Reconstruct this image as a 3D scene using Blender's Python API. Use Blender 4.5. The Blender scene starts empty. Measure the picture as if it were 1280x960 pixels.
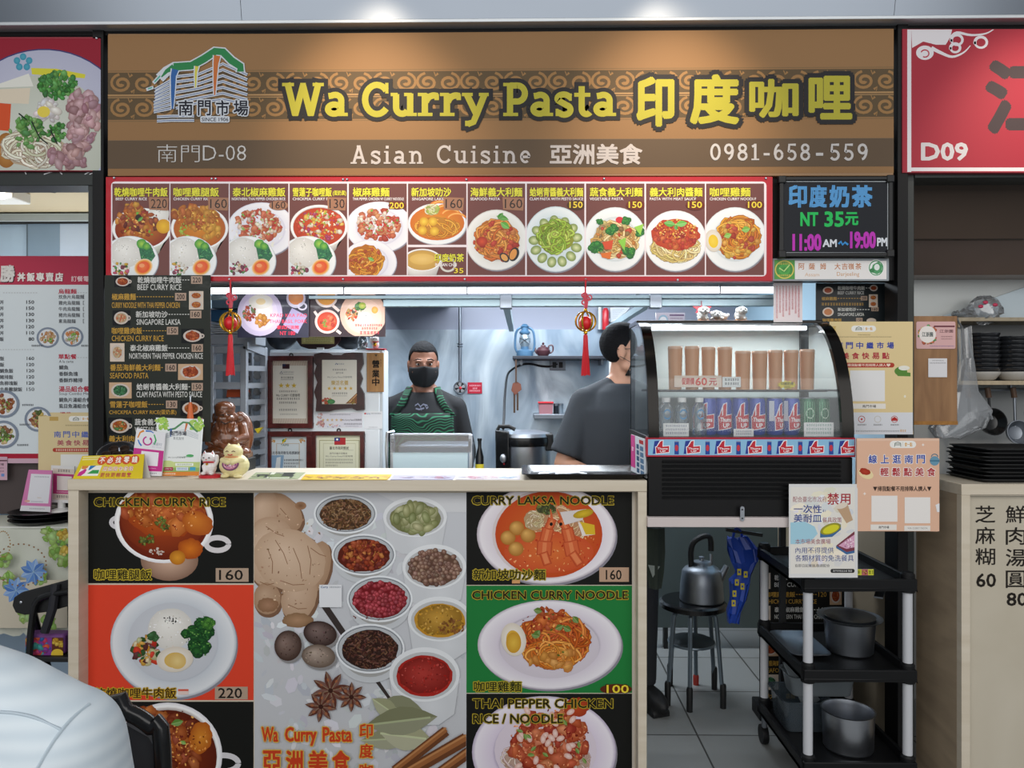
import bpy, bmesh, math, random
from mathutils import Vector, Matrix, Euler
from mathutils.bvhtree import BVHTree
R = random.Random(7)
SC = bpy.context.scene
COL = SC.collection
# ------------------------------------------------------------------ camera, world, light, exposure
F_PX, YAW, CAM_Z = 924.0, 0.0148, 1.5
cd = bpy.data.cameras.new('camera'); cd.sensor_width = 36.0; cd.lens = F_PX / 1280 * 36
cd.clip_start = 0.05; cd.clip_end = 60
cam = bpy.data.objects.new('camera', cd); COL.objects.link(cam)
cam.location = (0, 0, CAM_Z); cam.rotation_euler = (math.pi / 2, 0, YAW)
SC.camera = cam
SC.view_settings.view_transform = 'Standard'; SC.view_settings.look = 'None'
SC.view_settings.gamma = 1.0; SC.view_settings.exposure = 0.0
SC.view_settings.use_curve_mapping = False
wd = bpy.data.worlds.new('hall_air'); SC.world = wd; wd.use_nodes = True
wd.node_tree.nodes['Background'].inputs[0].default_value = (0.88, 0.93, 1.0, 1)
wd.node_tree.nodes['Background'].inputs[1].default_value = 0.31
def area(name, loc, size, power, col, aim=None, sy=None):
 d = bpy.data.lights.new(name, 'AREA'); d.shape = 'RECTANGLE'; d.size = size; d.size_y = sy or size
 d.energy = power; d.color = col
 o = bpy.data.objects.new(name, d); COL.objects.link(o); o.location = loc
 if aim is not None:
  o.rotation_euler = (Vector(aim) - Vector(loc)).to_track_quat('-Z', 'Y').to_euler()
 return o
def spot(name, loc, aim, power, col, ang, blend=1.0, rad=0.05):
 d = bpy.data.lights.new(name, 'SPOT'); d.energy = power; d.color = col
 d.spot_size = math.radians(ang); d.spot_blend = blend; d.shadow_soft_size = rad
 o = bpy.data.objects.new(name, d); COL.objects.link(o); o.location = loc
 o.rotation_euler = (Vector(aim) - Vector(loc)).to_track_quat('-Z', 'Y').to_euler()
 return o
area('hall_light', (0.0, -2.6, 3.4), 9.0, 250, (1.0, 0.98, 0.95), (0, 2.4, 1.2), 4.0)
spot('sign_spotlight', (-0.62, 2.05, 2.98), (-0.56, 2.8, 2.42), 44, (1.0, 0.80, 0.58), 62)
spot('sign_spotlight', (0.58, 2.05, 2.98), (0.55, 2.8, 2.42), 44, (1.0, 0.80, 0.58), 62)
spot('sign_spotlight', (1.98, 2.05, 2.98), (1.92, 2.8, 2.35), 44, (1.0, 0.85, 0.68), 62)
area('kitchen_light', (-0.1, 4.0, 2.28), 1.9, 62, (0.86, 0.93, 1.0), (-0.1, 4.0, 0), 0.5)
area('tube_light', (-0.12, 2.93, 1.845), 2.1, 9, (0.93, 0.97, 1.0), (-0.12, 3.03, 0), 0.03)
area('neighbour_fill', (-2.1, 3.5, 1.5), 1.0, 9, (1.0, 0.97, 0.9), (-2.1, 3.4, 3), 0.2)  # added upward fill hidden behind the price board; brightens the stall ceiling
area('fridge_light', (0.86, 2.90, 1.705), 0.55, 2.2, (0.95, 0.98, 1.0), (0.86, 2.86, 0), 0.04)
# ------------------------------------------------------------------ helpers
def ray(u, v):
 x, y = (u - 640.0) / F_PX, (480.0 - v) / F_PX
 c, s = math.cos(YAW), math.sin(YAW)
 return Vector((c * x - s, s * x + c, y))
def P(u, v, Y):
 d = ray(u, v); t = Y / d.y
 return Vector((d.x * t, Y, CAM_Z + d.z * t))
def PZ(u, v, z):
 d = ray(u, v); t = (z - CAM_Z) / d.z
 return Vector((d.x * t, d.y * t, z))
def X(u, Y): return P(u, 480, Y).x
def Z(v, Y, u=640): return P(u, v, Y).z
def PX(u, v, x):                       # point of a pixel ray on the plane X = x
 d = ray(u, v); t = x / d.x
 return Vector((x, d.y * t, CAM_Z + d.z * t))
def C(c):
 if isinstance(c, str):
  c = c.lstrip('#'); c = tuple(int(c[i:i + 2], 16) for i in (0, 2, 4))
 return tuple(((k / 255.0) / 12.92 if k / 255.0 <= 0.04045 else ((k / 255.0 + 0.055) / 1.055) ** 2.4) for k in c[:3])
def rgb(c):
 if isinstance(c, str):
  c = c.lstrip('#'); return tuple(int(c[i:i + 2], 16) for i in (0, 2, 4))
 return c
def mixc(a, b, t):
 a, b = rgb(a), rgb(b); return tuple(a[i] + (b[i] - a[i]) * t for i in range(3))
def vary(c, k=14, rr=None):
 rr = rr or R; d = rr.uniform(-k, k); c = rgb(c)
 return tuple(max(0, min(255, x + d + rr.uniform(-k / 3, k / 3))) for x in c)
MATS = {}
def mat(name, col, rough=0.5, metal=0.0, var=0.06, scale=8.0, bump=0.0, stretch=None, spec=0.5, emit=None, estr=0.0, coat=0.0, alpha=None, trans=0.0):
 if name in MATS: return MATS[name]
 m = bpy.data.materials.new(name); m.use_nodes = True; MATS[name] = m
 nt = m.node_tree; N = nt.nodes; L = nt.links; b = N['Principled BSDF']
 b.inputs['Roughness'].default_value = rough; b.inputs['Metallic'].default_value = metal
 b.inputs['Specular IOR Level'].default_value = spec; b.inputs['Coat Weight'].default_value = coat
 b.inputs['Coat Roughness'].default_value = 0.08
 c = C(col)
 b.inputs['Base Color'].default_value = (*c, 1)
 if trans: b.inputs['Transmission Weight'].default_value = trans; b.inputs['IOR'].default_value = 1.3
 if alpha is not None: b.inputs['Alpha'].default_value = alpha
 if emit: b.inputs['Emission Color'].default_value = (*C(emit), 1); b.inputs['Emission Strength'].default_value = estr
 if var or bump:
  tc = N.new('ShaderNodeTexCoord'); mp = N.new('ShaderNodeMapping'); nz = N.new('ShaderNodeTexNoise')
  L.new(tc.outputs['Object'], mp.inputs[0]); L.new(mp.outputs[0], nz.inputs['Vector'])
  mp.inputs['Scale'].default_value = stretch or (1, 1, 1)
  nz.inputs['Scale'].default_value = scale; nz.inputs['Detail'].default_value = 3
  if var:
   rp = N.new('ShaderNodeMix'); rp.data_type = 'RGBA'
   rp.inputs[6].default_value = (*[k * (1 - var) for k in c], 1); rp.inputs[7].default_value = (*[min(1, k * (1 + var)) for k in c], 1)
   L.new(nz.outputs[0], rp.inputs[0]); L.new(rp.outputs[2], b.inputs['Base Color'])
  if bump:
   bp = N.new('ShaderNodeBump'); bp.inputs['Strength'].default_value = bump; bp.inputs['Distance'].default_value = 0.01
   L.new(nz.outputs[0], bp.inputs['Height']); L.new(bp.outputs[0], b.inputs['Normal'])
 return m
def print_mat(name, rough=0.45, spec=0.4, coat=0.0, coatr=0.1, bump=0.0, bscale=30, trans=0):
 if name in MATS: return MATS[name]
 m = bpy.data.materials.new(name); m.use_nodes = True; MATS[name] = m
 nt = m.node_tree; N = nt.nodes; L = nt.links; b = N['Principled BSDF']
 a = N.new('ShaderNodeVertexColor'); a.layer_name = 'ink'
 L.new(a.outputs['Color'], b.inputs['Base Color'])
 b.inputs['Roughness'].default_value = rough; b.inputs['Specular IOR Level'].default_value = spec
 b.inputs['Coat Weight'].default_value = coat; b.inputs['Coat Roughness'].default_value = coatr
 if bump:
  nz = N.new('ShaderNodeTexNoise'); nz.inputs['Scale'].default_value = bscale
  bp = N.new('ShaderNodeBump'); bp.inputs['Strength'].default_value = bump; bp.inputs['Distance'].default_value = 0.02
  tc = N.new('ShaderNodeTexCoord'); L.new(tc.outputs['Object'], nz.inputs['Vector'])
  L.new(nz.outputs[0], bp.inputs['Height']); L.new(bp.outputs[0], b.inputs['Normal' if not coat else 'Coat Normal'])
 return m
INK = print_mat('printed_ink', 0.6, 0.18)
GLOSS = print_mat('laminated_print', 0.5, 0.2, 0.22, 0.12, 0.10, 14)
def glass_mat(name, tint=(1, 1, 1), rough=0.02, refl=0.12, haze=0.0, hazecol='dfe8ee'):
 if name in MATS: return MATS[name]
 m = bpy.data.materials.new(name); m.use_nodes = True; MATS[name] = m
 nt = m.node_tree; N = nt.nodes; L = nt.links; N.remove(N['Principled BSDF']); out = N['Material Output']
 t = N.new('ShaderNodeBsdfTransparent'); t.inputs[0].default_value = (*tint, 1)
 g = N.new('ShaderNodeBsdfGlossy'); g.inputs['Roughness'].default_value = rough
 fr = N.new('ShaderNodeFresnel'); fr.inputs[0].default_value = 1.5
 mul = N.new('ShaderNodeMath'); mul.operation = 'ADD'; mul.inputs[1].default_value = refl
 L.new(fr.outputs[0], mul.inputs[0])
 mx = N.new('ShaderNodeMixShader'); L.new(mul.outputs[0], mx.inputs[0]); L.new(t.outputs[0], mx.inputs[1]); L.new(g.outputs[0], mx.inputs[2])
 last = mx
 if haze:
  df = N.new('ShaderNodeBsdfDiffuse'); df.inputs[0].default_value = (*C(hazecol), 1)
  m2 = N.new('ShaderNodeMixShader'); m2.inputs[0].default_value = haze
  L.new(mx.outputs[0], m2.inputs[1]); L.new(df.outputs[0], m2.inputs[2]); last = m2
 L.new(last.outputs[0], out.inputs[0])
 return m
def wood_mat(name, col, dark, scale=3.0, stretch=(1, 1, 12), rough=0.5):
 if name in MATS: return MATS[name]
 m = bpy.data.materials.new(name); m.use_nodes = True; MATS[name] = m
 nt = m.node_tree; N = nt.nodes; L = nt.links; b = N['Principled BSDF']
 tc = N.new('ShaderNodeTexCoord'); mp = N.new('ShaderNodeMapping'); nz = N.new('ShaderNodeTexNoise')
 mp.inputs['Scale'].default_value = stretch; nz.inputs['Scale'].default_value = scale; nz.inputs['Detail'].default_value = 6
 nz.inputs['Distortion'].default_value = 0.6
 L.new(tc.outputs['Object'], mp.inputs[0]); L.new(mp.outputs[0], nz.inputs['Vector'])
 cr = N.new('ShaderNodeValToRGB'); cr.color_ramp.elements[0].position = 0.3; cr.color_ramp.elements[1].position = 0.7
 cr.color_ramp.elements[0].color = (*C(dark), 1); cr.color_ramp.elements[1].color = (*C(col), 1)
 L.new(nz.outputs[0], cr.inputs[0]); L.new(cr.outputs[0], b.inputs['Base Color']); b.inputs['Roughness'].default_value = rough
 return m
# ---- objects
def tag(o, label=None, cat=None, group=None, kind=None):
 if label: o['label'] = label
 if cat: o['category'] = cat
 if group: o['group'] = group
 if kind: o['kind'] = kind
 return o
def thing(name, label, cat, loc=(0, 0, 0), group=None):
 o = bpy.data.objects.new(name, None); COL.objects.link(o); o.location = loc; o.empty_display_size = 0.05
 return tag(o, label, cat, group)
def wloc(o):
 l = Vector((0, 0, 0))
 while o is not None: l = l + Vector(o.location); o = o.parent
 return l
def link(name, me, m, parent=None, loc=None, label=None, smooth=0.6):
 """me holds world coordinates; origin goes to the parent's place, or to LOC, or to the base centre"""
 o = bpy.data.objects.new(name, me); COL.objects.link(o)
 if parent is not None: org = wloc(parent); o.parent = parent
 else:
  if loc is None:
   vs = [v.co for v in me.vertices]
   loc = ((min(v.x for v in vs) + max(v.x for v in vs)) / 2, (min(v.y for v in vs) + max(v.y for v in vs)) / 2, min(v.z for v in vs))
  org = Vector(loc); o.location = org
 me.transform(Matrix.Translation(-org))
 for k in (m if isinstance(m, (list, tuple)) else [m]): me.materials.append(k)
 if smooth is not None and len(me.polygons):
  me.polygons.foreach_set('use_smooth', [True] * len(me.polygons))
  me.set_sharp_from_angle(angle=smooth)
 if label: o['label'] = label
 return o
def frame_axes(d):
 d = d.normalized(); a = Vector((0, 0, 1)) if abs(d.z) < 0.9 else Vector((1, 0, 0))
 x = d.cross(a).normalized(); return x, d.cross(x).normalized()
class MB:
 def __init__(s): s.v = []; s.f = []; s.m = []; s.mi = 0
 def add(s, vs, fs):
  n = len(s.v); s.v += [Vector(p) for p in vs]; s.f += [tuple(i + n for i in f) for f in fs]; s.m += [s.mi] * len(fs); return s
 def box(s, x0, x1, y0, y1, z0, z1):
  x0, x1 = min(x0, x1), max(x0, x1); y0, y1 = min(y0, y1), max(y0, y1); z0, z1 = min(z0, z1), max(z0, z1)
  return s.add([(x0, y0, z0), (x1, y0, z0), (x1, y1, z0), (x0, y1, z0), (x0, y0, z1), (x1, y0, z1), (x1, y1, z1), (x0, y1, z1)],
      [(3, 2, 1, 0), (4, 5, 6, 7), (0, 1, 5, 4), (1, 2, 6, 5), (2, 3, 7, 6), (3, 0, 4, 7)])
 def hexa(s, b, t):                      # two quads, bottom and top
  return s.add(list(b) + list(t), [(3, 2, 1, 0), (4, 5, 6, 7), (0, 1, 5, 4), (1, 2, 6, 5), (2, 3, 7, 6), (3, 0, 4, 7)])
 def slab(s, q, th):                     # quad q (world corners, in order) pushed back by th along its normal
  q = [Vector(p) for p in q]; n = (q[1] - q[0]).cross(q[3] - q[0]).normalized()
  if n.y < 0: n = -n
  return s.hexa([p for p in q], [p + n * th for p in q])
 def bar(s, a, b, w, h=None):
  a, b = Vector(a), Vector(b); h = h or w; x, y = frame_axes(b - a)
  o = [x * (w / 2) * i + y * (h / 2) * j for i, j in ((-1, -1), (1, -1), (1, 1), (-1, 1))]
  return s.hexa([a + k for k in o], [b + k for k in o])
 def tube(s, path, r, n=10, cap=True, closed=False):
  path = [Vector(p) for p in path]; k = len(path); rs = r if isinstance(r, (list, tuple)) else [r] * k
  vs, fs = [], []; px = None
  for i, p in enumerate(path):
   if closed: d = path[(i + 1) % k] - path[i - 1]
   else: d = path[min(i + 1, k - 1)] - path[max(i - 1, 0)]
   d.normalize()
   if px is None: x, y = frame_axes(d)
   else:
    x = (px - d * px.dot(d)); x = x.normalized() if x.length > 1e-6 else frame_axes(d)[0]; y = d.cross(x)
   px = x
   vs += [p + x * math.cos(2 * math.pi * j / n) * rs[i] + y * math.sin(2 * math.pi * j / n) * rs[i] for j in range(n)]
  for i in range(k if closed else k - 1):
   a, b = i * n, ((i + 1) % k) * n
   fs += [(a + j, a + (j + 1) % n, b + (j + 1) % n, b + j) for j in range(n)]
  if cap and not closed: fs += [tuple(range(n - 1, -1, -1)), tuple(range((k - 1) * n, k * n))]
  return s.add(vs, fs)
 def lathe(s, prof, c, n=24, axis=(0, 0, 1), sx=1.0, sy=1.0, cap=True):
  c = Vector(c); ax = Vector(axis).normalized()
  if ax.z > 0.99: x, y = Vector((1, 0, 0)), Vector((0, 1, 0))
  else: x, y = frame_axes(ax)
  vs, fs = [], []; k = len(prof)
  for r, h in prof:
   vs += [c + ax * h + x * (r * sx * math.cos(2 * math.pi * j / n)) + y * (r * sy * math.sin(2 * math.pi * j / n)) for j in range(n)]
  for i in range(k - 1):
   fs += [(i * n + j, i * n + (j + 1) % n, (i + 1) * n + (j + 1) % n, (i + 1) * n + j) for j in range(n)]
  if cap:
   if prof[0][0] > 1e-5: fs.append(tuple(range(n - 1, -1, -1)))
   if prof[-1][0] > 1e-5: fs.append(tuple(range((k - 1) * n, k * n)))
  return s.add(vs, fs)
 def ell(s, c, r, n=16, rot=None):
  c = Vector(c); r = r if isinstance(r, (list, tuple)) else (r, r, r); vs, fs = [], []; k = max(6, n // 2)
  M = Euler(rot).to_matrix() if rot else Matrix.Identity(3)
  for i in range(k + 1):
   t = math.pi * i / k
   for j in range(n):
    p = 2 * math.pi * j / n
    vs.append(c + M @ Vector((r[0] * math.sin(t) * math.cos(p), r[1] * math.sin(t) * math.sin(p), -r[2] * math.cos(t))))
  for i in range(k): fs += [(i * n + j, i * n + (j + 1) % n, (i + 1) * n + (j + 1) % n, (i + 1) * n + j) for j in range(n)]
  return s.add(vs, fs)
 def loft(s, rings, cap=True):           # rings: lists of equal length
  n = len(rings[0]); vs, fs = [], []
  for r in rings: vs += list(r)
  for i in range(len(rings) - 1): fs += [(i * n + j, i * n + (j + 1) % n, (i + 1) * n + (j + 1) % n, (i + 1) * n + j) for j in range(n)]
  if cap: fs += [tuple(range(n - 1, -1, -1)), tuple(range((len(rings) - 1) * n, len(rings) * n))]
  return s.add(vs, fs)
 def prism(s, pts, off):                 # flat outline (world) extruded by off
  off = Vector(off); pts = [Vector(p) for p in pts]; n = len(pts)
  return s.add(pts + [p + off for p in pts], [tuple(range(n)), tuple(range(2 * n - 1, n - 1, -1))] + [(i, (i + 1) % n, n + (i + 1) % n, n + i) for i in range(n)])
 def torus(s, c, Rr, r, axis=(0, 0, 1), n=24, k=8):
  x, y = frame_axes(Vector(axis)); c = Vector(c)
  return s.tube([c + x * Rr * math.cos(2 * math.pi * i / n) + y * Rr * math.sin(2 * math.pi * i / n) for i in range(n)], r, k, closed=True)
 def mesh(s, name='m'):
  me = bpy.data.meshes.new(name); me.from_pydata([tuple(v) for v in s.v], [], s.f); me.validate()
  bm = bmesh.new(); bm.from_mesh(me); bmesh.ops.remove_doubles(bm, verts=bm.verts, dist=1e-6); bmesh.ops.recalc_face_normals(bm, faces=bm.faces); bm.to_mesh(me); bm.free()
  return me
 def build(s, name, m, parent=None, label=None, bevel=0.0, smooth=0.6, loc=None, seg=2, sub=0):
  me = s.mesh(name); mi = s.m
  if len(set(mi)) > 1 and len(me.polygons) == len(mi): me.polygons.foreach_set('material_index', mi)
  o = link(name, me, m, parent, loc, label, smooth)
  if bevel:
   b = o.modifiers.new('bevel', 'BEVEL'); b.width = bevel; b.segments = seg; b.limit_method = 'ANGLE'; b.angle_limit = 0.6
  if sub:
   b = o.modifiers.new('subsurf', 'SUBSURF'); b.levels = sub; b.render_levels = sub
  return o
def struct(o): o['kind'] = 'structure'; return o
def copy_tree(o, parent=None):
 c = o.copy(); COL.objects.link(c); c.parent = parent
 for ch in list(o.children): copy_tree(ch, c)
 return c
# ---- flat printing: polygons in photo units laid on a real plane, each with its own ink colour
def front(Y): return lambda u, v, h: P(u, v, Y) + Vector((0, -h, 0))
def quadmap(c00, c10, c11, c01, x0, y0, x1, y1):
 c00, c10, c11, c01 = [Vector(c) for c in (c00, c10, c11, c01)]
 n = (c10 - c00).cross(c01 - c00).normalized()
 if n.dot(c00 - Vector((0, 0, CAM_Z))) > 0: n = -n
 def f(u, v, h):
  a, b = (u - x0) / (x1 - x0), (v - y0) / (y1 - y0)
  return c00 * (1 - a) * (1 - b) + c10 * a * (1 - b) + c11 * a * b + c01 * (1 - a) * b + n * h
 return f
TXT = {}
def glyphs(s, bold):
 k = (s, bold)
 if k not in TXT:
  c = bpy.data.curves.new('t', 'FONT'); c.body = s; c.resolution_u = 2; c.offset = bold
  o = bpy.data.objects.new('t', c); me = bpy.data.meshes.new_from_object(o)
  TXT[k] = ([(v.co.x, v.co.y) for v in me.vertices], [tuple(p.vertices) for p in me.polygons])
  bpy.data.objects.remove(o); bpy.data.curves.remove(c); bpy.data.meshes.remove(me)
 return TXT[k]
class Ink:
 def __init__(s, mp, h=0.0006, eps=4e-6, seed=1):
  s.mp = mp; s.h = h; s.eps = eps; s.v = []; s.c = []; s.f = []; s.box = None; s.r = random.Random(seed)
 def clip(s, *b): s.box = b if b else None; return s
 def _put(s, pts, cols):
  if s.box:
   x0, y0, x1, y1 = s.box
   for ax, lim, sg in ((0, x0, 1), (0, x1, -1), (1, y0, 1), (1, y1, -1)):
    o, oc = [], []
    for i in range(len(pts)):
     a, b = pts[i - 1], pts[i]; ca, cb = cols[i - 1], cols[i]
     ia, ib = (a[ax] - lim) * sg >= 0, (b[ax] - lim) * sg >= 0
     if ia != ib:
      t = (lim - a[ax]) / (b[ax] - a[ax]); o.append((a[0] + (b[0] - a[0]) * t, a[1] + (b[1] - a[1]) * t)); oc.append(tuple(ca[k] + (cb[k] - ca[k]) * t for k in range(3)))
     if ib: o.append(b); oc.append(cb)
    pts, cols = o, oc
    if len(pts) < 3: return
  n = len(s.v); s.v += [s.mp(p[0], p[1], s.h) for p in pts]; s.c += cols; s.f.append(tuple(range(n, n + len(pts))))
 def poly(s, pts, col, cols=None):
  s.h += s.eps; s._put(list(pts), [C(k) for k in cols] if cols else [C(col)] * len(pts)); return s
 def rect(s, x0, y0, x1, y1, col, bot=None):
  return s.poly([(x0, y0), (x1, y0), (x1, y1), (x0, y1)], col, [col, col, bot, bot] if bot else None)
 def rrect(s, x0, y0, x1, y1, r, col):
  pts = []
  for cx, cy, a in ((x1 - r, y0 + r, -90), (x1 - r, y1 - r, 0), (x0 + r, y1 - r, 90), (x0 + r, y0 + r, 180)):
   pts += [(cx + r * math.cos(math.radians(a + k * 30)), cy + r * math.sin(math.radians(a + k * 30))) for k in range(4)]
  return s.poly(pts, col)
 def ell(s, cx, cy, rx, ry, col, edge=None, rot=0.0, n=28, wob=0.0, off=(0, 0), stops=None):
  """filled ellipse, optional colour at its rim, or stops [(radius share, colour)...] from the middle out"""
  s.h += s.eps; cr, sr = math.cos(rot), math.sin(rot); ww = [1 + s.r.uniform(-wob, wob) for _ in range(n)]
  st = stops or [(0, col), (1, edge or col)]
  def pt(k, j):
   a = 2 * math.pi * j / n; x, y = rx * k * math.cos(a) * ww[j % n], ry * k * math.sin(a) * ww[j % n]
   return (cx + x * cr - y * sr + off[0] * (1 - k), cy + x * sr + y * cr + off[1] * (1 - k))
  for (k0, c0), (k1, c1) in zip(st, st[1:]):
   a0, a1 = C(c0), C(c1)
   for j in range(n):
    if k0 == 0: s._put([pt(0, 0), pt(k1, j), pt(k1, j + 1)], [a0, a1, a1])
    else: s._put([pt(k0, j), pt(k1, j), pt(k1, j + 1), pt(k0, j + 1)], [a0, a1, a1, a0])
  return s
 def ring(s, cx, cy, rx, ry, w, col, n=28, a0=0, a1=360, rot=0):
  pts = []
  for i in range(n + 1):
   a = math.radians(a0 + (a1 - a0) * i / n); x, y = rx * math.cos(a), ry * math.sin(a)
   pts.append((cx + x * math.cos(rot) - y * math.sin(rot), cy + x * math.sin(rot) + y * math.cos(rot)))
  return s.line(pts, w, col)
 def line(s, pts, w, col, w2=None, ext=0.0):
  s.h += s.eps; k = len(pts); L, Rr = [], []; c = C(col)
  pts = [tuple(p) for p in pts]
  if ext:
   def push(a, b):
    d = math.hypot(a[0] - b[0], a[1] - b[1]) or 1; return (a[0] + (a[0] - b[0]) / d * ext, a[1] + (a[1] - b[1]) / d * ext)
   pts[0], pts[-1] = push(pts[0], pts[1]), push(pts[-1], pts[-2])
  for i, p in enumerate(pts):
   a, b = pts[max(0, i - 1)], pts[min(k - 1, i + 1)]; dx, dy = b[0] - a[0], b[1] - a[1]; d = math.hypot(dx, dy) or 1
   ww = (w + ((w2 - w) * i / (k - 1) if w2 is not None else 0)) / 2
   L.append((p[0] - dy / d * ww, p[1] + dx / d * ww)); Rr.append((p[0] + dy / d * ww, p[1] - dx / d * ww))
  for i in range(k - 1): s._put([L[i], L[i + 1], Rr[i + 1], Rr[i]], [c] * 4)
  return s
 def text(s, t, x0, y0, x1, y1, col, bold=0.0, dirs=None):
  """fits the words to a box; BOLD (share of the box height) thickens every stroke by laying the same ink around it"""
  vs, fs = glyphs(t, min(bold, 0.0)); c = C(col)
  if not vs: return s
  ax, bx = min(v[0] for v in vs), max(v[0] for v in vs); ay, by = min(v[1] for v in vs), max(v[1] for v in vs)
  s.h += s.eps; g = max(bold, 0.0) * (y1 - y0); n8 = dirs or (12 if bold > .05 else 4)
  x0, x1, y0, y1 = x0 + g, x1 - g, y0 + g, y1 - g
  q = [(x0 + (v[0] - ax) / (bx - ax or 1) * (x1 - x0), y1 - (v[1] - ay) / (by - ay or 1) * (y1 - y0)) for v in vs]
  for i in range(n8 if g else 1):
   s.h += s.eps
   dx, dy = (g * math.cos(6.2832 * (i + .5) / n8), g * math.sin(6.2832 * (i + .5) / n8)) if g else (0, 0)
   if s.box:
    for f in fs: s._put([(q[j][0] + dx, q[j][1] + dy) for j in f], [c] * len(f))
   else:
    n = len(s.v); s.v += [s.mp(p[0] + dx, p[1] + dy, s.h) for p in q]; s.c += [c] * len(q); s.f += [tuple(j + n for j in f) for f in fs]
  return s
 def vtext(s, t, x, y0, y1, w, col, bold=0.0):
  k = (y1 - y0) / len(t)
  for i, ch in enumerate(t): s.text(ch, x - w / 2, y0 + i * k + k * .06, x + w / 2, y0 + (i + 1) * k - k * .06, col, bold)
  return s
 def fake(s, x0, y0, x1, y1, col, seed=0):     # small print too fine to read: a row of short strokes
  rr = random.Random(seed + int(x0 * 7 + y0 * 13)); x = x0; hh = y1 - y0; s.h += s.eps; c = C(col)
  while x < x1:
   w = hh * rr.uniform(.5, .85)
   for k in range(3):
    yy = y0 + hh * (k / 3 + rr.uniform(0, .1)); s._put([(x, yy), (min(x + w, x1), yy), (min(x + w, x1), yy + hh * .14), (x, yy + hh * .14)], [c] * 4)
   xx = x + w * rr.uniform(.2, .7); s._put([(xx, y0), (xx + hh * .14, y0), (xx + hh * .14, y1), (xx, y1)], [c] * 4)
   x += w + hh * .28
  return s
 # ---- food
 def plate(s, cx, cy, rx, ry, base='eceaf2', rim='d3d2de', n=40):
  s.ell(cx + rx * .02, cy + ry * .04, rx, ry, '8a8792', n=n)
  s.ell(cx, cy, rx, ry, base, stops=[(0, base), (.62, mixc(base, rim, .35)), (.68, rim), (.72, base), (.95, mixc(base, '#ffffff', .5)), (1, rim)], n=n); return s
 def noodles(s, cx, cy, rx, ry, cols, n=60, w=2.2):
  s.ell(cx, cy, rx * .9, ry * .9, mixc(cols[0], '#5a2000', .3), wob=.07)
  for _ in range(n):
   a = s.r.uniform(0, 6.28); k = math.sqrt(s.r.random()) * .88; x, y = cx + rx * k * math.cos(a), cy + ry * k * math.sin(a)
   L = s.r.uniform(.45, 1.2) * rx; b = a + 1.57 + s.r.uniform(-.9, .9); cv = s.r.uniform(1.0, 3.4); pts = []
   for i in range(7):
    pts.append((x, y)); x += math.cos(b) * L / 6; y += math.sin(b) * L / 6 * .8; b += cv / 6
    d = math.hypot((x - cx) / rx, (y - cy) / ry)
    if d > .93: b += .9; x = cx + (x - cx) * .94 / d; y = cy + (y - cy) * .94 / d
   c = vary(s.r.choice(cols), 14, s.r); s.line(pts, w * 1.25, mixc(c, '#401500', .45)); s.line(pts, w * .8, c)
  return s
 def chunks(s, cx, cy, rx, ry, cols, n=24, size=5, k0=0.0, hi=True):
  for _ in range(n):
   a = s.r.uniform(0, 6.28); k = math.sqrt(s.r.uniform(k0, 1)) * .95; x, y = cx + rx * k * math.cos(a), cy + ry * k * math.sin(a)
   z = size * s.r.uniform(.6, 1.3); c = vary(s.r.choice(cols), 16, s.r)
   s.ell(x, y, z, z * s.r.uniform(.5, .95), mixc(c, '#ffffff', .12 if hi else 0), mixc(c, '#280a00', .27), s.r.uniform(0, 3), 9, .22, off=(-z * .2, -z * .25))
  return s
 def flecks(s, cx, cy, rx, ry, cols, n=40, size=1.0):
  for _ in range(n):
   a = s.r.uniform(0, 6.28); k = math.sqrt(s.r.random()); x, y = cx + rx * k * math.cos(a), cy + ry * k * math.sin(a); z = size * s.r.uniform(.5, 1.3)
   s.ell(x, y, z, z * s.r.uniform(.35, .8), vary(s.r.choice(cols), 12, s.r), rot=s.r.uniform(0, 3), n=6)
  return s
 def leaf(s, x, y, L, w, a, col):
  up, dn = [], []
  for i in range(7):
   t = i / 6; d = math.sin(math.pi * t) * w / 2
   px, py = x + math.cos(a) * L * t, y + math.sin(a) * L * t
   up.append((px - math.sin(a) * d, py + math.cos(a) * d)); dn.append((px + math.sin(a) * d, py - math.cos(a) * d))
  s.poly(up + dn[::-1][1:-1], col); s.poly(up[:] + [((u[0] + d[0]) / 2, (u[1] + d[1]) / 2) for u, d in zip(up, dn)][::-1][1:-1], mixc(col, '#ffffff', .16))
  return s.line([(x, y), (x + math.cos(a) * L * .9, y + math.sin(a) * L * .9)], w * .07, mixc(col, '#eeffcc', .4))
 def broccoli(s, x, y, r, stem=True, top='2f7a33', dark='14401f'):
  if stem: s.poly([(x - r * .25, y + r * .2), (x + r * .3, y + r * .2), (x + r * .2, y + r * 1.15), (x - r * .15, y + r * 1.1)], '9cb75a')
  for i in range(9):
   a = s.r.uniform(0, 6.28); k = s.r.uniform(.2, .62); s.ell(x + r * k * math.cos(a), y + r * k * math.sin(a) * .8, r * .48, r * .42, top, dark, n=10, wob=.12, off=(-r * .1, -r * .15))
  return s.flecks(x, y, r * .85, r * .7, [mixc(top, '#b8e070', .35), dark, top], 34, r * .09)
 def rice(s, cx, cy, rx, ry):
  s.ell(cx, cy, rx, ry, 'f6f4ee', 'd8d5cf', n=26, wob=.03, off=(-rx * .15, -ry * .25)); s.flecks(cx, cy, rx * .92, ry * .9, ['ffffff', 'e4e1da', 'd6d2c8'], int(rx * 2.2), max(.7, rx * .045))
  return s.flecks(cx, cy - ry * .4, rx * .25, ry * .2, ['222222'], 8, max(.5, rx * .025))
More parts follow.
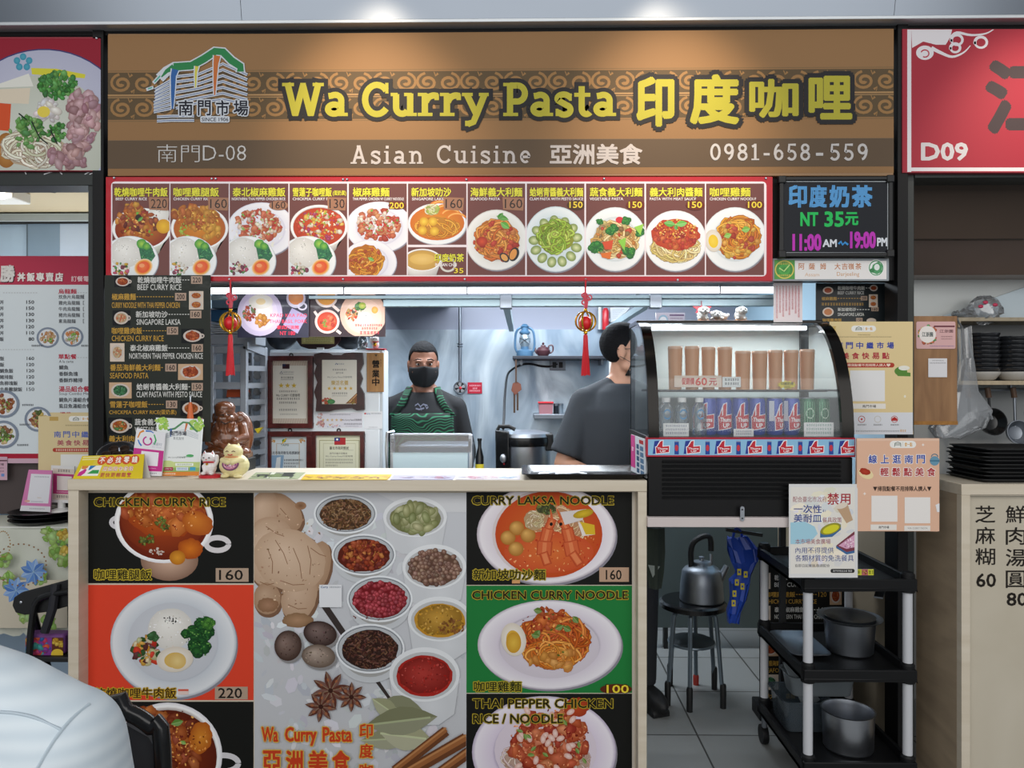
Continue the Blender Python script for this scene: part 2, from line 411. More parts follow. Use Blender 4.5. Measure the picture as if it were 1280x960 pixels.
 def egg(s, cx, cy, rx, ry, rot=0, yolk='e7b32c'):
  s.ell(cx, cy, rx, ry, 'fbf7ef', 'd9cfc0', rot); return s.ell(cx, cy + ry * .05, rx * .58, ry * .6, mixc(yolk, '#ffffff', .2), yolk, rot)
 def bowl(s, cx, cy, rx, ry, dep, liquid, dark, wall='efece8', shade='b9b2ae'):
  pts = [(cx + rx * math.cos(a), cy + ry * math.sin(a)) for a in [math.pi * k / 16 for k in range(17)]]
  low = [(cx + rx * .62 * math.cos(a), cy + dep + ry * .5 * math.sin(a)) for a in [math.pi * k / 16 for k in range(17)]]
  s.h += s.eps
  for i in range(16):
   t0, t1 = C(mixc(wall, shade, abs(i / 16 - .65) * .9)), C(mixc(shade, '#6b5f5a', .35)); s._put([pts[i], pts[i + 1], low[i + 1], low[i]], [t0, t0, t1, t1])
  s.ell(cx, cy, rx, ry, wall, stops=[(0, shade), (.88, shade), (.93, 'ffffff'), (1, wall)], n=40)
  return s.ell(cx, cy + ry * .03, rx * .9, ry * .89, liquid, dark, n=36)
 def build(s, name, m, parent=None, label=None):
  me = bpy.data.meshes.new(name); me.from_pydata([tuple(p) for p in s.v], [], s.f)
  a = me.color_attributes.new('ink', 'FLOAT_COLOR', 'POINT')
  a.data.foreach_set('color', [k for c in s.c for k in (c[0], c[1], c[2], 1.0)])
  return link(name, me, m, parent, None, label, None)
# ------------------------------------------------------------------ materials
STEEL = mat('brushed_steel', 'b9bec6', 0.32, 1.0, 0.05, 6, 0.02, (1, 1, 14))
STEELD = mat('dull_steel', '8d939b', 0.42, 1.0, 0.08, 7)
ALU = mat('aluminium_profile', 'b4bcc2', 0.4, 0.7, 0.05, 9)
BLACK = mat('black_paint', '0b0b0d', 0.5, 0.0, 0.10, 5, spec=.25)
BLACKG = mat('black_gloss_plastic', '0d0e10', 0.22, 0.0, 0.05, 5)
BLACKM = mat('black_matte_plastic', '121315', 0.55, 0.0, 0.10, 9)
GREENBLACK = mat('dark_green_black_paint', '1a2120', 0.45, 0.0, 0.08, 5)
WHITE = mat('white_enamel', 'dfe5ea', 0.35, 0.0, 0.03, 4)
OFFW = mat('off_white_plastic', 'e6e6e4', 0.4, 0.0, 0.02, 5)
PLY = wood_mat('pale_birch_laminate', 'd9cfbd', 'cdc1ac', 2.0, (1.2, 1.2, 14), 0.45)
PLYH = wood_mat('pale_birch_laminate_level', 'd9cfbd', 'cdc1ac', 2.0, (1.2, 14, 14), 0.45)
BROWNW = wood_mat('worn_brown_plywood', '9a744f', '7d5a3a', 3.0, (9, 9, 1.5), 0.6)
# ------------------------------------------------------------------ the setting
def fl():
 m = bpy.data.materials.new('grey_floor_tiles'); m.use_nodes = True; nt = m.node_tree; N = nt.nodes; L = nt.links
 b = N['Principled BSDF']; tc = N.new('ShaderNodeTexCoord'); mp = N.new('ShaderNodeMapping'); br = N.new('ShaderNodeTexBrick')
 br.offset = 0.0; br.inputs['Scale'].default_value = 1.0; br.inputs['Brick Width'].default_value = 0.45; br.inputs['Row Height'].default_value = 0.45
 br.inputs['Mortar Size'].default_value = 0.004; br.inputs['Color1'].default_value = (*C('7f8180'), 1); br.inputs['Color2'].default_value = (*C('868887'), 1); br.inputs['Mortar'].default_value = (*C('3c3b39'), 1)
 mp.inputs['Location'].default_value = (-0.295, -0.02, 0)
 L.new(tc.outputs['Object'], mp.inputs[0]); L.new(mp.outputs[0], br.inputs[0]); L.new(br.outputs[0], b.inputs['Base Color']); b.inputs['Roughness'].default_value = 0.45
 return m
floor = struct(MB().box(-6, 6, -3, 6.2, -0.05, 0).build('floor', fl(), loc=(0, 0, 0), smooth=None))
YS = 2.80                                                      # plane of the stall fronts
# kitchen shell
WHT = mat('pale_grey_painted_wall', '9a9eae', 0.6, 0, 0.04, 3)
struct(MB().box(-1.75, 1.62, 4.9, 5.0, 1.86, 2.6).build('wall_back_upper', WHT, smooth=None))
def reflection_painted_steel():  # cloudy reflections of the steel are painted by the colour ramp
 m = bpy.data.materials.new('reflection_painted_wall'); m.use_nodes = True; nt = m.node_tree; N = nt.nodes; L = nt.links; b = N['Principled BSDF']
 tc = N.new('ShaderNodeTexCoord'); mp = N.new('ShaderNodeMapping'); mp.inputs['Rotation'].default_value = (0, .7, 0); mp.inputs['Scale'].default_value = (1, 1, .45)
 nz = N.new('ShaderNodeTexNoise'); nz.inputs['Scale'].default_value = 2.6; nz.inputs['Detail'].default_value = 4; nz.inputs['Distortion'].default_value = 1.4
 L.new(tc.outputs['Object'], mp.inputs[0]); L.new(mp.outputs[0], nz.inputs['Vector'])
 cr = N.new('ShaderNodeValToRGB'); cr.color_ramp.elements[0].position = .36; cr.color_ramp.elements[1].position = .62
 cr.color_ramp.elements[0].color = (*C('8a9bac'), 1); cr.color_ramp.elements[1].color = (*C('d3dfe8'), 1)
 L.new(nz.outputs[0], cr.inputs[0]); L.new(cr.outputs[0], b.inputs['Base Color'])
 rr = N.new('ShaderNodeMapRange'); rr.inputs[3].default_value = .5; rr.inputs[4].default_value = .22; L.new(nz.outputs[0], rr.inputs[0]); L.new(rr.outputs[0], b.inputs['Roughness'])
 b.inputs['Metallic'].default_value = .55
 bp = N.new('ShaderNodeBump'); bp.inputs['Strength'].default_value = .3; bp.inputs['Distance'].default_value = .05; L.new(nz.outputs[0], bp.inputs['Height']); L.new(bp.outputs[0], b.inputs['Normal'])
 return m
BK = reflection_painted_steel()
struct(MB().box(-1.75, 1.62, 4.88, 5.0, 0, 1.86).build('wall_back', BK, smooth=None))
struct(MB().box(-1.75, 1.62, 2.95, 5.0, 2.4, 2.5).build('ceiling', mat('kitchen_ceiling', 'c2c7ce', 0.7, 0, 0.03, 3), smooth=None))
struct(MB().box(-1.66, -1.62, 2.86, 5.0, 0, 2.5).build('wall_left', mat('left_partition', '30343a', 0.5, 0.2, 0.08, 3), smooth=None))
for n_, z0, z1, c in (('', 1.05, 2.5, 'a9c6d6'), ('_lower', 0, 1.05, '8f8370')): struct(MB().box(1.44, 1.475, 2.86, 5.0, z0, z1).build('wall_right' + n_, mat('partition_' + c, c, 0.5, 0.0, 0.08, 3), smooth=None))
# posts and beams of the stall fronts
xl0, xl1 = X(113, YS), X(134, YS)
struct(MB().box(X(121, YS), X(135, YS), YS - .03, YS + .07, 0, 2.92).build('trim_1', BLACK, bevel=.002))
struct(MB().box(X(112, YS), X(121.5, YS), YS - .01, YS + .09, 0, Z(226, YS)).build('trim_2', GREENBLACK, bevel=.002))
struct(MB().box(X(1117, YS), X(1130, YS), YS - .03, YS + .07, 0, 2.92).build('trim_3', BLACK, bevel=.002))
struct(MB().box(X(1130.5, YS), X(1141, YS), YS - .01, YS + .09, 0, Z(215, YS)).build('trim_4', GREENBLACK, bevel=.002))
struct(MB().box(-3.2, 3.2, YS - .02, YS + .1, Z(44, YS), Z(24, YS)).build('trim_5', BLACK, bevel=.002))
struct(MB().box(-3.2, X(121, YS), YS - .015, YS + .09, Z(231, YS), Z(213, YS)).build('trim_6', GREENBLACK, bevel=.002))
struct(MB().box(X(1141, YS), 3.2, YS - .015, YS + .09, Z(226, YS), Z(213, YS)).build('trim_7', GREENBLACK, bevel=.002))
struct(MB().box(X(134, YS), X(1118, YS), YS - .005, YS + .06, Z(352, YS), Z(216, YS)).build('trim_8', BLACK, bevel=.002))
# brushed metal fascia above the signs, two panels meeting in seams, and its lip
FAS = mat('brushed_fascia', '757c85', 0.28, 1.0, 0.04, 3, 0.0, (1, 1, 1))
yf = YS - .06
for i, (a, b) in enumerate(((-120, 302), (302.6, 1117), (1117.6, 1400))):
 m = MB(); x0, x1 = X(a, yf), X(b, yf)
 m.hexa([(x0, yf, Z(25, yf)), (x1, yf, Z(25, yf)), (x1, yf + .02, Z(25, yf)), (x0, yf + .02, Z(25, yf))],
   [(x0, yf - .09, 3.3), (x1, yf - .09, 3.3), (x1, yf + .02, 3.3), (x0, yf + .02, 3.3)])
 struct(m.build('trim_%d' % (9 + i), FAS, smooth=None))
struct(MB().box(-3.2, 3.2, yf - .012, yf + .05, Z(29, yf), Z(24.6, yf)).build('trim_12', mat('pale_lip', 'c3c8cc', 0.35, .6, .03), bevel=.002))
# ------------------------------------------------------------------ slab serif lettering drawn as strokes
def arc(cx, cy, rx, ry, a0, a1, n=14): return [(cx + rx * math.cos(math.radians(a0 + (a1 - a0) * i / n)), cy + ry * math.sin(math.radians(a0 + (a1 - a0) * i / n))) for i in range(n + 1)]
SERIF = {
 'W': (1.34, [[(.17, 1), (.42, .03)], [(.42, .03), (.67, .93)], [(.67, .93), (.92, .03)], [(.92, .03), (1.17, 1)]], [(0, .9, .38, 1.0), (.98, .9, 1.34, 1.0), (.34, 0, .5, .06), (.84, 0, 1.0, .06), (.58, .88, .76, 1.0)]),
 'a': (.74, [[(.12, .6)] + arc(.33, .47, .2, .17, 120, 0) + [(.53, .0)], arc(.30, .21, .2, .14, 40, 360, 16)], [(.5, 0, .74, .1)]),
 'C': (.86, [arc(.46, .5, .37, .44, 38, 322, 22)], [(.72, .68, .82, 1.0)]),
 'u': (.82, [[(.17, .66), (.17, .28)] + arc(.36, .26, .19, .19, 180, 330), [(.61, .68), (.61, 0)]], [(0, .6, .22, .7), (.42, .6, .66, .7), (.56, 0, .82, .1)]),
 'r': (.66, [[(.22, .68), (.22, 0)], arc(.5, .34, .26, .28, 165, 80) + [(.62, .6)]], [(0, .6, .28, .7), (0, 0, .46, .1), (.52, .48, .66, .66)]),
 'y': (.84, [[(.15, .66), (.45, .06)], [(.71, .66), (.46, .05), (.36, -.18), (.18, -.24)]], [(0, .6, .34, .7), (.53, .6, .84, .7), (.1, -.3, .24, -.14)]),
 'P': (.84, [[(.22, 1), (.22, 0)], [(.22, .92), (.46, .92)] + arc(.46, .68, .24, .24, 90, -90) + [(.22, .44)]], [(0, .9, .3, 1.0), (0, 0, .48, .1)]),
 's': (.62, [[(.53, .56)] + arc(.31, .52, .2, .13, 40, 200) + arc(.33, .19, .2, .15, 70, -140) + [(.08, .12)]], [(.48, .46, .57, .68), (.05, .0, .14, .22)]),
 't': (.58, [[(.24, .9), (.24, .24)] + arc(.39, .22, .15, .16, 180, 320)], [(0, .58, .52, .7)]),
 'A': (1.0, [[(.2, .02), (.49, .96)], [(.51, .96), (.8, .02)], [(.3, .34), (.7, .34)]], [(.02, 0, .38, .09), (.62, 0, .98, .09), (.38, .9, .6, 1.0)]),
 'i': (.4, [[(.2, .66), (.2, 0)]], [(.02, .6, .26, .69), (.0, 0, .4, .09), (.12, .82, .29, .98)]),
 'n': (.82, [[(.2, .66), (.2, 0)], arc(.42, .36, .22, .27, 175, 0) + [(.64, 0)]], [(.0, .6, .24, .69), (.02, 0, .38, .09), (.46, 0, .82, .09)]),
 'e': (.7, [[(.14, .36), (.58, .36)] + arc(.35, .36, .23, .29, 0, 310, 18)], []),
 '0': (.7, [arc(.35, .5, .25, .44, 0, 360, 24)], []), '1': (.56, [[(.3, 1), (.3, 0)], [(.3, .92), (.1, .82)]], [(.06, 0, .54, .09)]),
 '8': (.7, [arc(.35, .74, .2, .2, 0, 360, 18), arc(.35, .27, .24, .23, 0, 360, 18)], []),
 '9': (.7, [arc(.34, .68, .22, .26, 0, 360, 18), arc(.3, .62, .28, .56, 5, -88, 12)], []),
 '6': (.7, [arc(.36, .32, .22, .26, 0, 360, 18), arc(.4, .38, .28, .56, 185, 92, 12)], []),
 '5': (.7, [[(.6, .94), (.18, .94), (.15, .52)] + arc(.33, .3, .24, .26, 130, -150, 14)], []), '-': (.5, [[(.06, .36), (.44, .36)]], []), ' ': (.38, [], []),
}
def serif(ink, s, x0, x1, ytop, ybase, col, w=.17, grow=0.0, track=.06):
 tot = sum(SERIF[c][0] + track for c in s) - track; k = (x1 - x0) / tot; H = ybase - ytop; x = x0; g = grow
 for ch in s:
  wd_, st, sb = SERIF[ch]
  for p in st: ink.line([(x + a * k, ybase - b * H) for a, b in p], w * k + 2 * g, col, ext=g)
  for a, b, c, d in sb: ink.rect(x + a * k - g, ybase - d * H - g, x + c * k + g, ybase - b * H + g, col)
  x += (wd_ + track) * k
 return ink
# ------------------------------------------------------------------ main sign
def board(name, px, Y, th, m, label, cat, bevel=.002):
 """a flat board whose front face stands on the plane Y and fills the photo rectangle px"""
 a, b = P(px[0], px[1], Y), P(px[2], px[1], Y); c, d = P(px[2], px[3], Y), P(px[0], px[3], Y)
 t = thing(name, label, cat, ((d.x + c.x) / 2, Y, min(c.z, d.z)))
 MB().slab([d, c, b, a], th).build('board', m, t, bevel=bevel)
 return t
TAN = '8f6d4a'
tn = mat('tan_corrugated_board', TAN, 0.5, 0, 0.03, 4)
sg = board('shop_sign', (135, 42, 1117, 220), YS - .03, .03, tn, 'long tan shop sign with yellow outlined lettering above the curry stall', 'sign')
sm = front(YS - .03); k = Ink(sm)
k.poly([(135, 44), (1117, 36), (1117, 216), (135, 220)], TAN)
slope = lambda u, v: v - (u - 135) / 982 * (5 if v < 100 else 4 if v < 160 else 3)
def band(v0, v1, col): k.poly([(135, slope(135, v0)), (1117, slope(1117, v0)), (1117, slope(1117, v1)), (135, slope(135, v1))], col)
band(88.5, 89.5, '7a6244'); band(91, 120, '5c4c37'); band(118.5, 119.8, 'b08c60'); band(120.8, 121.8, '5c4c37'); band(122.6, 150, '5c4c37'); band(151.5, 152.4, '7a6244'); band(121.8, 122.6, 'b08c60')
for row, vc in ((0, 104.5), (1, 136)):
 for i in range(36):
  u = 152 + i * 27.3; v = slope(u, vc); mir = 1 if i % 2 == 0 else -1
  pts = []
  for j in range(26):
   a = j / 25 * 10.2; rr = 1.6 + a * 1.08
   pts.append((u + mir * rr * 1.12 * math.cos(a + .6), v + rr * .93 * math.sin(a + .6)))
  k.clip(136, 60, 1116.5, 200); k.line(pts, 4.2, '967249', 3.2)
  if mir > 0: k.line([(u + 12, v + 11), (u + 16, v + 8), (u + 15, v + 13)], 3, '967249', 1)
  else: k.line([(u - 14, v - 11), (u - 17, v - 8), (u - 19, v - 13)], 3, '967249', 1)
k.clip(); band(175.5, 211, '5f4f3f')
band(175.5, 176, '7a6650')
k.build('printed_band', INK, sg)
k = Ink(sm, 0.003)
for dk, g in (('2b2a2c', 5.2), ('aba43a', 0)):
 for s, a, b in (('Wa', 353, 435), ('Curry', 453, 611), ('Pasta', 629, 770)): serif(k, s, a, b, 104, 145.5, dk, .2, g, .03)
for ch, a, b, t, u in (('印', 793, 845, 94, 161), ('度', 860, 926, 91, 158), ('咖', 934, 1000, 97, 150), ('哩', 1008, 1067, 93, 152)):
 k.text(ch, a - 4, t - 4, b + 4, u + 4, '2b2a2c', .1)
for ch, a, b, t, u in (('印', 795, 843, 96, 159), ('度', 862, 924, 93, 156), ('咖', 936, 998, 99, 148), ('哩', 1010, 1065, 95, 150)):
 k.text(ch, a, t, b, u, 'aba43a', .038, 8)
k.build('stall_name_lettering', INK, sg, 'yellow lettering with dark outline')
k = Ink(sm, 0.003)
serif(k, 'Asian', 438, 529, 182, 205, 'c0b8b4', .15, 0, .16); serif(k, 'Cuisine', 546, 664, 182, 204.5, 'c0b8b4', .15, 0, .16)
k.text('亞洲美食', 687, 180, 803, 206, 'c0b8b4', .03, 8)
k.build('cuisine_lettering', INK, sg, 'pale grey lettering'); k = Ink(sm, .003)
for s, a, b in (('0981', 887, 949), ('-', 953, 963), ('658', 966, 1013), ('-', 1018, 1030), ('559', 1036, 1085)): serif(k, s, a, b, 180, 200.5, 'c0bcba', .15, 0, .14)
k.build('phone_lettering', INK, sg, 'pale grey digits'); k = Ink(sm, .003)
k.text('南門', 197, 181, 250, 203, 'c4c2c0', -.012); k.text('D-08', 254, 182, 308, 201, 'c4c2c0', -.012)
k.build('stall_number_lettering', INK, sg, 'thin grey lettering')
# market logo
k = Ink(sm, 0.004); W_, B_ = 'c4cad2', '5a6b94'
def lg(x, y): return (140 + x / 6.4, 60 + y / 6.4)
floors = [[(352 - (i > 3) * 8, 332 + i * 26), (470, 264 + i * 32)] for i in range(8)]
mid = [[(520, 232 + i * 42), (700, 212 + i * 38), (890, 130 + i * 47), (1080, 215 + i * 40)] for i in range(7)]
for wd2, cc in ((3.6, W_), (1.0, B_)):
 for l in floors: k.line([lg(*p) for p in l], wd2, cc, ext=1)
 for l in mid: k.line([lg(*p) for p in l], wd2, cc, ext=1)
 for yy in (548, 582): k.line([lg(370, yy + 6), lg(480, yy), lg(655, yy)], wd2, cc, ext=1)
roof = [(390, 240), (440, 190), (500, 155), (640, 145), (740, 90), (830, 30), (890, 35), (960, 105), (1030, 150), (1030, 190)]
k.line([lg(*p) for p in roof], 12.5, W_, ext=1.2); k.line([lg(340, 280), lg(395, 220)], 4.5, W_, ext=1); k.line([lg(285, 335), lg(330, 320)], 4, W_, ext=1)
k.line([lg(400, 236)] + [lg(*p) for p in roof[1:3]], 1.5, '2f7d4b', 8); k.line([lg(*p) for p in roof[2:]], 9.6, '2f7d4b', 9.0, ext=.5); k.line([lg(345, 275), lg(390, 226)], 1.8, '4fa596'); k.line([lg(292, 330), lg(325, 320)], 1.6, '4fa596')
for pts, w, w2, c in (([(510, 175), (495, 230), (490, 400), (488, 490)], 8.6, 2, '34609c'), ([(683, 150), (675, 200), (672, 320)], 4.6, 1.4, 'c9c152'), ([(845, 65), (835, 130), (828, 270), (825, 380)], 8.2, 1.6, 'bb6b38')):
 k.line([lg(*p) for p in pts], w + 3, W_, w2 + 2.4); k.line([lg(*p) for p in pts], w, c, w2)
k.h += 1e-4
for ch, a, b in (('南', 535, 652), ('門', 690, 795), ('市', 835, 940), ('場', 975, 1095)):
 x0, y0 = lg(a, 420); x1, y1 = lg(b, 545); k.text(ch, x0 - 1.4, y0 - 1.4, x1 + 1.4, y1 + 1.4, W_, .09); k.text(ch, x0, y0, x1, y1, '20222c', .025)
a, b = lg(710, 548); c, d = lg(945, 600); k.rrect(a, b, c, d, 2, W_); a, b = lg(722, 560); c, d = lg(935, 590); k.text('SINCE 1906', a, b, c, d, '20222c', .02)
k.build('market_logo', INK, sg, 'striped building logo with green roof')
# ------------------------------------------------------------------ red illustrated menu board
RED = 'b51b2a'; YM = YS - .05
mb = board('menu_board', (132, 221, 966, 351.5), YM, .035, mat('red_board_edge', RED, .35, 0, .02), 'long red menu board with eleven dish pictures under the tan sign', 'menu board')
mm = front(YM); k = Ink(mm)
k.poly([(133, 222), (965, 221), (964, 351), (133, 351)], RED); k.rrect(139, 227, 958, 345.5, 5, 'f2e6ea'); k.rrect(140.5, 228.5, 956.5, 344, 4, 'f2e6ea')
cells = [(140.5, 212), (213, 286), (287.2, 360.5), (362, 434), (436, 508.5), (510, 583), (584.5, 656.5), (658.5, 730.5), (732.5, 805.5), (807.5, 881), (882.5, 955)]
BR = '70403b'
for a, b in cells:
 if a == 510: k.rect(a, 229.5, b, 306, BR); k.rect(a, 309, b, 344, BR)
 else: k.rect(a, 229.5, b, 344, BR)
base = k.h + 1e-5
names = ['乾燒咖哩牛肉飯', '咖哩雞腿飯', '泰北椒麻雞飯', '雪蓮子咖哩飯', '椒麻雞麵', '新加坡叻沙', '海鮮義大利麵', '蛤蜊青醬義大利麵', '蔬食義大利麵', '義大利肉醬麵', '咖哩雞麵']
eng = ['BEEF CURRY RICE', 'CHICKEN CURRY RICE', 'NORTHERN THAI PEPPER CHICKEN RICE', 'CHICKPEA CURRY RICE', 'THAI PEPPER CHICKEN W CURRY NOODLE', 'SINGAPORE LAKSA', 'SEAFOOD PASTA', 'CLAM PASTA WITH PESTO SAUCE', 'VEGETABLE PASTA', 'PASTA WITH MEAT SAUCE', 'CHICKEN CURRY NOODLE']
nx = [(143, 210), (217, 274), (291, 357), (366, 415), (441, 487), (514, 564), (588, 653), (662, 729), (737, 803), (812, 878), (887, 938)]
ex = [(145, 184), (217, 264), (290, 357), (366, 418), (441, 505), (515, 558), (588, 625), (662, 729), (737, 779), (812, 870), (887, 945)]
pr = [('220', 189, 209, 0), ('160', 263, 284, 0), ('160', 340, 357, 1), ('130', 412, 431, 0), ('200', 487, 506, 2), ('160', 557, 578, 0), ('160', 631, 653, 0), ('150', 712, 729, 3), ('150', 786, 803, 3), ('150', 860, 878, 3), ('100', 935, 953, 3)]
def side_plate(k, x0, y1):          # the rice plate with greens and egg at the foot of a panel
 k.plate(x0 + 22, 326, 36, 31, 'eef1f2', 'd5dbde'); k.rice(x0 + 17, 316, 21, 19)
 k.poly([(x0 + 33, 309), (x0 + 48, 306), (x0 + 54, 320), (x0 + 46, 331), (x0 + 36, 324)], '2d6f4c'); k.flecks(x0 + 44, 318, 8, 10, ['3f8f5c', '1d4f38', '5aa862'], 36, 1.2)
 k.ell(x0 + 37, 305, 6.5, 6, 'a9d24c', '2f9440', n=14, wob=.08); k.ell(x0 + 43, 308, 5, 5, '8fc84a', '2a8a3c', n=12, wob=.08)
 k.chunks(x0 + 11, 336, 11, 8, ['c8486a', 'efe6d0', 'e0b030', '3c8a3a', '7a2f4a', 'f0e8da'], 26, 2.6)
 k.ell(x0 + 39, 334, 12, 10, 'f6b29a', stops=[(0, 'f07c3c'), (.62, 'e8542c'), (.8, 'f2a43a'), (1, 'f6e2c0')], rot=-.5, n=22)
 k.ell(x0 + 37, 332, 3.5, 2.5, 'f6a06a')
for i, (a, b) in enumerate(cells):
 k.h = base; k.clip(a, 229.5, b, 344); cx = (a + b) / 2
 if i == 0:
  k.bowl(cx + 1, 286, 37, 26, 26, 'c9761e', '8a2a10', shade='a9b49a'); k.rice(a + 58, 268, 13, 14); k.chunks(cx - 6, 280, 28, 18, ['b5561c', '8f3413', 'd98b2a', 'c96a1a', '6c2210'], 60, 4.4); k.chunks(cx - 10, 262, 12, 12, ['c96a1e', 'd9962c', 'a8501a'], 30, 4); k.ell(a + 64, 283, 9, 9, 'f2c02c', 'd89a1c'); k.flecks(cx, 278, 26, 18, ['6fae3c', '9a2222', 'f0c060'], 40, 1.6); k.ell(cx - 3, 272, 4, 4, '2a140c'); k.leaf(cx - 4, 277, 9, 4, -.7, '4d9a34')
  side_plate(k, a, 344)
 elif i == 1:
  k.bowl(cx, 285, 36, 27, 26, 'd98a1e', 'b65c12'); k.chunks(cx - 6, 272, 30, 15, ['d98a22', 'c4701a', 'e0a030', 'b8581a'], 70, 5); k.chunks(cx + 16, 292, 13, 9, ['e6a428', 'd08420'], 18, 5); k.flecks(cx, 276, 28, 14, ['8aa83c', 'a83818', 'f4cc60'], 46, 1.3); k.flecks(cx - 18, 290, 8, 8, ['86b43a', 'a6c850'], 24, 1.6)
  side_plate(k, a, 344)
 elif i == 2:
  k.plate(cx + 3, 287, 43, 34, 'ecebf4', 'd9d7e6'); k.flecks(cx, 286, 34, 24, ['f3efe8'], 60, 2); k.chunks(cx - 2, 282, 31, 19, ['d8744a', 'c8452c', 'e39a6c', 'd05c38'], 90, 4.2); k.chunks(cx, 280, 28, 16, ['f5ead8', 'f2dccb'], 26, 3); k.flecks(cx, 280, 28, 17, ['6fae4a', 'c02a22', '8fc060'], 50, 1.5)
  side_plate(k, a, 344)
 elif i == 3:
  k.bowl(cx + 1, 283, 36, 27, 24, 'd8521e', 'b83c1a'); k.chunks(cx + 1, 282, 30, 20, ['e8542a', 'f0b43c', 'f3e3c8', 'd83a1c', 'b83a6a', 'f6c850', 'efe9d8'], 120, 3); k.flecks(cx + 1, 278, 26, 15, ['bcd070', 'f6f0d8', 'a23a7a', '7fb04a'], 60, 1.6)
  side_plate(k, a, 344)
 elif i == 4:
  k.plate(cx + 2, 284, 42, 32, 'ecebf4', 'd9d7e6'); k.chunks(cx, 281, 30, 20, ['d8744a', 'c8452c', 'e39a6c', 'd05c38'], 90, 4.2); k.chunks(cx, 279, 26, 16, ['f5ead8', 'f2dccb'], 26, 3); k.flecks(cx, 278, 26, 16, ['6fae4a', 'c02a22'], 46, 1.5)
  k.plate(a + 26, 328, 34, 28, 'ecebf4', 'd9d7e6'); k.noodles(a + 21, 326, 25, 22, ['d98c24', 'e6a634', 'c4681c'], 60, 2.2); k.chunks(a + 22, 326, 21, 18, ['e8a83a', 'c0481c'], 16, 2.6); k.leaf(a + 24, 322, 9, 5, .5, '6fae4a')
 elif i == 5:
  k.clip(a, 229.5, b, 306); k.plate(cx, 280, 37, 26, 'ecf0f2', 'cfd6da'); k.ell(cx, 279, 34, 21.5, 'e0962a', 'cf6e1c'); k.noodles(cx, 284, 30, 14, ['e8a838', 'd98824'], 30, 1.8)
  for q, (x, y) in enumerate(((a + 20, 277), (a + 31, 277), (a + 18, 288), (a + 33, 289))): k.ell(x, y, 5.8, 5.6, 'f6d04a', 'd39a22', n=16)
  for q in range(4): k.line(arc(a + 40 + q * 7, 262 + q * 5, 13, 10, 200, 330, 10), 5, 'dd7c28', 2.5); k.line(arc(a + 40 + q * 7, 261 + q * 5, 12, 9, 205, 320, 10), 1.6, 'f2b462')
  k.noodles(a + 30, 262, 10, 8, ['e4e8a8', 'a9c45a', 'f0efc8'], 22, 1.3)
  k.clip(a, 309, b, 344); k.bowl(a + 18, 325, 24, 14, 26, 'dfb55c', 'c79a48'); k.ell(a + 18, 324, 16, 7, 'ecc777', 'dfb55c'); k.ring(a + 50, 331, 9, 8, 2.6, 'd8d4cc')
  k.h += 1e-4; k.text('印度奶茶', 543, 317, 580, 327.5, '303018', .06); k.text('印度奶茶', 543, 317, 580, 327.5, 'e6e03c', .03); k.text('INDIAN CHAI', 544, 329, 571, 333, 'f2ecec', .03); k.text('35', 567, 334.5, 580, 342, '5a2410', .1); k.text('35', 567.5, 335, 579.5, 341.6, 'f2d83a', .03)
 elif i == 6:
  k.plate(cx, 300, 39, 38, 'e9e7e0', 'd6d2ca'); k.noodles(cx, 300, 30, 28, ['e08a34', 'd8702a', 'eaa04a'], 80, 2.6); k.chunks(cx - 2, 302, 28, 25, ['c8321c', 'd8502a', 'e0823c'], 34, 4); k.ell(a + 18, 302, 7, 6, 'd8502a', 'a82a18'); k.ell(a + 58, 318, 6, 9, '3a3638', '1a1a1c', rot=.4); k.ell(a + 57, 318, 4, 7, 'e69a4a', rot=.4); k.ell(a + 46, 322, 7, 5, '2e2c30', rot=.8); k.ell(a + 46, 322, 5, 3.4, 'e8a85a', rot=.8)
  k.leaf(a + 36, 270, 16, 7, .3, '4d9a34'); k.leaf(a + 41, 278, 14, 8, .6, '5fae3e'); k.leaf(a + 38, 274, 10, 6, -.9, '3d8a2c')
 elif i == 7:
  k.plate(cx, 299, 38.5, 41, 'dfeaec', 'c6d6da')
  for q in range(13):
   an = q / 13 * 6.28 + .3; x, y = cx + 27 * math.cos(an), 302 + 26 * math.sin(an); k.ell(x, y, 7, 5.8, 'c9d48e', '7e9150', rot=an, n=16); k.ell(x, y, 4.6, 3.6, 'e3e6b4', 'a9b972', rot=an, n=12)
  k.noodles(cx, 296, 25, 23, ['a8c840', '92b530', 'c0d85c', '7da028'], 120, 2.6)
 elif i == 8:
  k.plate(cx, 299, 39, 40, 'ecf0f1', 'd2dadd'); k.noodles(cx, 300, 32, 26, ['e6cc8a', 'd8b468', 'f0dca0', 'c89a50'], 80, 2.4); k.chunks(cx, 298, 30, 24, ['d84a2a', '8a6a34', 'e08c3a', '9a7a4a', 'cbb36a'], 26, 3.6); k.ell(a + 42, 275, 5, 4, 'd8303c')
  for x, y, r in ((a + 17, 277, 6), (a + 32, 287, 9), (a + 13, 310, 10), (a + 50, 276, 7), (a + 54, 316, 10), (a + 68, 290, 8)): k.broccoli(x, y, r, False, '3f9a3c', '1d5c2a')
  k.poly([(a + 40, 301), (a + 50, 297), (a + 48, 314)], '8fce4a'); k.poly([(a + 60, 284), (a + 72, 280), (a + 68, 294)], '9ad452'); k.poly([(a + 20, 303), (a + 34, 300), (a + 32, 312), (a + 24, 312)], 'd8502c'); k.poly([(a + 18, 317), (a + 32, 315), (a + 30, 324), (a + 20, 322)], 'e2742c')
 elif i == 9:
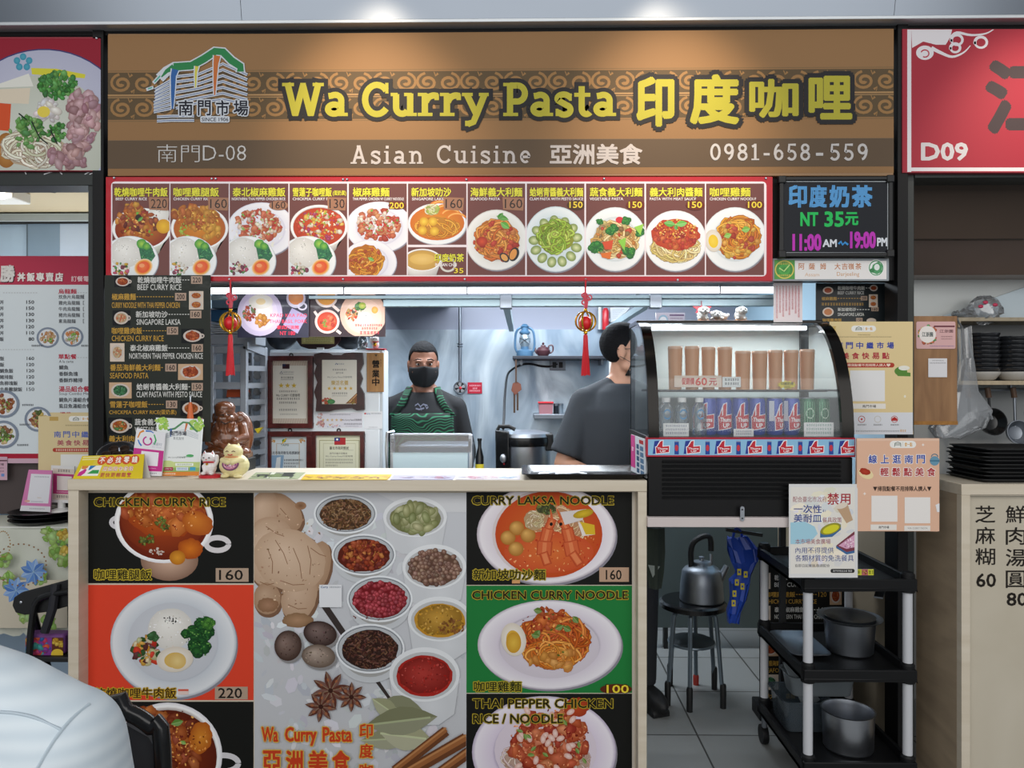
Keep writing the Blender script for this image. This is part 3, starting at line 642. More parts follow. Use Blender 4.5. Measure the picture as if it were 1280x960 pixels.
  k.plate(cx, 301, 39, 38, 'eef0f1', 'd6dcdf'); k.noodles(cx, 309, 33, 20, ['ecdc9c', 'e0c97a', 'f4e8b8'], 110, 2.4); k.ell(cx, 293, 30, 20, 'd8602a', 'b83a1c', n=30, wob=.06); k.chunks(cx, 294, 28, 18, ['c8321c', 'd84a22', 'b0281a', 'e06a2c'], 90, 3.2); k.flecks(cx, 286, 26, 12, ['f0c04a', 'e89a3a', 'f6d880'], 90, 1.3)
  k.leaf(cx, 281, 15, 8, 3.3, '5fae4a'); k.leaf(cx, 281, 15, 8, -.15, '6cbc52'); k.leaf(cx, 281, 7, 5, 1.4, '4d9a3c')
 else:
  k.plate(cx, 299, 40, 40, 'ecf0f1', 'd2dadd'); k.noodles(cx + 4, 296, 30, 30, ['e8a02c', 'd98820', 'f0b848', 'c86a1c'], 110, 2.4); k.chunks(cx + 4, 300, 27, 25, ['eebc48', 'b8361c', 'd8641e', 'e8a83a'], 40, 3.6); k.leaf(cx + 8, 288, 11, 8, -.2, '7ab848'); k.leaf(cx - 14, 296, 10, 7, -.3, '86bc4c')
  k.egg(a + 9, 301, 10.5, 14, -.15, 'ecc61e')
 k.h += 2e-4; k.clip(a, 229.5, b, 344)
 x0, x1 = nx[i]; y = 234.5
 k.text(names[i], x0, y, x1, y + 11.5, '4a4418', .05); k.text(names[i], x0, y, x1, y + 11.5, 'e6e03c', .028)
 if i == 3: k.text('(蛋奶素)', 416, 238, 433, 245.5, 'd8d23c', .03)
 k.text(eng[i], ex[i][0], 247, ex[i][1], 250.6, 'efe6e6', .03)
 s, x0, x1, st = pr[i]; k.h += 1e-5
 if st == 0: k.poly([(x0 - 3, 246.5), (x1 + 2, 247.5), (x1 + 1, 263.5), (x0 - 2, 262)], 'a47458'); k.text(s, x0, 249, x1, 260.5, '2a1c18', .0)
 elif st == 1: k.ell((x0 + x1) / 2, 257, 12, 6, 'a8765a'); k.text(s, x0, 252, x1, 261, '2a1c18', 0)
 elif st == 2: k.ell((x0 + x1) / 2, 257, 11, 5, '7a2a1c'); k.text(s, x0 - 1, 252.5, x1, 261.5, '3a1408', .08); k.text(s, x0, 253, x1 - 1, 261, 'f2d23a', .03)
 else: k.ell((x0 + x1) / 2, 256.5, 12, 6.4, '6a2412' if i > 7 else '4a2c12'); k.text(s, x0 - 1, 251.4, x1, 260.8, '3a1408', .08); k.text(s, x0 - .4, 252, x1 - .6, 260.2, 'f2d23a', .03)
k.clip(); k.build('printed_dishes', GLOSS, mb, 'printed panels with dishes, names and prices')
def screws(root, Y, pts, r=.0045):
 for u, v in pts: MB().lathe([(r, 0), (r, .003), (r * .5, .005)], P(u, v, Y - .001), 10, (0, -1, 0)).build('screw', STEEL, root)
screws(mb, YM, ((265, 223.5), (270, 223.5), (429, 224.3), (434, 224.3), (583, 224.5), (755, 223.5), (957, 223), (143, 222.5), (287, 349), (429, 349), (581, 349), (847, 350), (732, 349.5)))
# ------------------------------------------------------------------ boards and notices on the front
def sheet(name, pts, Y, label, cat, draw, m=None, th=.004, paper='eeeeee', group=None, inkmat=None, pm=None, extra=0.0, part='paper'):
 """a flat sheet whose corners are photo points (tl, tr, br, bl) standing on the plane Y; DRAW(ink) prints on it"""
 q = [P(u, v, Y) for u, v in pts]
 t = thing(name, label, cat, ((q[2].x + q[3].x) / 2, Y, min(q[2].z, q[3].z)), group)
 MB().slab([q[3], q[2], q[1], q[0]], th).build(part, pm or mat('paper_' + paper, paper, .6, 0, .02, 6), t)
 k = Ink(front(Y), .0006 + extra); draw(k); k.build('print', inkmat or INK, t); return t
# black wipe-clean board with coloured writing
YB = YS - .045
bb = board('writing_board', (976, 222, 1114, 320), YB, .018, mat('slate_board_face', '1a1d24', .55, 0, .05, 4, spec=.25), 'black writing board with blue, green and pink hand lettering beside the red menu', 'writing board')
m = MB()
for a, b, c, d in ((974, 221, 1115, 226), (974, 316, 1115, 321), (974, 221, 979, 321), (1110, 221, 1115, 321)):
 p, q = P(a, d, YB), P(c, b, YB); m.box(p.x, q.x, YB - .008, YB + .012, p.z, q.z)
m.build('frame', BLACKM, bb, bevel=.002)
for u, v in ((977, 225), (1112, 224), (1112, 317), (977, 318)):
 p = P(u, v, YB); MB().box(p.x - .014, p.x + .014, YB - .012, YB + .014, p.z - .014, p.z + .014).build('corner_cap', BLACKM, bb, bevel=.004)
k = Ink(front(YB), .001)
for a, b, c, d in ((979, 226.5, 1110, 227.4), (979, 315.5, 1110, 316.6), (978.6, 227, 979.6, 316), (1109, 226, 1110, 316)): k.rect(a, b, c, d, 'aeb4b8')
for ch, a, b in (('印', 985, 1009), ('度', 1011, 1034), ('奶', 1036, 1062), ('茶', 1064, 1091)): k.text(ch, a, 231, b, 260, '5a9bd2', .05)
k.text('NT', 1000, 265, 1023, 283, '2fc060', .05); k.text('35', 1030, 264, 1055, 284, '2fc060', .05); k.text('元', 1056, 265, 1073, 282, '2fc060', .05)
k.text('11:00', 990, 292, 1027, 314, 'c03cb8', .05); k.text('AM', 1028, 299, 1046, 309, 'dadfe6', .05)
k.line([(1048, 305), (1051, 302), (1053, 306), (1056, 303), (1060, 306)], 2.6, '3f8fd0')
k.text('19:00', 1062, 289, 1095, 311, 'c03cb8', .05); k.text('PM', 1096, 297, 1109, 308, 'dadfe6', .05)
k.build('hand_lettering', INK, bb, 'blue, green, pink and white hand lettering')
def tea(k):
 k.rect(967, 324, 1111, 350, '8f979d'); k.rect(993, 326, 1108, 349, 'e9e6e4'); k.rect(968, 325, 993.5, 349, '4d9a44'); k.ell(980.5, 337, 12, 11.5, 'd9c65a', n=24); k.ell(980.5, 337, 10.6, 10, '3f8f3c', n=24); k.ell(980.5, 337, 7, 6.6, '2f7f34', '4fae4a'); k.line([(974, 335), (980, 339), (987, 331)], 1.6, 'bfe08a')
 k.fake(973, 328.5, 988, 331, 'e6d060'); k.fake(973, 343, 988, 345.5, 'e6d060')
 for ch, a in (('阿', 998), ('薩', 1011), ('姆', 1025), ('大', 1043), ('吉', 1052), ('嶺', 1060), ('茶', 1069)): k.text(ch, a, 329, a + 7.6, 337, 'c07a4a', .02)
 k.text('Assam', 1006, 341, 1024, 345.5, 'd9b08a', 0); k.text('Darjeeling', 1046, 340, 1074, 346.5, 'cf9a66', 0)
 k.ell(1095, 335, 10, 10.5, 'eef2ee', n=22); k.ring(1095, 335, 8.5, 9, 1.2, '3f8f5a', n=22); k.poly([(1088, 340), (1091, 331), (1098, 327), (1103, 332), (1102, 340), (1096, 343)], '4a9a62'); k.ell(1096, 334, 3.4, 4, 'e6efe8'); k.ell(1090, 338, 3, 2.4, '2f7f48')
sheet('tea_sign', [(966, 323), (1111, 323), (1111, 351), (966, 351)], YS - .02, 'small laminated tea sign with green emblems under the black writing board', 'sign', tea, paper='8f979d', inkmat=GLOSS, pm=mat('clear_sleeve_grey', '8f979d', .3, 0, .02), part='sleeve')
def red_note(k):
 k.rect(967, 353, 1003, 402, 'ebe3e6')
 for i in range(8): k.vtext('本店使用國產豬肉製作美味料理歡迎品嚐', 971 + i * 3.9, 357, 398 - (i * 7 % 12), 2.2, 'cf5a66')
sheet('paper_notice', [(967, 352.5), (1003, 352.5), (1003, 402.5), (967, 402.5)], YS + .05, 'white paper notice with columns of small red characters under the tea sign', 'notice', red_note, th=.0015)
# dark hanging menus
def mini_dish(k, x0, y0, x1, y1, kind):
 bg = {'dark': '15171a', 'pale': 'd8c8b8', 'wood': 'c9a888'}[kind[0]]
 k.rect(x0, y0, x1, y1, bg); cx, cy = (x0 + x1) / 2, (y0 + y1) / 2; rx, ry = (x1 - x0) * .42, (y1 - y0) * .42
 if kind[0] == 'dark': k.ring(cx + rx * .95, cy, rx * .25, ry * .3, 1.4, 'd0c4ba')
 k.ell(cx, cy, rx, ry, 'e6ded8', 'c9bdb4', n=20)
 c = {'red': ['b04a22', 'c8642c', '8a3214'], 'green': ['2f6a44', '3f8a58', '1d4a30'], 'orange': ['c86a2c', 'd8853c', 'a84a1c'], 'mix': ['c8702a', '3f7a3a', 'd8b070', 'a83a1c'], 'rice': ['e0c8a0', 'd89a6a', 'c86a4a']}[kind[1]]
 k.ell(cx, cy, rx * .76, ry * .76, mixc(c[0], '#000000', .2)); k.chunks(cx, cy, rx * .7, ry * .68, c, 34, rx * .16)
def price(k, s, x0, y0, x1, y1): k.rect(x0, y0, x1, y1, 'b49a88'); k.text(s, x0 + (x1 - x0) * .14, y0 + (y1 - y0) * .16, x1 - (x1 - x0) * .14, y1 - (y1 - y0) * .16, '241c1c', .02)
WHT_, AMB = 'd6d6d2', 'c59a42'
def dash(k, x0, x1, y, col):
 x = x0
 while x < x1 - 1.2: k.rect(x, y - .45, x + 2.0, y + .45, col); x += 3.4
def bigmenu(k):
 k.rect(131, 344, 263, 552, '2c302b')
 def row(ch, en, y, c, x0, x1, px, pv, dish=None, kind=None, e0=None, e1=None, ey=None):
  k.text(ch, x0, y - 4.2, x1, y + 4.2, c, .02); k.h += 1e-5
  if pv: dash(k, x1 + 1, px - 1, y, c); price(k, pv, px, y - 4.8, px + 14, y + 4.8)
  if en: k.text(en, e0, ey - 3.6, e1, ey + 3.6, c, .01)
  if dish: mini_dish(k, *dish, kind)
 row('乾燒咖哩牛肉飯', 'BEEF CURRY RICE', 350, WHT_, 172, 227, 239, '220', (143, 345, 164, 359), ('dark', 'red'), 172, 227, 359)
 row('椒麻雞麵', 'CURRY NOODLE WITH THAI PEPPER CHICKEN', 371, AMB, 140, 170, 219, '200', None, None, 140, 225, 381.5)
 mini_dish(k, 236.5, 364, 254.5, 375, ('pale', 'orange')); mini_dish(k, 236.5, 375, 254.5, 387, ('pale', 'orange'))
 row('新加坡叻沙', 'SINGAPORE LAKSA', 393, WHT_, 170, 210, 238, '160', (141, 388, 163, 407), ('dark', 'rice'), 171, 226, 402.5)
 row('咖哩雞肉飯', 'CHICKEN CURRY RICE', 413.5, AMB, 140, 178, 209, '150', (227, 411, 255, 429), ('dark', 'red'), 140, 205, 423)
 row('泰北椒麻雞飯', 'NORTHERN THAI PEPPER CHICKEN RICE', 435, WHT_, 163, 210, 240, '160', (138, 429, 156, 452), ('pale', 'rice'), 162, 254, 445)
 row('番茄海鮮義大利麵', 'SEAFOOD PASTA', 459.5, AMB, 138, 201, 207, '160', (223, 455, 254, 475), ('wood', 'red'), 138, 186, 469.5)
 row('蛤蜊青醬義大利麵', 'CLAM PASTA WITH PESTO SAUCE', 483.5, WHT_, 171, 235, 240, '150', (137, 478, 165, 498), ('wood', 'green'), 171, 253, 493)
 row('雪蓮子咖哩飯', 'CHICKPEA CURRY RICE(蛋奶素)', 505.5, AMB, 138, 185, 208, '130', (226, 501, 253, 520), ('dark', 'orange'), 137, 221, 515.5)
 row('蔬食義大利麵', 'VEGETABLE PASTA', 527.5, WHT_, 169, 216, 240, '150', (136, 522, 165, 543), ('dark', 'mix'), 169, 215, 537)
 row('義大利肉醬麵', 'PASTA WITH MEAT SAUCE', 548.5, AMB, 137, 185, 208, '150', None, None, 137, 213, 558)
ym_ = lambda v: YM - .014 + (v - 344) / 208 * .06
q = [P(131, 344, ym_(344)), P(263, 344, ym_(344)), P(263, 552, ym_(552)), P(131, 552, ym_(552))]
hm = thing('hanging_menu', 'tall dark hanging menu with white and amber lines left of the kitchen opening', 'menu board', tuple((q[2] + q[3]) / 2))
MB().slab([q[3], q[2], q[1], q[0]], .004).build('board', mat('dark_olive_board', '2c302b', .35, 0, .03), hm)
nq = (q[2] - q[3]).cross(q[0] - q[3]); eye = Vector((0, 0, CAM_Z))
k = Ink(lambda u, v, h: eye + ray(u, v) * ((q[3] - eye).dot(nq) / ray(u, v).dot(nq)) + Vector((0, -h, 0)), .0012); k.clip(131, 344, 263, 552); bigmenu(k); k.build('print', GLOSS, hm)
def smallmenu(k):
 k.rect(1020, 354, 1112, 405, '20262a')
 k.ell(1035, 363, 6.5, 4.6, 'd8c8bc'); k.ell(1035, 363, 4.6, 3.2, 'b0502c'); k.text('乾燒咖哩牛肉飯', 1047, 357.5, 1081, 362.5, WHT_, .02); k.text('BEEF CURRY RICE', 1047, 364, 1080, 368, WHT_, .01); dash(k, 1082, 1090, 360, WHT_); k.ell(1092, 360, 5, 4, 'd0c4bc'); k.ell(1092, 360, 3.6, 2.6, '96401f')
 k.text('椒麻雞麵', 1027, 371, 1046, 375.5, AMB, .02); dash(k, 1047, 1076, 373, AMB); price(k, '200', 1076, 370, 1084, 375.5); k.fake(1027, 378.5, 1078, 382, AMB); mini_dish(k, 1086, 368, 1097, 376, ('pale', 'orange')); mini_dish(k, 1086, 376, 1097, 384, ('pale', 'orange'))
 k.ell(1035, 390, 7, 5.6, 'd8c8bc'); k.ell(1035, 390, 5, 4, 'c07a4a'); k.text('新加坡叻沙', 1047, 384.5, 1070, 389, WHT_, .02); dash(k, 1071, 1089, 387, WHT_); price(k, '160', 1089, 384, 1098, 389); k.text('SINGAPORE LAKSA', 1047, 391, 1080, 395, WHT_, .01)
 k.text('咖哩雞肉飯', 1028, 398, 1052, 402, AMB, .02); price(k, '150', 1070, 397.5, 1078, 402.5); k.ell(1089, 401, 6, 3.4, 'd8c8bc')
sheet('wall_menu', [(1020, 354), (1112, 354), (1112, 406), (1020, 406)], YS + .12, 'small dark wall menu sheet tucked behind the yellow poster', 'menu sheet', smallmenu, paper='20262a', inkmat=GLOSS, pm=mat('dark_sheet', '20262a', .35, 0, .03), part='board')
# two laminated pictures under the light tube
def pic1(k):
 k.rect(298, 365, 385, 421, '2b2b3c'); k.ell(325, 391, 28, 29, 'd9cbe0', 'bfb2cc'); k.ell(325, 391, 22, 23, 'e4d6e6', 'd2c4d8'); k.ell(327, 386, 14, 12, 'f3eeea', 'ded6d2'); k.ell(326, 377, 15, 9, 'f6f2ec', 'e0d8cc'); k.ell(326, 377, 6, 4, 'f0d8a8')
 k.chunks(312, 391, 8, 10, ['b8503a', 'c86a4a', '5a7a4a', '9a3a2c'], 50, 2); k.chunks(327, 401, 9, 6.5, ['d08a3c', 'c0742c', 'e0a050'], 24, 3); k.ell(370, 373, 12, 12, 'cfc8d8', 'b8b0c4'); k.ell(370, 372, 9.5, 9, 'd89058', 'c87a44'); k.ring(378, 383, 5, 4, 2, 'c4bccc')
 k.poly([(365, 385), (384, 395), (372, 417), (354, 406)], '9c92b4')
 k.h += 1e-5
 k.text('KPAD KRA PAO', 338, 392, 384, 396.5, 'd8324c', .0); k.text('THAI BASIL PORK', 337, 399.5, 384, 404, 'd8324c', .0); k.text('泰式打拋豬', 346, 406.5, 374, 411.5, 'd8324c', .03); k.text('NT 180', 350, 414, 369, 419, 'd8324c', .02)
def pic2(k):
 k.rect(386, 365, 481, 420, '33262c'); k.clip(386, 365, 481, 420); k.ell(454, 393, 29, 29, 'e6c6b4', 'd0a894'); k.ell(454, 395, 23, 22, 'ecd0c0', 'e2bca8'); k.clip()
 k.ell(408, 372, 14, 12.5, 'e9dcd8', 'cbbab6'); k.ell(408, 371.5, 11.5, 10, 'dca04c', 'cf8c3c'); k.line([(416, 382), (424, 389)], 3.4, 'd8c4bc'); k.ell(409, 402, 15.5, 15, 'ecd8d0', 'd4b8b0'); k.ell(409, 402, 12.5, 12, 'd85030', 'b83a22'); k.chunks(411, 402, 9, 8, ['d84a2c', 'e06a40', 'b02a1c'], 20, 3); k.flecks(406, 404, 4, 5, ['6a8a3a'], 14, 1.5); k.line([(397, 395), (393, 389)], 3.2, 'd8c4bc'); k.line([(421, 413), (426, 417)], 3.4, 'd8c4bc')
 k.broccoli(450, 384, 8, False, '4f8a3a', '23532a'); k.ell(453, 382, 4.5, 4, 'c8c04a', '8aa83c'); k.ell(468.5, 387.5, 4, 4.4, 'f0b860', 'e09a3c'); k.rice(456, 399, 9, 9); k.chunks(440, 393, 7, 9, ['d8402c', 'e07a4a', '3a3a30', 'c8a05a'], 40, 1.8)
 k.h += 1e-5
 k.fake(444, 405, 478, 408, 'c83a4c'); k.fake(452, 409, 472, 412, 'c83a4c'); k.fake(450, 414, 474, 418, 'c83a4c')
ph1 = sheet('dish_picture', [(297, 364), (386, 364), (386, 422), (297, 422)], YS + .30, 'laminated picture of rice and egg with red lettering hanging under the light tube', 'picture', pic1, paper='2b2b3c', inkmat=GLOSS, pm=mat('laminate_dark', '2b2b3c', .3, 0, .02), part='sleeve', th=.002)
ph2 = sheet('dish_picture', [(386, 364), (482, 364), (482, 421), (386, 421)], YS + .31, 'laminated picture of two soup cups and a rice plate above the white cabinet', 'picture', pic2, paper='33262c', inkmat=GLOSS, pm=mat('laminate_plum', '33262c', .3, 0, .02), part='sleeve', th=.002)
# ------------------------------------------------------------------ light tube and steel frame under the red menu
tb = thing('light_tube', 'long white fluorescent light tube under the red menu board', 'light', (0, 3.0, Z(364, 3.0)))
MB().box(X(262, 3.0), X(968, 3.0), 2.985, 3.04, Z(359.5, 3.0), Z(353, 3.0)).build('housing', mat('grey_housing', 'aab2ba', .4, .3, .03), tb, bevel=.003)
MB().tube([(X(262, 3.0), 3.0, Z(363, 3.0)), (X(968, 3.0), 3.0, Z(363, 3.0))], .0125, 14).build('lamp', mat('lit_tube', 'ffffff', .4, 0, 0, emit='f4f8ff', estr=3.0), tb)
for u in (290, 430, 584, 731, 900): MB().box(X(u - .8, 2.985), X(u + .8, 2.985), 2.98, 2.99, Z(368, 2.985), Z(352, 2.985)).build('clip', STEEL, tb)
for u in (300, 930): MB().box(X(u, 3.0), X(u + 5, 3.0), 3.0, 3.02, Z(353, 3.0), 2.4).build('hanger', STEELD, tb)
fr = thing('steel_frame', 'galvanised steel frame bars behind the light tube', 'frame', (0, 3.12, Z(384, 3.12)))
GALV = mat('galvanised_steel', '9fb2b8', .45, .6, .1, 12)
MB().box(X(480, 3.12), X(968, 3.12), 3.10, 3.14, Z(383.5, 3.12), Z(375, 3.12)).build('rail', GALV, fr, bevel=.002)
MB().box(X(262, 3.12), X(968, 3.12), 3.10, 3.14, Z(374, 3.12), Z(369.5, 3.12)).build('rail', GALV, fr, bevel=.002)
MB().bar((X(632, 3.1), 3.14, Z(377, 3.12)), (X(632, 3.1), 4.7, Z(377, 3.12)), .03).build('cross_bar', GALV, fr)
MB().bar((X(815, 3.1), 3.14, Z(377, 3.12)), (X(815, 3.1), 4.7, Z(377, 3.12)), .03).build('cross_bar', GALV, fr)
for u in (625, 812): MB().box(X(u, 3.1), X(u + 15, 3.1), 3.09, 3.15, Z(386, 3.12), Z(369, 3.12)).build('bracket', STEELD, fr, bevel=.002)
for u in (255, 975): MB().box(X(u, 3.12), X(u + 6, 3.12), 3.10, 3.15, Z(384, 3.12), 2.4).build('hanger', GALV, fr)
# ------------------------------------------------------------------ lantern ornaments
REDC = mat('red_silk', 'd0202c', .5, 0, .08, 30); GOLD = mat('gold_plastic', 'd8a830', .22, .85, .05, 20)
def lantern(u, label):
 Y = YM - .02; s = Y / F_PX
 r = thing('lantern_ornament', label, 'ornament', tuple(P(u, 470, Y)), 'lantern ornaments under the menu')
 def q(dx, v, dy=0): return P(u + dx, v, Y) + Vector((0, dy, 0))
 MB().tube([q(0, 349), q(0, 366)], 1.1 * s, 6).build('cord', REDC, r)
 m = MB()
 for i in range(3):
  m.torus(q(-2 + 2 * (i % 2) * 2, 369 + i * 4.5), 2.6 * s, 1.1 * s, (0, 1, 0), 14, 6)
 m.torus(q(4.5, 372), 3.2 * s, .9 * s, (0, 1, 0), 14, 6); m.tube([q(0, 366), q(-1, 372), q(1, 378), q(0, 385)], 2.4 * s, 8)
 m.build('knot', mat('pink_red_knot', 'd04a5a', .6, 0, .15, 60), r)
 MB().ell(q(0, 387.5), 2.4 * s, 12).build('bead', GOLD, r); MB().ell(q(0, 416), 2.6 * s, 12).build('bead', GOLD, r)
 for i in range(6):
  a = math.pi * i / 3 + .1; pts = []
  for j in range(13):
   t = math.pi * j / 12; rr = 12.6 * s * math.sin(t); z = Z(402, Y) + 12.4 * s * math.cos(t)
   pts.append((q(0, 402).x + rr * math.cos(a), Y + rr * math.sin(a), z))
  MB().tube(pts, [.8 * s + .5 * s * math.sin(math.pi * j / 12) for j in range(13)], 6).build('cage_rib', GOLD, r)
 MB().ell(q(0, 404), (8.4 * s, 8.4 * s, 8.8 * s), 20).build('ball', mat('red_lantern_ball', 'd81c28', .3, 0, .04, 20), r)
 m = MB(); rr = random.Random(3); m.lathe([(2.4 * s, 0), (3.0 * s, -5 * s), (3.4 * s, -25 * s), (4.6 * s, -50 * s)], q(0, 418.5), 14)
 for i in range(26):
  a = rr.uniform(0, 6.28); m.tube([q(0, 418.5) + Vector((1.9 * s * math.cos(a), 1.9 * s * math.sin(a), 0)), q(0, 440) + Vector((3.2 * s * math.cos(a), 3.2 * s * math.sin(a), 0)), q(0, 469 + rr.uniform(-1, 1)) + Vector((5.2 * s * math.cos(a), 5.2 * s * math.sin(a), 0))], .55 * s, 5)
 m.build('tassel', REDC, r)
lantern(288, 'gold and red lantern ornament with tassel hanging beside the tall dark menu')
lantern(732, 'gold and red lantern ornament with tassel hanging beside the man in grey')
# ------------------------------------------------------------------ the counter with its posters
YC = 2.60; ZC = Z(600, YC)
ct = thing('counter', 'pale wood serving counter with six dish posters and a spice poster on its front', 'counter', (X(450, YC), YC, 0))
x0, x1 = X(85, YC), X(808.5, YC)
MB().box(x0, x1, YC - .004, YC + .36, Z(614, YC), ZC).build('worktop', PLYH, ct, bevel=.002)
MB().box(x0, X(98, YC), YC, YC + .28, 0, Z(614, YC)).build('post', PLY, ct, bevel=.0015)
MB().box(X(797.5, YC), x1, YC, YC + .28, 0, Z(614, YC)).build('post', PLY, ct, bevel=.0015)
YP = YC + .06
MB().box(X(98, YC), X(797.5, YC), YP, YP + .02, .04, Z(614, YC)).build('front_panel', PLY, ct)
MB().box(X(98, YC), X(797.5, YC), YC + .03, YP + .02, 0, .05).build('plinth', BLACKM, ct)
pp = front(YP)
def poster(name, draw, label, seed):
 k = Ink(pp, .0006 + .0002, seed=seed); draw(k); return k.build(name, INK, ct, label)
KH, DKB = 'd8c23c', '141513'
def outl(k, t, a, b, c, d, fill='16140c', edge='a8942c'): k.text(t, a - .9, b - .9, c + .9, d + .9, edge, .075, 8); k.h += 2e-5; k.text(t, a + .3, b + .3, c - .3, d - .3, fill, .02)
def chicken(k, cx, cy, rx, ry, n=26):
 k.chunks(cx, cy, rx, ry, ['c0581c', 'b0441a', 'd06a22', 'a83a14', 'd8782a'], n, rx * .22); k.flecks(cx, cy, rx, ry, ['e08a3a', '8a2a10', 'f0a858'], n * 2, rx * .03)
def p1(k):
 k.clip(110, 616, 317, 729); k.rect(110, 616, 317, 729, DKB); k.ell(212, 700, 36, 26, 'd8b49c', '8a6a58')
 k.ring(149, 653, 10, 6.5, 5, 'd6d4d8'); k.ring(272, 680, 14, 8, 6.5, 'dcd8da'); k.bowl(205, 652, 62, 52, 26, '9a3410', '6a2008', 'e4e2e6', 'c4bab6')
 k.ell(205, 648, 54, 44, 'b0481a', '7a2a0c'); k.h += 1e-5
 k.ell(205, 646, 46, 26, 'c8641f', 'a0400f', n=24, wob=.1); k.chunks(178, 636, 26, 16, ['c05a1e', 'b0481a', 'cc6a24'], 40, 9); k.chunks(225, 644, 30, 17, ['c8601c', 'd06c24', 'b84e18'], 44, 10); k.ell(247, 654, 20, 15, 'd8822e', 'b0561a', rot=.4, wob=.05, off=(-5, -6))
 k.ell(238, 686, 16, 13, 'd8781e', 'a84a10', wob=.08); k.ell(222, 697, 10, 9, 'e09a2e', 'b8701a'); k.flecks(205, 644, 46, 20, ['e8954a', 'f0b070', '8a3010'], 90, 1.4)
 for x, y in ((188, 673), (200, 652), (180, 676), (206, 657)): k.chunks(x, y, 6, 5, ['5c6a1e', '77842c', '3e4a14'], 14, 2.2)
 k.flecks(196, 690, 10, 5, ['d8c8b8', 'c8b8b0'], 22, 1.6); k.h += 2e-4
 outl(k, 'CHICKEN CURRY RICE', 118, 622, 282, 633); outl(k, '咖哩雞腿飯', 118, 711, 190, 725, '2a2810', 'c2ac34'); k.rect(270, 710, 311, 727, 'b49c88'); k.text('160', 274, 712, 304, 725, '1c1814', .02); k.clip()
def p2(k):
 k.clip(110, 731, 317, 875); k.rect(110, 731, 317, 875, 'e0452c'); k.plate(217, 803, 79, 69.5, 'ccd2da', 'b4bac4', 56); k.ell(216, 802, 56, 49, 'd2d6dc', 'c6cad2', n=40)
 k.rice(213, 786, 28, 26); k.ell(213, 774, 4, 3, 'e8e6e2'); k.flecks(213, 774, 8, 6, ['2a2a2a'], 16, 1.3)
 k.chunks(184, 813, 18, 17, ['d8402c', 'e89a2c', '2f5a2c', 'efe0c0', '6a3a3a', 'e8b050', 'cfd0a0'], 70, 4.6, hi=False)
 for x, y, r in ((254, 778, 12), (256, 790, 13), (241, 794, 15), (249, 809, 17)): k.broccoli(x, y, r, False, '2c6a2c', '123a1c')
 k.broccoli(260, 779, 10, False, '5a9a3a', '2a5a24'); k.chunks(193, 796, 5, 4, ['2f6a34'], 10, 4)
 k.egg(219, 824, 23, 16, -.1, 'd8b25c'); k.ell(222, 826, 11, 10, 'e8cf8c', 'd8b468'); k.h += 2e-4
 outl(k, '乾燒咖哩牛肉飯', 118, 859, 221, 873, '3a2410', 'c8a42c'); k.rect(223, 861, 236, 868, 'e8d0c8'); k.rect(223, 861, 236, 863.5, 'd8604c'); k.rect(269, 858, 310, 874, 'b49c88'); k.text('220', 273, 859.5, 303, 872.5, '1c1814', .02); k.clip()
def p3(k):
 k.clip(110, 877, 317, 1000); k.rect(110, 877, 317, 1000, DKB); k.ring(280, 954, 18, 10, 7, 'd8d6da'); k.bowl(210, 944, 68, 66, 34, '8a3412', '5a1c08', 'e0dee4', 'c4bcb8')
 k.chunks(188, 904, 24, 18, ['a8521c', 'c06a24', '8a3c14'], 44, 9); k.chunks(222, 930, 36, 34, ['9a3c18', 'b0501c', 'c86a24', '7a2a10'], 90, 8); k.ell(251, 922, 14, 20, 'd88a2c', 'b05a18', rot=.15, wob=.06); k.flecks(215, 925, 44, 38, ['e89a4a', '6a1e0c', 'f0b060'], 120, 1.8)
 k.leaf(214, 905, 16, 9, -.25, '5f8a3a'); k.leaf(196, 930, 18, 10, -.9, '6a943c'); k.leaf(226, 926, 8, 5, .5, '7aa84a'); k.leaf(204, 944, 7, 7, .5, '5a8a34'); k.clip()
L1 = poster('poster', p1, 'black poster of a chicken leg curry in a two handled cup', 11)
L2 = poster('poster', p2, 'orange red poster of a rice plate with broccoli and egg', 12)
L3 = poster('poster', p3, 'black poster of beef curry at the left foot', 13)
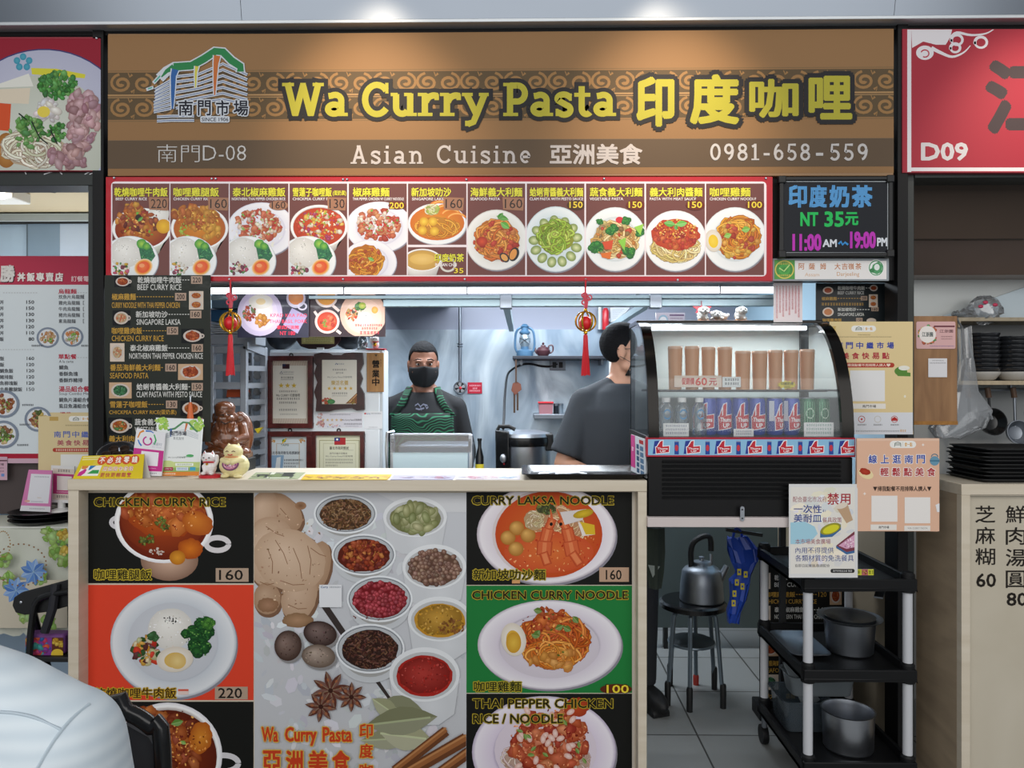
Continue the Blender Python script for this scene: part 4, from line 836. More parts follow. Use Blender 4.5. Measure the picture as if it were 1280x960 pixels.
def p4(k):
 k.clip(583, 615, 790, 731); k.rect(583, 615, 790, 731, DKB); k.plate(683, 668, 87, 62, 'dcd2dc', 'b4aab4', 50); k.ell(683, 668, 68, 56, 'd8cccc'); k.ell(686, 668, 67, 54, 'd06a2c', 'c0481c', n=40); k.noodles(696, 660, 40, 30, ['e0b48c', 'e8c8a0', 'd89a6a'], 44, 1.8)
 k.ell(686, 690, 56, 26, 'd87034', 'c8502a', n=30); k.flecks(690, 685, 60, 30, ['e89a5a', 'b8381c', 'f0b478'], 120, 1.5)
 for x, y in ((635, 672), (646, 660), (660, 669), (645, 686)): k.ell(x, y, 9.5, 9, 'e0b062', 'a8702c', n=20, off=(-3, -3))
 k.noodles(668, 650, 14, 14, ['d8c8a0', 'c8b488', 'e8dcc0'], 40, 1.5); k.noodles(683, 636, 14, 7, ['5a6a3a', '7a8a4a', '3a4a2a'], 24, 1.8)
 for dx in (0, 20):
  body = [(690 + dx * .6, 650), (685 + dx * 1.2, 662), (681 + dx * 1.6, 678), (680 + dx * 1.8, 692), (684 + dx * 2, 704)]
  for i in range(4): k.line([body[i], body[i + 1]], 11 + 4 * (i % 3), 'b84a26', ext=2); k.line([body[i], body[i + 1]], 8 + 4 * (i % 3), 'cf6238', ext=1); k.line([body[i], body[i + 1]], 3 + i, 'df8050', ext=0)
  k.line([(690 + dx * .6, 650), (688 + dx * .4, 636)], 4, 'cf6238', 1); k.ell(689 + dx * .6, 655, 2, 2.2, '1a1210')
 k.poly([(700, 640), (733, 636), (728, 650), (706, 656)], 'd8d0ce'); k.poly([(722, 652), (744, 668), (728, 670)], 'e8ded8'); k.ell(729, 642, 13, 5, 'd8b82c', 'b0901e', rot=-.25); k.poly([(725, 652), (743, 656), (744, 668), (732, 668)], 'd8b42c')
 k.h += 2e-4; outl(k, 'CURRY LAKSA NOODLE', 590, 620, 767, 631); outl(k, '新加坡叻沙麵', 591, 711, 682, 725, '26240e', 'b09c30'); k.rect(749, 709, 786, 727, 'b89880'); k.text('160', 757, 712, 777, 724.5, '1c1814', .02); k.rect(640, 725, 650, 729, 'd8a06a'); k.clip()
def p5(k):
 k.clip(583, 732, 790, 866); k.rect(583, 732, 790, 866, '1f7a3a'); k.plate(687, 806, 90, 56, 'd8d0dc', 'b8b0bc', 54); k.ell(687, 808, 62, 40, 'dcd4de', 'd0c8d2', n=40); k.noodles(692, 800, 49, 38, ['d0682a', 'c05a22', 'e08a3c', 'b84a1c'], 150, 3); k.noodles(690, 818, 40, 18, ['e0923c', 'd87a2c', 'f0a850'], 60, 2.6)
 k.chunks(684, 775, 26, 16, ['c8541e', 'd8702c', 'b0441a'], 30, 5); k.chunks(696, 824, 36, 12, ['e09a44', 'd88a34'], 18, 6, hi=True); k.flecks(690, 790, 44, 30, ['8a1e14', '5a6a2a', 'f0b060'], 60, 1.8)
 for x, y, a in ((704, 783, .5), (694, 786, -.4), (668, 796, -.9), (664, 793, .2), (716, 770, .9), (667, 762, .2)): k.leaf(x, y, 11, 8, a, '5c7a34')
 k.egg(642, 799, 15.5, 21, -.2, 'd8a834'); k.ell(642, 803, 9.5, 13, 'e0b848', 'c8942c'); k.h += 2e-4
 outl(k, 'CHICKEN CURRY NOODLE', 590, 738, 785, 749); outl(k, '咖哩雞麵', 592, 851, 652, 864.5, '1c2410', 'b0a02c'); k.ell(770, 861, 20, 6.5, '5a2410'); k.text('100', 757, 854.5, 787, 867, '3a1c08', .06); k.text('100', 758, 855.5, 786, 866, 'e8d23a', .03); k.clip()
def p6(k):
 k.clip(583, 867, 790, 1000); k.rect(583, 867, 790, 1000, DKB); k.plate(680, 940, 90, 70, 'dcd0e2', 'b4a8c0', 54); k.ell(682, 938, 64, 50, 'dcd0dc'); k.noodles(682, 950, 60, 36, ['e0d0c8', 'd0b8b0', 'c8a898'], 60, 1.6)
 k.chunks(688, 928, 50, 38, ['b8401e', 'c8542c', 'd87a4a', 'a83018', 'd0643a'], 150, 8); k.ell(720, 884, 16, 12, 'c04a1e', 'a0381a', wob=.1); k.flecks(688, 925, 50, 40, ['f0a878', '7a1c10', 'e08a5a'], 140, 1.6)
 for i in range(26): k.ell(688 + k.r.uniform(-44, 44), 920 + k.r.uniform(-38, 42), 5.5, 3.4, 'efd8d0', 'd8a89a', rot=k.r.uniform(0, 3), n=14)
 for i in range(14): k.leaf(690 + k.r.uniform(-46, 40), 916 + k.r.uniform(-28, 40), 9, 4.5, k.r.uniform(-3, 3), '6a8a3c')
 k.h += 2e-4; outl(k, 'THAI PEPPER CHICKEN', 591, 873, 766, 885); outl(k, 'RICE / NOODLE', 591, 892, 704, 904); k.clip()
R1 = poster('poster', p4, 'black poster of laksa with prawns and egg', 14)
R2 = poster('poster', p5, 'green poster of chicken curry noodles on an oval plate', 15)
R3 = poster('poster', p6, 'black poster of pepper chicken at the right foot', 16)
def spice(k):
 k.clip(318, 616, 583, 1000); k.rect(318, 616, 583, 1000, 'c9ccd2', 'c2c4c8')
 k.flecks(450, 800, 130, 170, ['d2d5da', 'bfc2c8', 'c4c8ce', 'd8dade'], 260, 9); k.poly([(396, 750), (406, 750), (440, 800), (494, 880), (490, 880), (432, 802)], '3a3230'); k.poly([(470, 616), (583, 616), (583, 640), (520, 640)], 'd4d6da')
 G = ['b89678', 'c8a88c', 'a88266', 'd2b498']
 lobes = ((352, 640, 30, 20, .7, G[0]), (330, 640, 18, 28, .2, G[1]), (340, 668, 26, 22, .3, G[1]), (398, 708, 15, 32, .2, G[0]), (334, 692, 26, 42, 0, G[3]), (334, 748, 17, 20, 0, G[0]), (374, 745, 22, 32, .25, G[1]), (362, 700, 46, 38, .4, G[3]))
 for x, y, rx, ry, rot, c in lobes: k.ell(x + 2, y + 3, rx + 1, ry + 1, '7c5c46', rot=rot, n=30, wob=.02)
 for x, y, rx, ry, rot, c in lobes: k.ell(x, y, rx, ry, mixc(c, '#ffffff', .12), mixc(c, '#3a2010', .14), rot=rot, n=30, wob=.02, off=(-rx * .2, -ry * .3))
 for x, y, L, a in ((344, 664, 26, .5), (352, 690, 34, 1.1), (372, 704, 40, 1.3), (386, 700, 36, 1.5), (398, 690, 22, .5), (366, 728, 30, .15), (372, 758, 24, .2), (334, 728, 18, .1), (356, 642, 18, .9), (338, 702, 30, 1.4)): k.line([(x - L / 2 * math.cos(a), y - L / 2 * math.sin(a)), (x + 3 * math.sin(a), y + 3 * math.cos(a)), (x + L / 2 * math.cos(a), y + L / 2 * math.sin(a))], .9, '8a6448')
 k.ell(376, 632, 7, 5, '7a563c', 'a07a5c'); k.ell(372, 775, 19, 9, 'b08a6a', '8a6a4c', wob=.08); k.ell(335, 756, 13, 9, 'a88064', '8a664a', wob=.1); k.flecks(360, 700, 50, 60, ['a8846a', 'd8bca0', '8a684e'], 90, 1.4)
 def gbowl(x, y, rx, ry, cols, n, sz, glass=True, powder=None):
  if glass:
   k.ell(x, y + ry * .42, rx * .93, ry * 1.0, 'b0b4b8', 'c8ccd0', n=36); k.ell(x, y + ry * .3, rx * .8, ry * .88, 'a4a4a2'); k.ell(x, y, rx, ry, 'b8bcc0'); k.ring(x, y, rx, ry, 2.2, 'e8ecf0', 40); k.ring(x, y, rx * .95, ry * .92, .9, '6a7078', 40); k.ell(x, y + 1, rx * .84, ry * .82, mixc(cols[0], '#000000', .35), n=30, wob=.03)
  else:
   k.poly([(x - rx, y), (x + rx, y), (x + rx * .84, y + ry * 1.45), (x + rx * .4, y + ry * 1.85), (x - rx * .4, y + ry * 1.85), (x - rx * .84, y + ry * 1.45)], 'cdd0d4'); k.ell(x + rx * .2, y + ry * 1.2, rx * .5, ry * .6, 'd6d9dd', 'cdd0d4'); k.ell(x, y, rx, ry, 'e4e7ea', n=36); k.ell(x, y + 1.5, rx * .9, ry * .87, 'b0b0b0', 'c0c2c4', n=34); k.ell(x, y + 2, rx * .8, ry * .76, powder or mixc(cols[0], '#000000', .3), n=30, wob=.02)
  if powder: k.ell(x, y + 1, rx * .72, ry * .66, mixc(powder, '#ffffff', .1), mixc(powder, '#000000', .25), wob=.06, off=(-4, -3)); k.flecks(x, y + 2, rx * .76, ry * .7, [powder, mixc(powder, '#000000', .3), mixc(powder, '#ffffff', .15)], 110, 1.6)
  else: sz(x, y + 1, rx * .8, ry * .78, cols, n)
 def seeds(x, y, rx, ry, cols, n):
  for _ in range(n):
   a = k.r.uniform(0, 6.28); q = math.sqrt(k.r.random()); xx, yy, t = x + rx * q * math.cos(a), y + ry * q * math.sin(a), k.r.uniform(0, 3.1)
   k.line([(xx - 2.7 * math.cos(t), yy - 2 * math.sin(t)), (xx + 2.7 * math.cos(t), yy + 2 * math.sin(t))], 1.5, vary(k.r.choice(cols), 16, k.r))
 def balls(x, y, rx, ry, cols, n):
  for _ in range(n):
   a = k.r.uniform(0, 6.28); q = math.sqrt(k.r.random()); c = vary(k.r.choice(cols), 10, k.r); k.ell(x + rx * q * math.cos(a), y + ry * q * math.sin(a), 3.1, 3.0, mixc(c, '#ffffff', .25), mixc(c, '#200000', .4), n=10, off=(-.9, -.9))
 def pods(x, y, rx, ry, cols, n):
  for _ in range(n):
   a = k.r.uniform(0, 6.28); q = math.sqrt(k.r.random()) * .85; c = vary(k.r.choice(cols), 10, k.r); k.ell(x + rx * q * math.cos(a), y + ry * q * math.sin(a), 8, 4.8, mixc(c, '#ffffff', .2), mixc(c, '#202808', .35), rot=k.r.uniform(0, 3), n=14, off=(-2, -1.5))
 def flake(x, y, rx, ry, cols, n): k.chunks(x, y, rx, ry, cols, n, 3.2)
 gbowl(432, 642, 38.5, 24, ['6a4a30', '7d5a3c', '8f6f50', '54381f'], 330, seeds); gbowl(519, 646, 40, 25, ['a8aa72', '949860', 'bcbc88'], 60, pods, False)
 gbowl(455, 693, 39, 25, ['8a2c14', 'a84420', 'c87834', '6a1c0e'], 170, flake); gbowl(543, 708, 40, 28, ['8a6450', 'a07a62', '70503e'], 210, balls, False)
 gbowl(475, 748, 40, 28, ['b0202c', 'c83040', '981824'], 150, balls); gbowl(550, 773, 40, 28, None or ['c8963a'], 0, None, False, 'bf8c2a')
 gbowl(463, 810, 42, 30, ['4a2c22', '5c3a2c', '6f4c3c', '38201a'], 380, seeds); gbowl(531, 842, 44, 34, ['a02018'], 0, None, False, 'a8241c')
 k.flecks(565, 782, 16, 10, ['7a4a24', '8a5a2c'], 50, 2); k.flecks(462, 770, 20, 6, ['7a3028'], 12, 1.4)
 for x, y, rx, ry, c, r in ((361, 806, 17, 19, '5e4034', .1), (401, 791, 21, 15.5, '4e332c', .2), (399, 819, 21, 14.5, '9a8270', .1)): k.ell(x + 2, y + 3, rx, ry, '8c8a8a', rot=r); k.ell(x, y, rx, ry, mixc(c, '#ffffff', .28), mixc(c, '#000000', .35), rot=r, n=30, off=(-6, -5)); k.flecks(x, y, rx * .8, ry * .8, [mixc(c, '#000000', .3), mixc(c, '#ffffff', .15)], 24, 1.3)
 for cx, cy, s in ((414, 862, 25), (402, 882, 20), (440, 870, 19)):
  for i in range(8):
   a = i * .785 + cx * .1; k.leaf(cx, cy, s, s * .36, a, '5c3226'); k.ell(cx + math.cos(a) * s * .55, cy + math.sin(a) * s * .55, 2.4, 1.5, '9a6040', rot=a, n=8)
  k.ell(cx, cy, 3, 3, '3a1c14')
 for x, y, L, w, a, c in ((470, 880, 62, 34, .15, '84866a'), (466, 872, 40, 22, .6, '989a78'), (452, 924, 66, 26, -.05, '8e8f72'), (476, 915, 64, 36, .12, 'a2a282'), (458, 905, 90, 36, -.12, '7a7c5e')): k.leaf(x, y, L, w, a, c)
 for (a, b, c, d, w) in ((494, 962, 558, 912, 13), (500, 970, 583, 922, 16), (540, 972, 590, 936, 14)): k.line([(a, b), (c, d)], w, '6a3f24'); k.line([(a, b - 2), (c, d - 2)], w * .5, '9a6238'); k.line([(a, b - w * .3), (c, d - w * .3)], w * .15, 'b88050')
 k.h += 2e-4
 k.rect(400, 730, 428, 758, 'e4e6ea'); k.text('Curry', 402, 731.5, 411, 735, '2f5a8a', .03); k.fake(413, 732, 426, 734, '707a88')
 Y2, O2 = 'd8b048', 'c8401e'
 for t, a, b, c, d in (('Wa', 328, 907, 349, 926), ('Curry', 357, 907, 397, 931), ('Pasta', 404, 907, 441, 926), ('印', 450, 903, 467, 921), ('度', 450, 928, 467, 946), ('咖', 450, 953, 467, 971), ('亞', 329, 936, 353, 966), ('洲', 358, 936, 380, 966), ('美', 386, 936, 411, 966), ('食', 416, 936, 438, 966)):
  k.text(t, a - 1.1, b - 1.1, c + 1.1, d + 1.1, Y2, .07, 8); k.h += 2e-5; k.text(t, a, b, c, d, O2, .035)
 k.clip()
SP = poster('poster', spice, 'pale poster of ginger, star anise and bowls of spices', 17)
k = Ink(pp, .0005); k.rect(108.5, 614, 110, 1000, 'e2e0dc'); k.rect(790, 614, 793, 1000, 'd0c8bc'); k.build('poster_edge', INK, ct)
# ------------------------------------------------------------------ things lying and standing on the counter
def onp(u0, v0, u1, v1, z, paper, draw, name, label, cat, th=.0012, gloss=True, skew=0):
 """a sheet lying on the level z; its four corners from photo points on that level"""
 q = [PZ(u0 + skew, v0, z), PZ(u1 + skew, v0, z), PZ(u1, v1, z), PZ(u0, v1, z)]
 t = thing(name, label, cat, (sum(p.x for p in q) / 4, sum(p.y for p in q) / 4, z))
 m = MB(); m.hexa([q[3], q[2], q[1], q[0]], [p + Vector((0, 0, th)) for p in (q[3], q[2], q[1], q[0])]); m.build('sheet', mat('sheet_' + paper, paper, .4, 0, .02), t)
 k = Ink(quadmap(*[p + Vector((0, 0, th)) for p in q], u0, 0, u1, 100), .0004); draw(k, u0, u1); k.build('print', GLOSS if gloss else INK, t); return t
def m_a(k, a, b):
 k.rect(a, 0, b, 100, 'a8b08c')
 for i in range(24): k.rect(a + (b - a) * k.r.random() * .9, k.r.uniform(0, 80), a + (b - a) * (k.r.random() * .1 + .3), k.r.uniform(20, 95), k.r.choice(['3a4a34', 'dfe0d0', '7a8a5c', '2c302c']))
def m_b(k, a, b):
 k.rect(a, 0, b, 100, 'e0bc2c')
 for i in range(9): k.chunks(a + (b - a) * (i + .5) / 9, 50, 5, 22, ['c8642c', '8a4a1c', 'd89a3c'], 5, 4)
 k.fake(a + 20, 62, b - 20, 84, '6a3a14')
def m_c(k, a, b):
 k.rect(a, 0, b, 100, 'b8b4cc'); k.ell((a + b) / 2 - 12, 50, 25, 36, 'd4d0e0', 'b8b0cc')
 k.chunks((a + b) / 2 - 12, 50, 18, 22, ['8a90b0', 'a88aa0'], 20, 5); k.chunks(b - 16, 50, 12, 30, ['c86a7a', '7a5a78'], 20, 5)
def m_d(k, a, b):
 k.rect(a, 0, b, 100, 'd8d0d4'); k.chunks(a + 30, 50, 24, 30, ['c85a6a', 'e09aa0', '8a8ab0', 'e8d8dc'], 40, 6); k.chunks(b - 14, 50, 10, 30, ['7ab0d0', 'a8c8d8'], 12, 5)
onp(310, 591, 372, 599, ZC, 'a8b08c', m_a, 'menu_sheet', 'green patterned menu sheet flat on the counter beside the yellow cat figurine', 'menu sheet', skew=10)
onp(376, 593.5, 484, 600, ZC, 'e0bc2c', m_b, 'menu_sheet', 'yellow menu sheet lying flat on the middle of the counter', 'menu sheet', skew=6)
onp(488, 594.5, 566, 600, ZC, 'b8b4cc', m_c, 'menu_sheet', 'lilac plate picture sheet lying on the counter right of the yellow sheet', 'menu sheet', skew=4)
onp(570, 594.5, 650, 600, ZC, 'd8d0d4', m_d, 'menu_sheet', 'pale pink and blue picture sheet lying beside the black tray', 'menu sheet')
# black tray with spoons
q0, q1 = PZ(662, 598.5, ZC + .004), PZ(803, 598.5, ZC + .004)
tr = thing('serving_tray', 'black rectangular serving tray on the right end of the counter', 'tray', ((q0.x + q1.x) / 2, YC + .14, ZC))
def opentray(root, x0, x1, y0, y1, z, h, m, name='tray_body', fl=.02, rim=.008):
 def ring(o, zz, r=.025):
  pts = []
  for cx, cy, a in ((x1 + o - r, y0 - o + r, -90), (x1 + o - r, y1 + o - r, 0), (x0 - o + r, y1 + o - r, 90), (x0 - o + r, y0 - o + r, 180)):
   pts += [Vector((cx + r * math.cos(math.radians(a + i * 22.5)), cy + r * math.sin(math.radians(a + i * 22.5)), zz)) for i in range(5)]
  return pts
 return MB().loft([ring(0, z), ring(fl, z + h - .003), ring(fl + rim, z + h - .003), ring(fl + rim, z + h), ring(fl - .001, z + h), ring(-.003, z + .003)], cap=True).build(name, m, root, smooth=.8)
opentray(tr, q0.x, q1.x, YC + .02, YC + .26, ZC, .022, BLACKG)
def spoon(x, y, z, a, label, L=.13, group=None):
 t = thing('spoon', label, 'spoon', (x, y, z)); d = Vector((math.cos(a), math.sin(a), 0))
 MB().ell(Vector((x, y, z + .008)), (.026, .019, .008), 16, (0, 0, a)).build('bowl', STEEL, t)
 MB().tube([Vector((x, y, z + .01)) + d * .02, Vector((x, y, z + .014)) + d * .06, Vector((x, y, z + .008)) + d * L], [.005, .0035, .006], 8).build('handle', STEEL, t)
p = PZ(682, 594, ZC + .02); spoon(p.x, YC + .075, ZC + .004, .25, 'steel soup spoon lying at the left end of the black tray')
spoon(p.x + .06, YC + .07, ZC + .004, -.12, 'small steel spoon lying in the black tray right of the soup spoon', .09)
# tent card
def tent(x0u, x1u, vt, vb, Y, dep, lean):
 z0 = ZC; b0, b1 = PZ(91, 601, ZC), PZ(179, 599.5, ZC); b0 = P(91, 601, YC + .008); b1 = P(178, 599.5, YC + .018); b0.z = b1.z = ZC
 t0, t1 = P(103, 570, YC + .03), P(180.5, 567.5, YC + .038)
 bk0, bk1 = b0 + Vector((.02, .045, 0)), b1 + Vector((.012, .034, 0))
 return b0, b1, t0, t1, bk0, bk1
b0, b1, t0, t1, k0, k1 = tent(0, 0, 0, 0, 0, 0, 0)
tc = thing('tent_card', 'yellow folded card with red oval characters at the left end of the counter', 'card', tuple((b0 + b1) / 2))
m = MB(); th = Vector((0, .0012, 0))
m.hexa([b0, b1, b1 + th, b0 + th], [t0, t1, t1 + th, t0 + th]); m.build('front_panel', mat('yellow_card', 'dcc428', .5, 0, .02), tc)
m = MB(); m.hexa([k0, k1, k1 + th, k0 + th], [t0 + th, t1 + th, t1 + th * 2, t0 + th * 2]); m.build('back_panel', mat('white_card', 'd8d8d4', .5, 0, .02), tc)
k = Ink(quadmap(t0, t1, b1, b0, 0, 0, 90, 32), .0006)
k.rect(0, 0, 90, 32, 'dcc428'); k.rect(2, 1.5, 26, 3, 'eae0a0'); k.rect(2, 4.5, 26, 6, 'eae0a0')
for i, ch in enumerate('不必找零錢'): k.ell(31 + i * 11.5, 7, 6.6, 6.2, 'd0562c'); k.text(ch, 27 + i * 11.5, 2.6, 35 + i * 11.5, 11.2, 'f4ece0', .04)
k.poly([(6, 14), (33, 14), (31, 28), (4, 28)], 'f0efe8'); k.poly([(6, 14), (15, 14), (14, 17), (10, 19), (6, 18)], 'd88a3c'); k.poly([(17, 14), (25, 14), (18, 20), (16, 20)], '2f78b8'); k.poly([(4, 28), (5, 23), (12, 18), (14, 20), (13, 24), (9, 28)], 'c8328c'); k.poly([(16, 25), (22, 20), (31, 20), (31, 25)], '3a9a50')
for i, ch in enumerate('用悠遊卡付錢'): k.text(ch, 35 + i * 7, 15.5, 41.5 + i * 7, 21.8, 'f2e8d8', .1); k.text(ch, 35.3 + i * 7, 15.7, 41.2 + i * 7, 21.6, 'c05a4a', 0)
for i, ch in enumerate('更快更輕鬆!'): k.text(ch, 34 + i * 7, 24, 40 + i * 7, 30, 'c05a4a', .02)
k.build('print', INK, tc)
# stands with payment cards
def leancard(name, label, c, Y, z, tilt, paper, draw, thick=.006, cat='card stand', frame=None, foot=.02, dy=0):
 """card leaning back: photo corners tl,tr,br,bl; bottom stands at depth Y, top TILT further"""
 tl, tr_, br, bl = P(*c[0], Y + tilt), P(*c[1], Y + tilt), P(*c[2], Y), P(*c[3], Y)
 nn = (br - bl).cross(tl - bl); dd = ray(*c[1]); eye = Vector((0, 0, CAM_Z)); tr_ = eye + dd * ((bl - eye).dot(nn) / dd.dot(nn))
 t = thing(name, label, cat, tuple((br + bl) / 2))
 MB().slab([bl, br, tr_, tl], thick).build('card', frame or mat('card_' + paper, paper, .35, 0, .02), t, bevel=.001)
 if foot:
  a, b = bl.lerp(br, .35), bl.lerp(br, .65); zz = Vector((0, 0, .003)); w = Vector((0, foot, 0))
  MB().hexa([a + Vector((0, thick, 0)), b + Vector((0, thick, 0)), b + w, a + w], [a + Vector((0, thick, 0)) + zz, b + Vector((0, thick, 0)) + zz, b + w + zz, a + w + zz]).build('back_foot', OFFW, t)
 k = Ink(quadmap(tl, tr_, br, bl, 0, 0, 100, 100 * (bl - tl).length / (tr_ - tl).length), .0008); draw(k, 100 * (bl - tl).length / (tr_ - tl).length); k.build('print', GLOSS, t); return t
def greencard(k, H):
 k.rect(0, 0, 100, H, 'e6eaea'); k.flecks(12, 12, 14, 12, ['8cc04a', 'b0d060', 'a0c850'], 40, 5); k.flecks(88, 12, 14, 14, ['8cc04a', 'b0d060'], 40, 5)
 k.line([(24, 26), (40, 22), (58, 8), (70, 9), (82, 22), (90, 28)], 4, '4a8a58'); k.line([(66, 10), (62, 28)], 5, 'c86a34', 2); k.line([(32, 22), (30, 40)], 5, '3a64a0', 2)
 for i in range(4): k.line([(16, 34 + i * 3), (40, 28 + i * 3), (62, 24 + i * 3.5), (92, 34 + i * 3)], .7, '8a94a8')
 k.text('南門市場', 28, 27, 66, 37, '28303a', .03); k.text('多元支付', 36, 40, 60, 46, '28303a', .0)
 k.text('Wa Curry印度咖哩', 22, H * .665, 64, H * .70, '303a44', .0); k.fake(60, H * .66, 82, H * .68, '3f9a5c'); k.ell(75, H * .65, 9, 3, '4aa860')
 k.rect(0, H * .76, 100, H * .93, 'b8cc7c'); k.rect(0, H * .86, 100, H * .93, '8cb060'); k.ell(20, H * .8, 20, 8, 'c8d890'); k.rect(40, H * .78, 84, H * .83, 'f0f4ee'); k.fake(44, H * .79, 80, H * .82, '5a8a4a'); k.rect(12, H * .85, 34, H * .91, 'a8284c'); k.text('LINE Pay', 14, H * .868, 32, H * .892, 'f0e0e4', 0); k.rect(42, H * .85, 72, H * .91, 'dce8f0'); k.fake(45, H * .86, 70, H * .9, '3a6ab0'); k.rect(76, H * .85, 90, H * .91, '3aa0c8')
 k.rect(0, H * .93, 100, H, 'd8822c'); k.fake(8, H * .95, 40, H * .98, 'f4ecd8')
def pinkcard(k, H):
 k.rect(0, 0, 100, H, 'e6e6ea'); k.ring(42, H * .24, 14, 14, 5, 'c02c90', 26, -60, 250); k.ell(52, H * .19, 4, 4, 'c02c90'); k.line([(8, H * .2), (14, H * .08), (26, H * .03)], 4, 'e08a2c', 7); k.line([(32, H * .03), (50, H * .02), (60, H * .05)], 6, '3a78c8', 3); k.line([(10, H * .24), (16, H * .31), (24, H * .36)], 4, '3a78c8', 6); k.line([(62, H * .08), (70, H * .2), (66, H * .3)], 4, '3aa860', 6)
 k.text('悠遊付', 60, H * .25, 92, H * .32, '8a98a8', .0); k.text('EASY WALLET', 60, H * .345, 92, H * .365, '9aa4b0', 0)
 k.rect(0, H * .42, 100, H * .9, 'c8328e'); k.rect(26, H * .47, 84, H * .78, 'ecEaf0'); k.text('Wa Curry Pasta', 30, H * .82, 80, H * .85, 'f0d8e8', .0); k.fake(46, H * .93, 84, H * .96, '505a64')
leancard('payment_card', 'green and white market payment card standing in front of the tall dark menu', ((195, 522), (254, 524), (249, 594.5), (200, 595)), YC + .078, ZC, .02, 'e6eaea', greencard)
leancard('payment_card', 'magenta and white payment card standing between the yellow tent card and the green payment card', ((171, 535), (207, 541), (202, 595), (163, 594)), YC + .062, ZC, .012, 'e6e6ea', pinkcard)
# round tin tilted behind the cards
tn_ = thing('spice_tin', 'round steel spice tin with dark cups tilted behind the yellow tent card', 'tin', (X(147, YC + .1), YC + .1, ZC))
c = P(146, 566, YC + .118); ax = Vector((.15, -.55, .8)).normalized()
MB().lathe([(.052, -.035), (.066, -.03), (.068, 0), (.064, 0), (.060, -.026), (0, -.026)], c, 30, ax).build('tin_body', STEEL, tn_)
xx, yy = frame_axes(ax)
for i in range(7):
 o = Vector((0, 0, 0)) if i == 6 else xx * .038 * math.cos(i * 1.047) + yy * .038 * math.sin(i * 1.047)
 MB().lathe([(.016, -.024), (.017, -.006), (.015, -.006), (.014, -.018), (0, -.018)], c + o, 14, ax).build('cup', mat('dark_spice_cup', '4a3c34', .4, .3, .1), tn_)
zb = ZC - c.z
MB().hexa([c + Vector((-.03, .0, zb)), c + Vector((.03, .0, zb)), c + Vector((.03, .04, zb)), c + Vector((-.03, .04, zb))], [c + Vector((-.03, .0, -.035)), c + Vector((.03, .0, -.035)), c + Vector((.03, .03, -.01)), c + Vector((-.03, .03, -.01))]).build('rest', BLACKM, tn_)
# orange and white cone lamp behind the statue
cn = thing('cone_ornament', 'orange and white pointed cone standing left of the carved wooden statue', 'ornament', (X(238, YC + .155), YC + .155, ZC))
yc = YC + .155; m = MB()
def q(u, v): return P(u, v, yc)
MB().lathe([(.034, 0), (.032, .015), (.006, q(0, 503).z - ZC), (0, q(0, 502).z - ZC)], (X(238, yc), yc, ZC), 20).build('cone', mat('orange_plastic', 'c8622a', .4, 0, .04), cn)
MB().lathe([(.0185, q(0, 546).z - ZC - .012), (.0142, q(0, 524).z - ZC)], (X(238, yc) - .001, yc - .002, ZC), 20, cap=False).build('band', OFFW, cn)
MB().lathe([(.003, q(0, 503).z - ZC), (.003, q(0, 497).z - ZC), (.001, q(0, 494).z - ZC)], (X(238, yc), yc, ZC), 8).build('tip', STEEL, cn)
# card pair at the right end of the counter
q = [P(u, v, y) for u, v, y in ((789, 543, 2.76), (806, 549, 2.62), (808, 598, 2.62), (789, 588, 2.76))]
t = thing('payment_card', 'narrow white and blue payment card leaning against the side of the drinks fridge', 'card stand', tuple(q[2])); MB().slab([q[3], q[2], q[1], q[0]], .003).build('card', mat('card_white', 'd8dce0', .4), t)
k = Ink(quadmap(*q, 0, 0, 20, 50), .0008); k.rect(0, 0, 20, 50, 'd0d6dc'); k.rect(0, 0, 6, 44, 'c84a8c'); k.fake(1, 16, 5, 22, 'e8c8d8'); k.rect(12, 3, 18, 8, 'b03a3c')
for i in range(5): k.rect(8, 10 + i * 8, 11.4, 16 + i * 8, '3a5a7a'); k.rect(13, 11 + i * 8, 17.6, 17 + i * 8, '5a7a9a')
k.build('print', INK, t)
# ------------------------------------------------------------------ carved statue and the two cats on the counter
WOODC = wood_mat('carved_red_brown_wood', '7d4a2c', '55301c', 4.0, (6, 6, 1.5), 0.22)
WOODC.node_tree.nodes['Principled BSDF'].inputs['Coat Weight'].default_value = .5
def union(parts, voxel, name='u', smooth_it=3):
 """one continuous surface grown round overlapping closed shapes"""
 me = parts.mesh(name); o = bpy.data.objects.new('tmp', me); COL.objects.link(o)
 r = o.modifiers.new('r', 'REMESH'); r.mode = 'VOXEL'; r.voxel_size = voxel
 s = o.modifiers.new('s', 'SMOOTH'); s.factor = .5; s.iterations = smooth_it
 dg = bpy.context.evaluated_depsgraph_get(); dg.update()
 out = bpy.data.meshes.new_from_object(o.evaluated_get(dg)); bpy.data.objects.remove(o); return out
def limb(m, pts, rs, n=12):
 for (a, ra), (b, rb) in zip(zip(pts, rs), zip(pts[1:], rs[1:])): m.tube([a, b], [ra, rb], n)
 for a, ra in zip(pts, rs): m.ell(a, ra, n)
 return m
def smooth_path(p, n=4):
 out = []
 for i in range(len(p) - 1):
  p0, p1, p2, p3 = p[max(0, i - 1)], p[i], p[i + 1], p[min(len(p) - 1, i + 2)]
  for j in range(n):
   t = j / n; out.append(.5 * ((2 * p1) + (p2 - p0) * t + (2 * p0 - 5 * p1 + 4 * p2 - p3) * t * t + (3 * p1 - p0 - 3 * p2 + p3) * t ** 3))
 return out + [p[-1]]
yb = YC + .28; s = yb / F_PX
st = thing('wooden_statue', 'glossy carved brown wooden figure with a sack behind the small cat figurines', 'statue', (X(286, yb), yb, ZC))
def q(u, v, dy=0): return P(u, v, yb + dy)
m = MB()
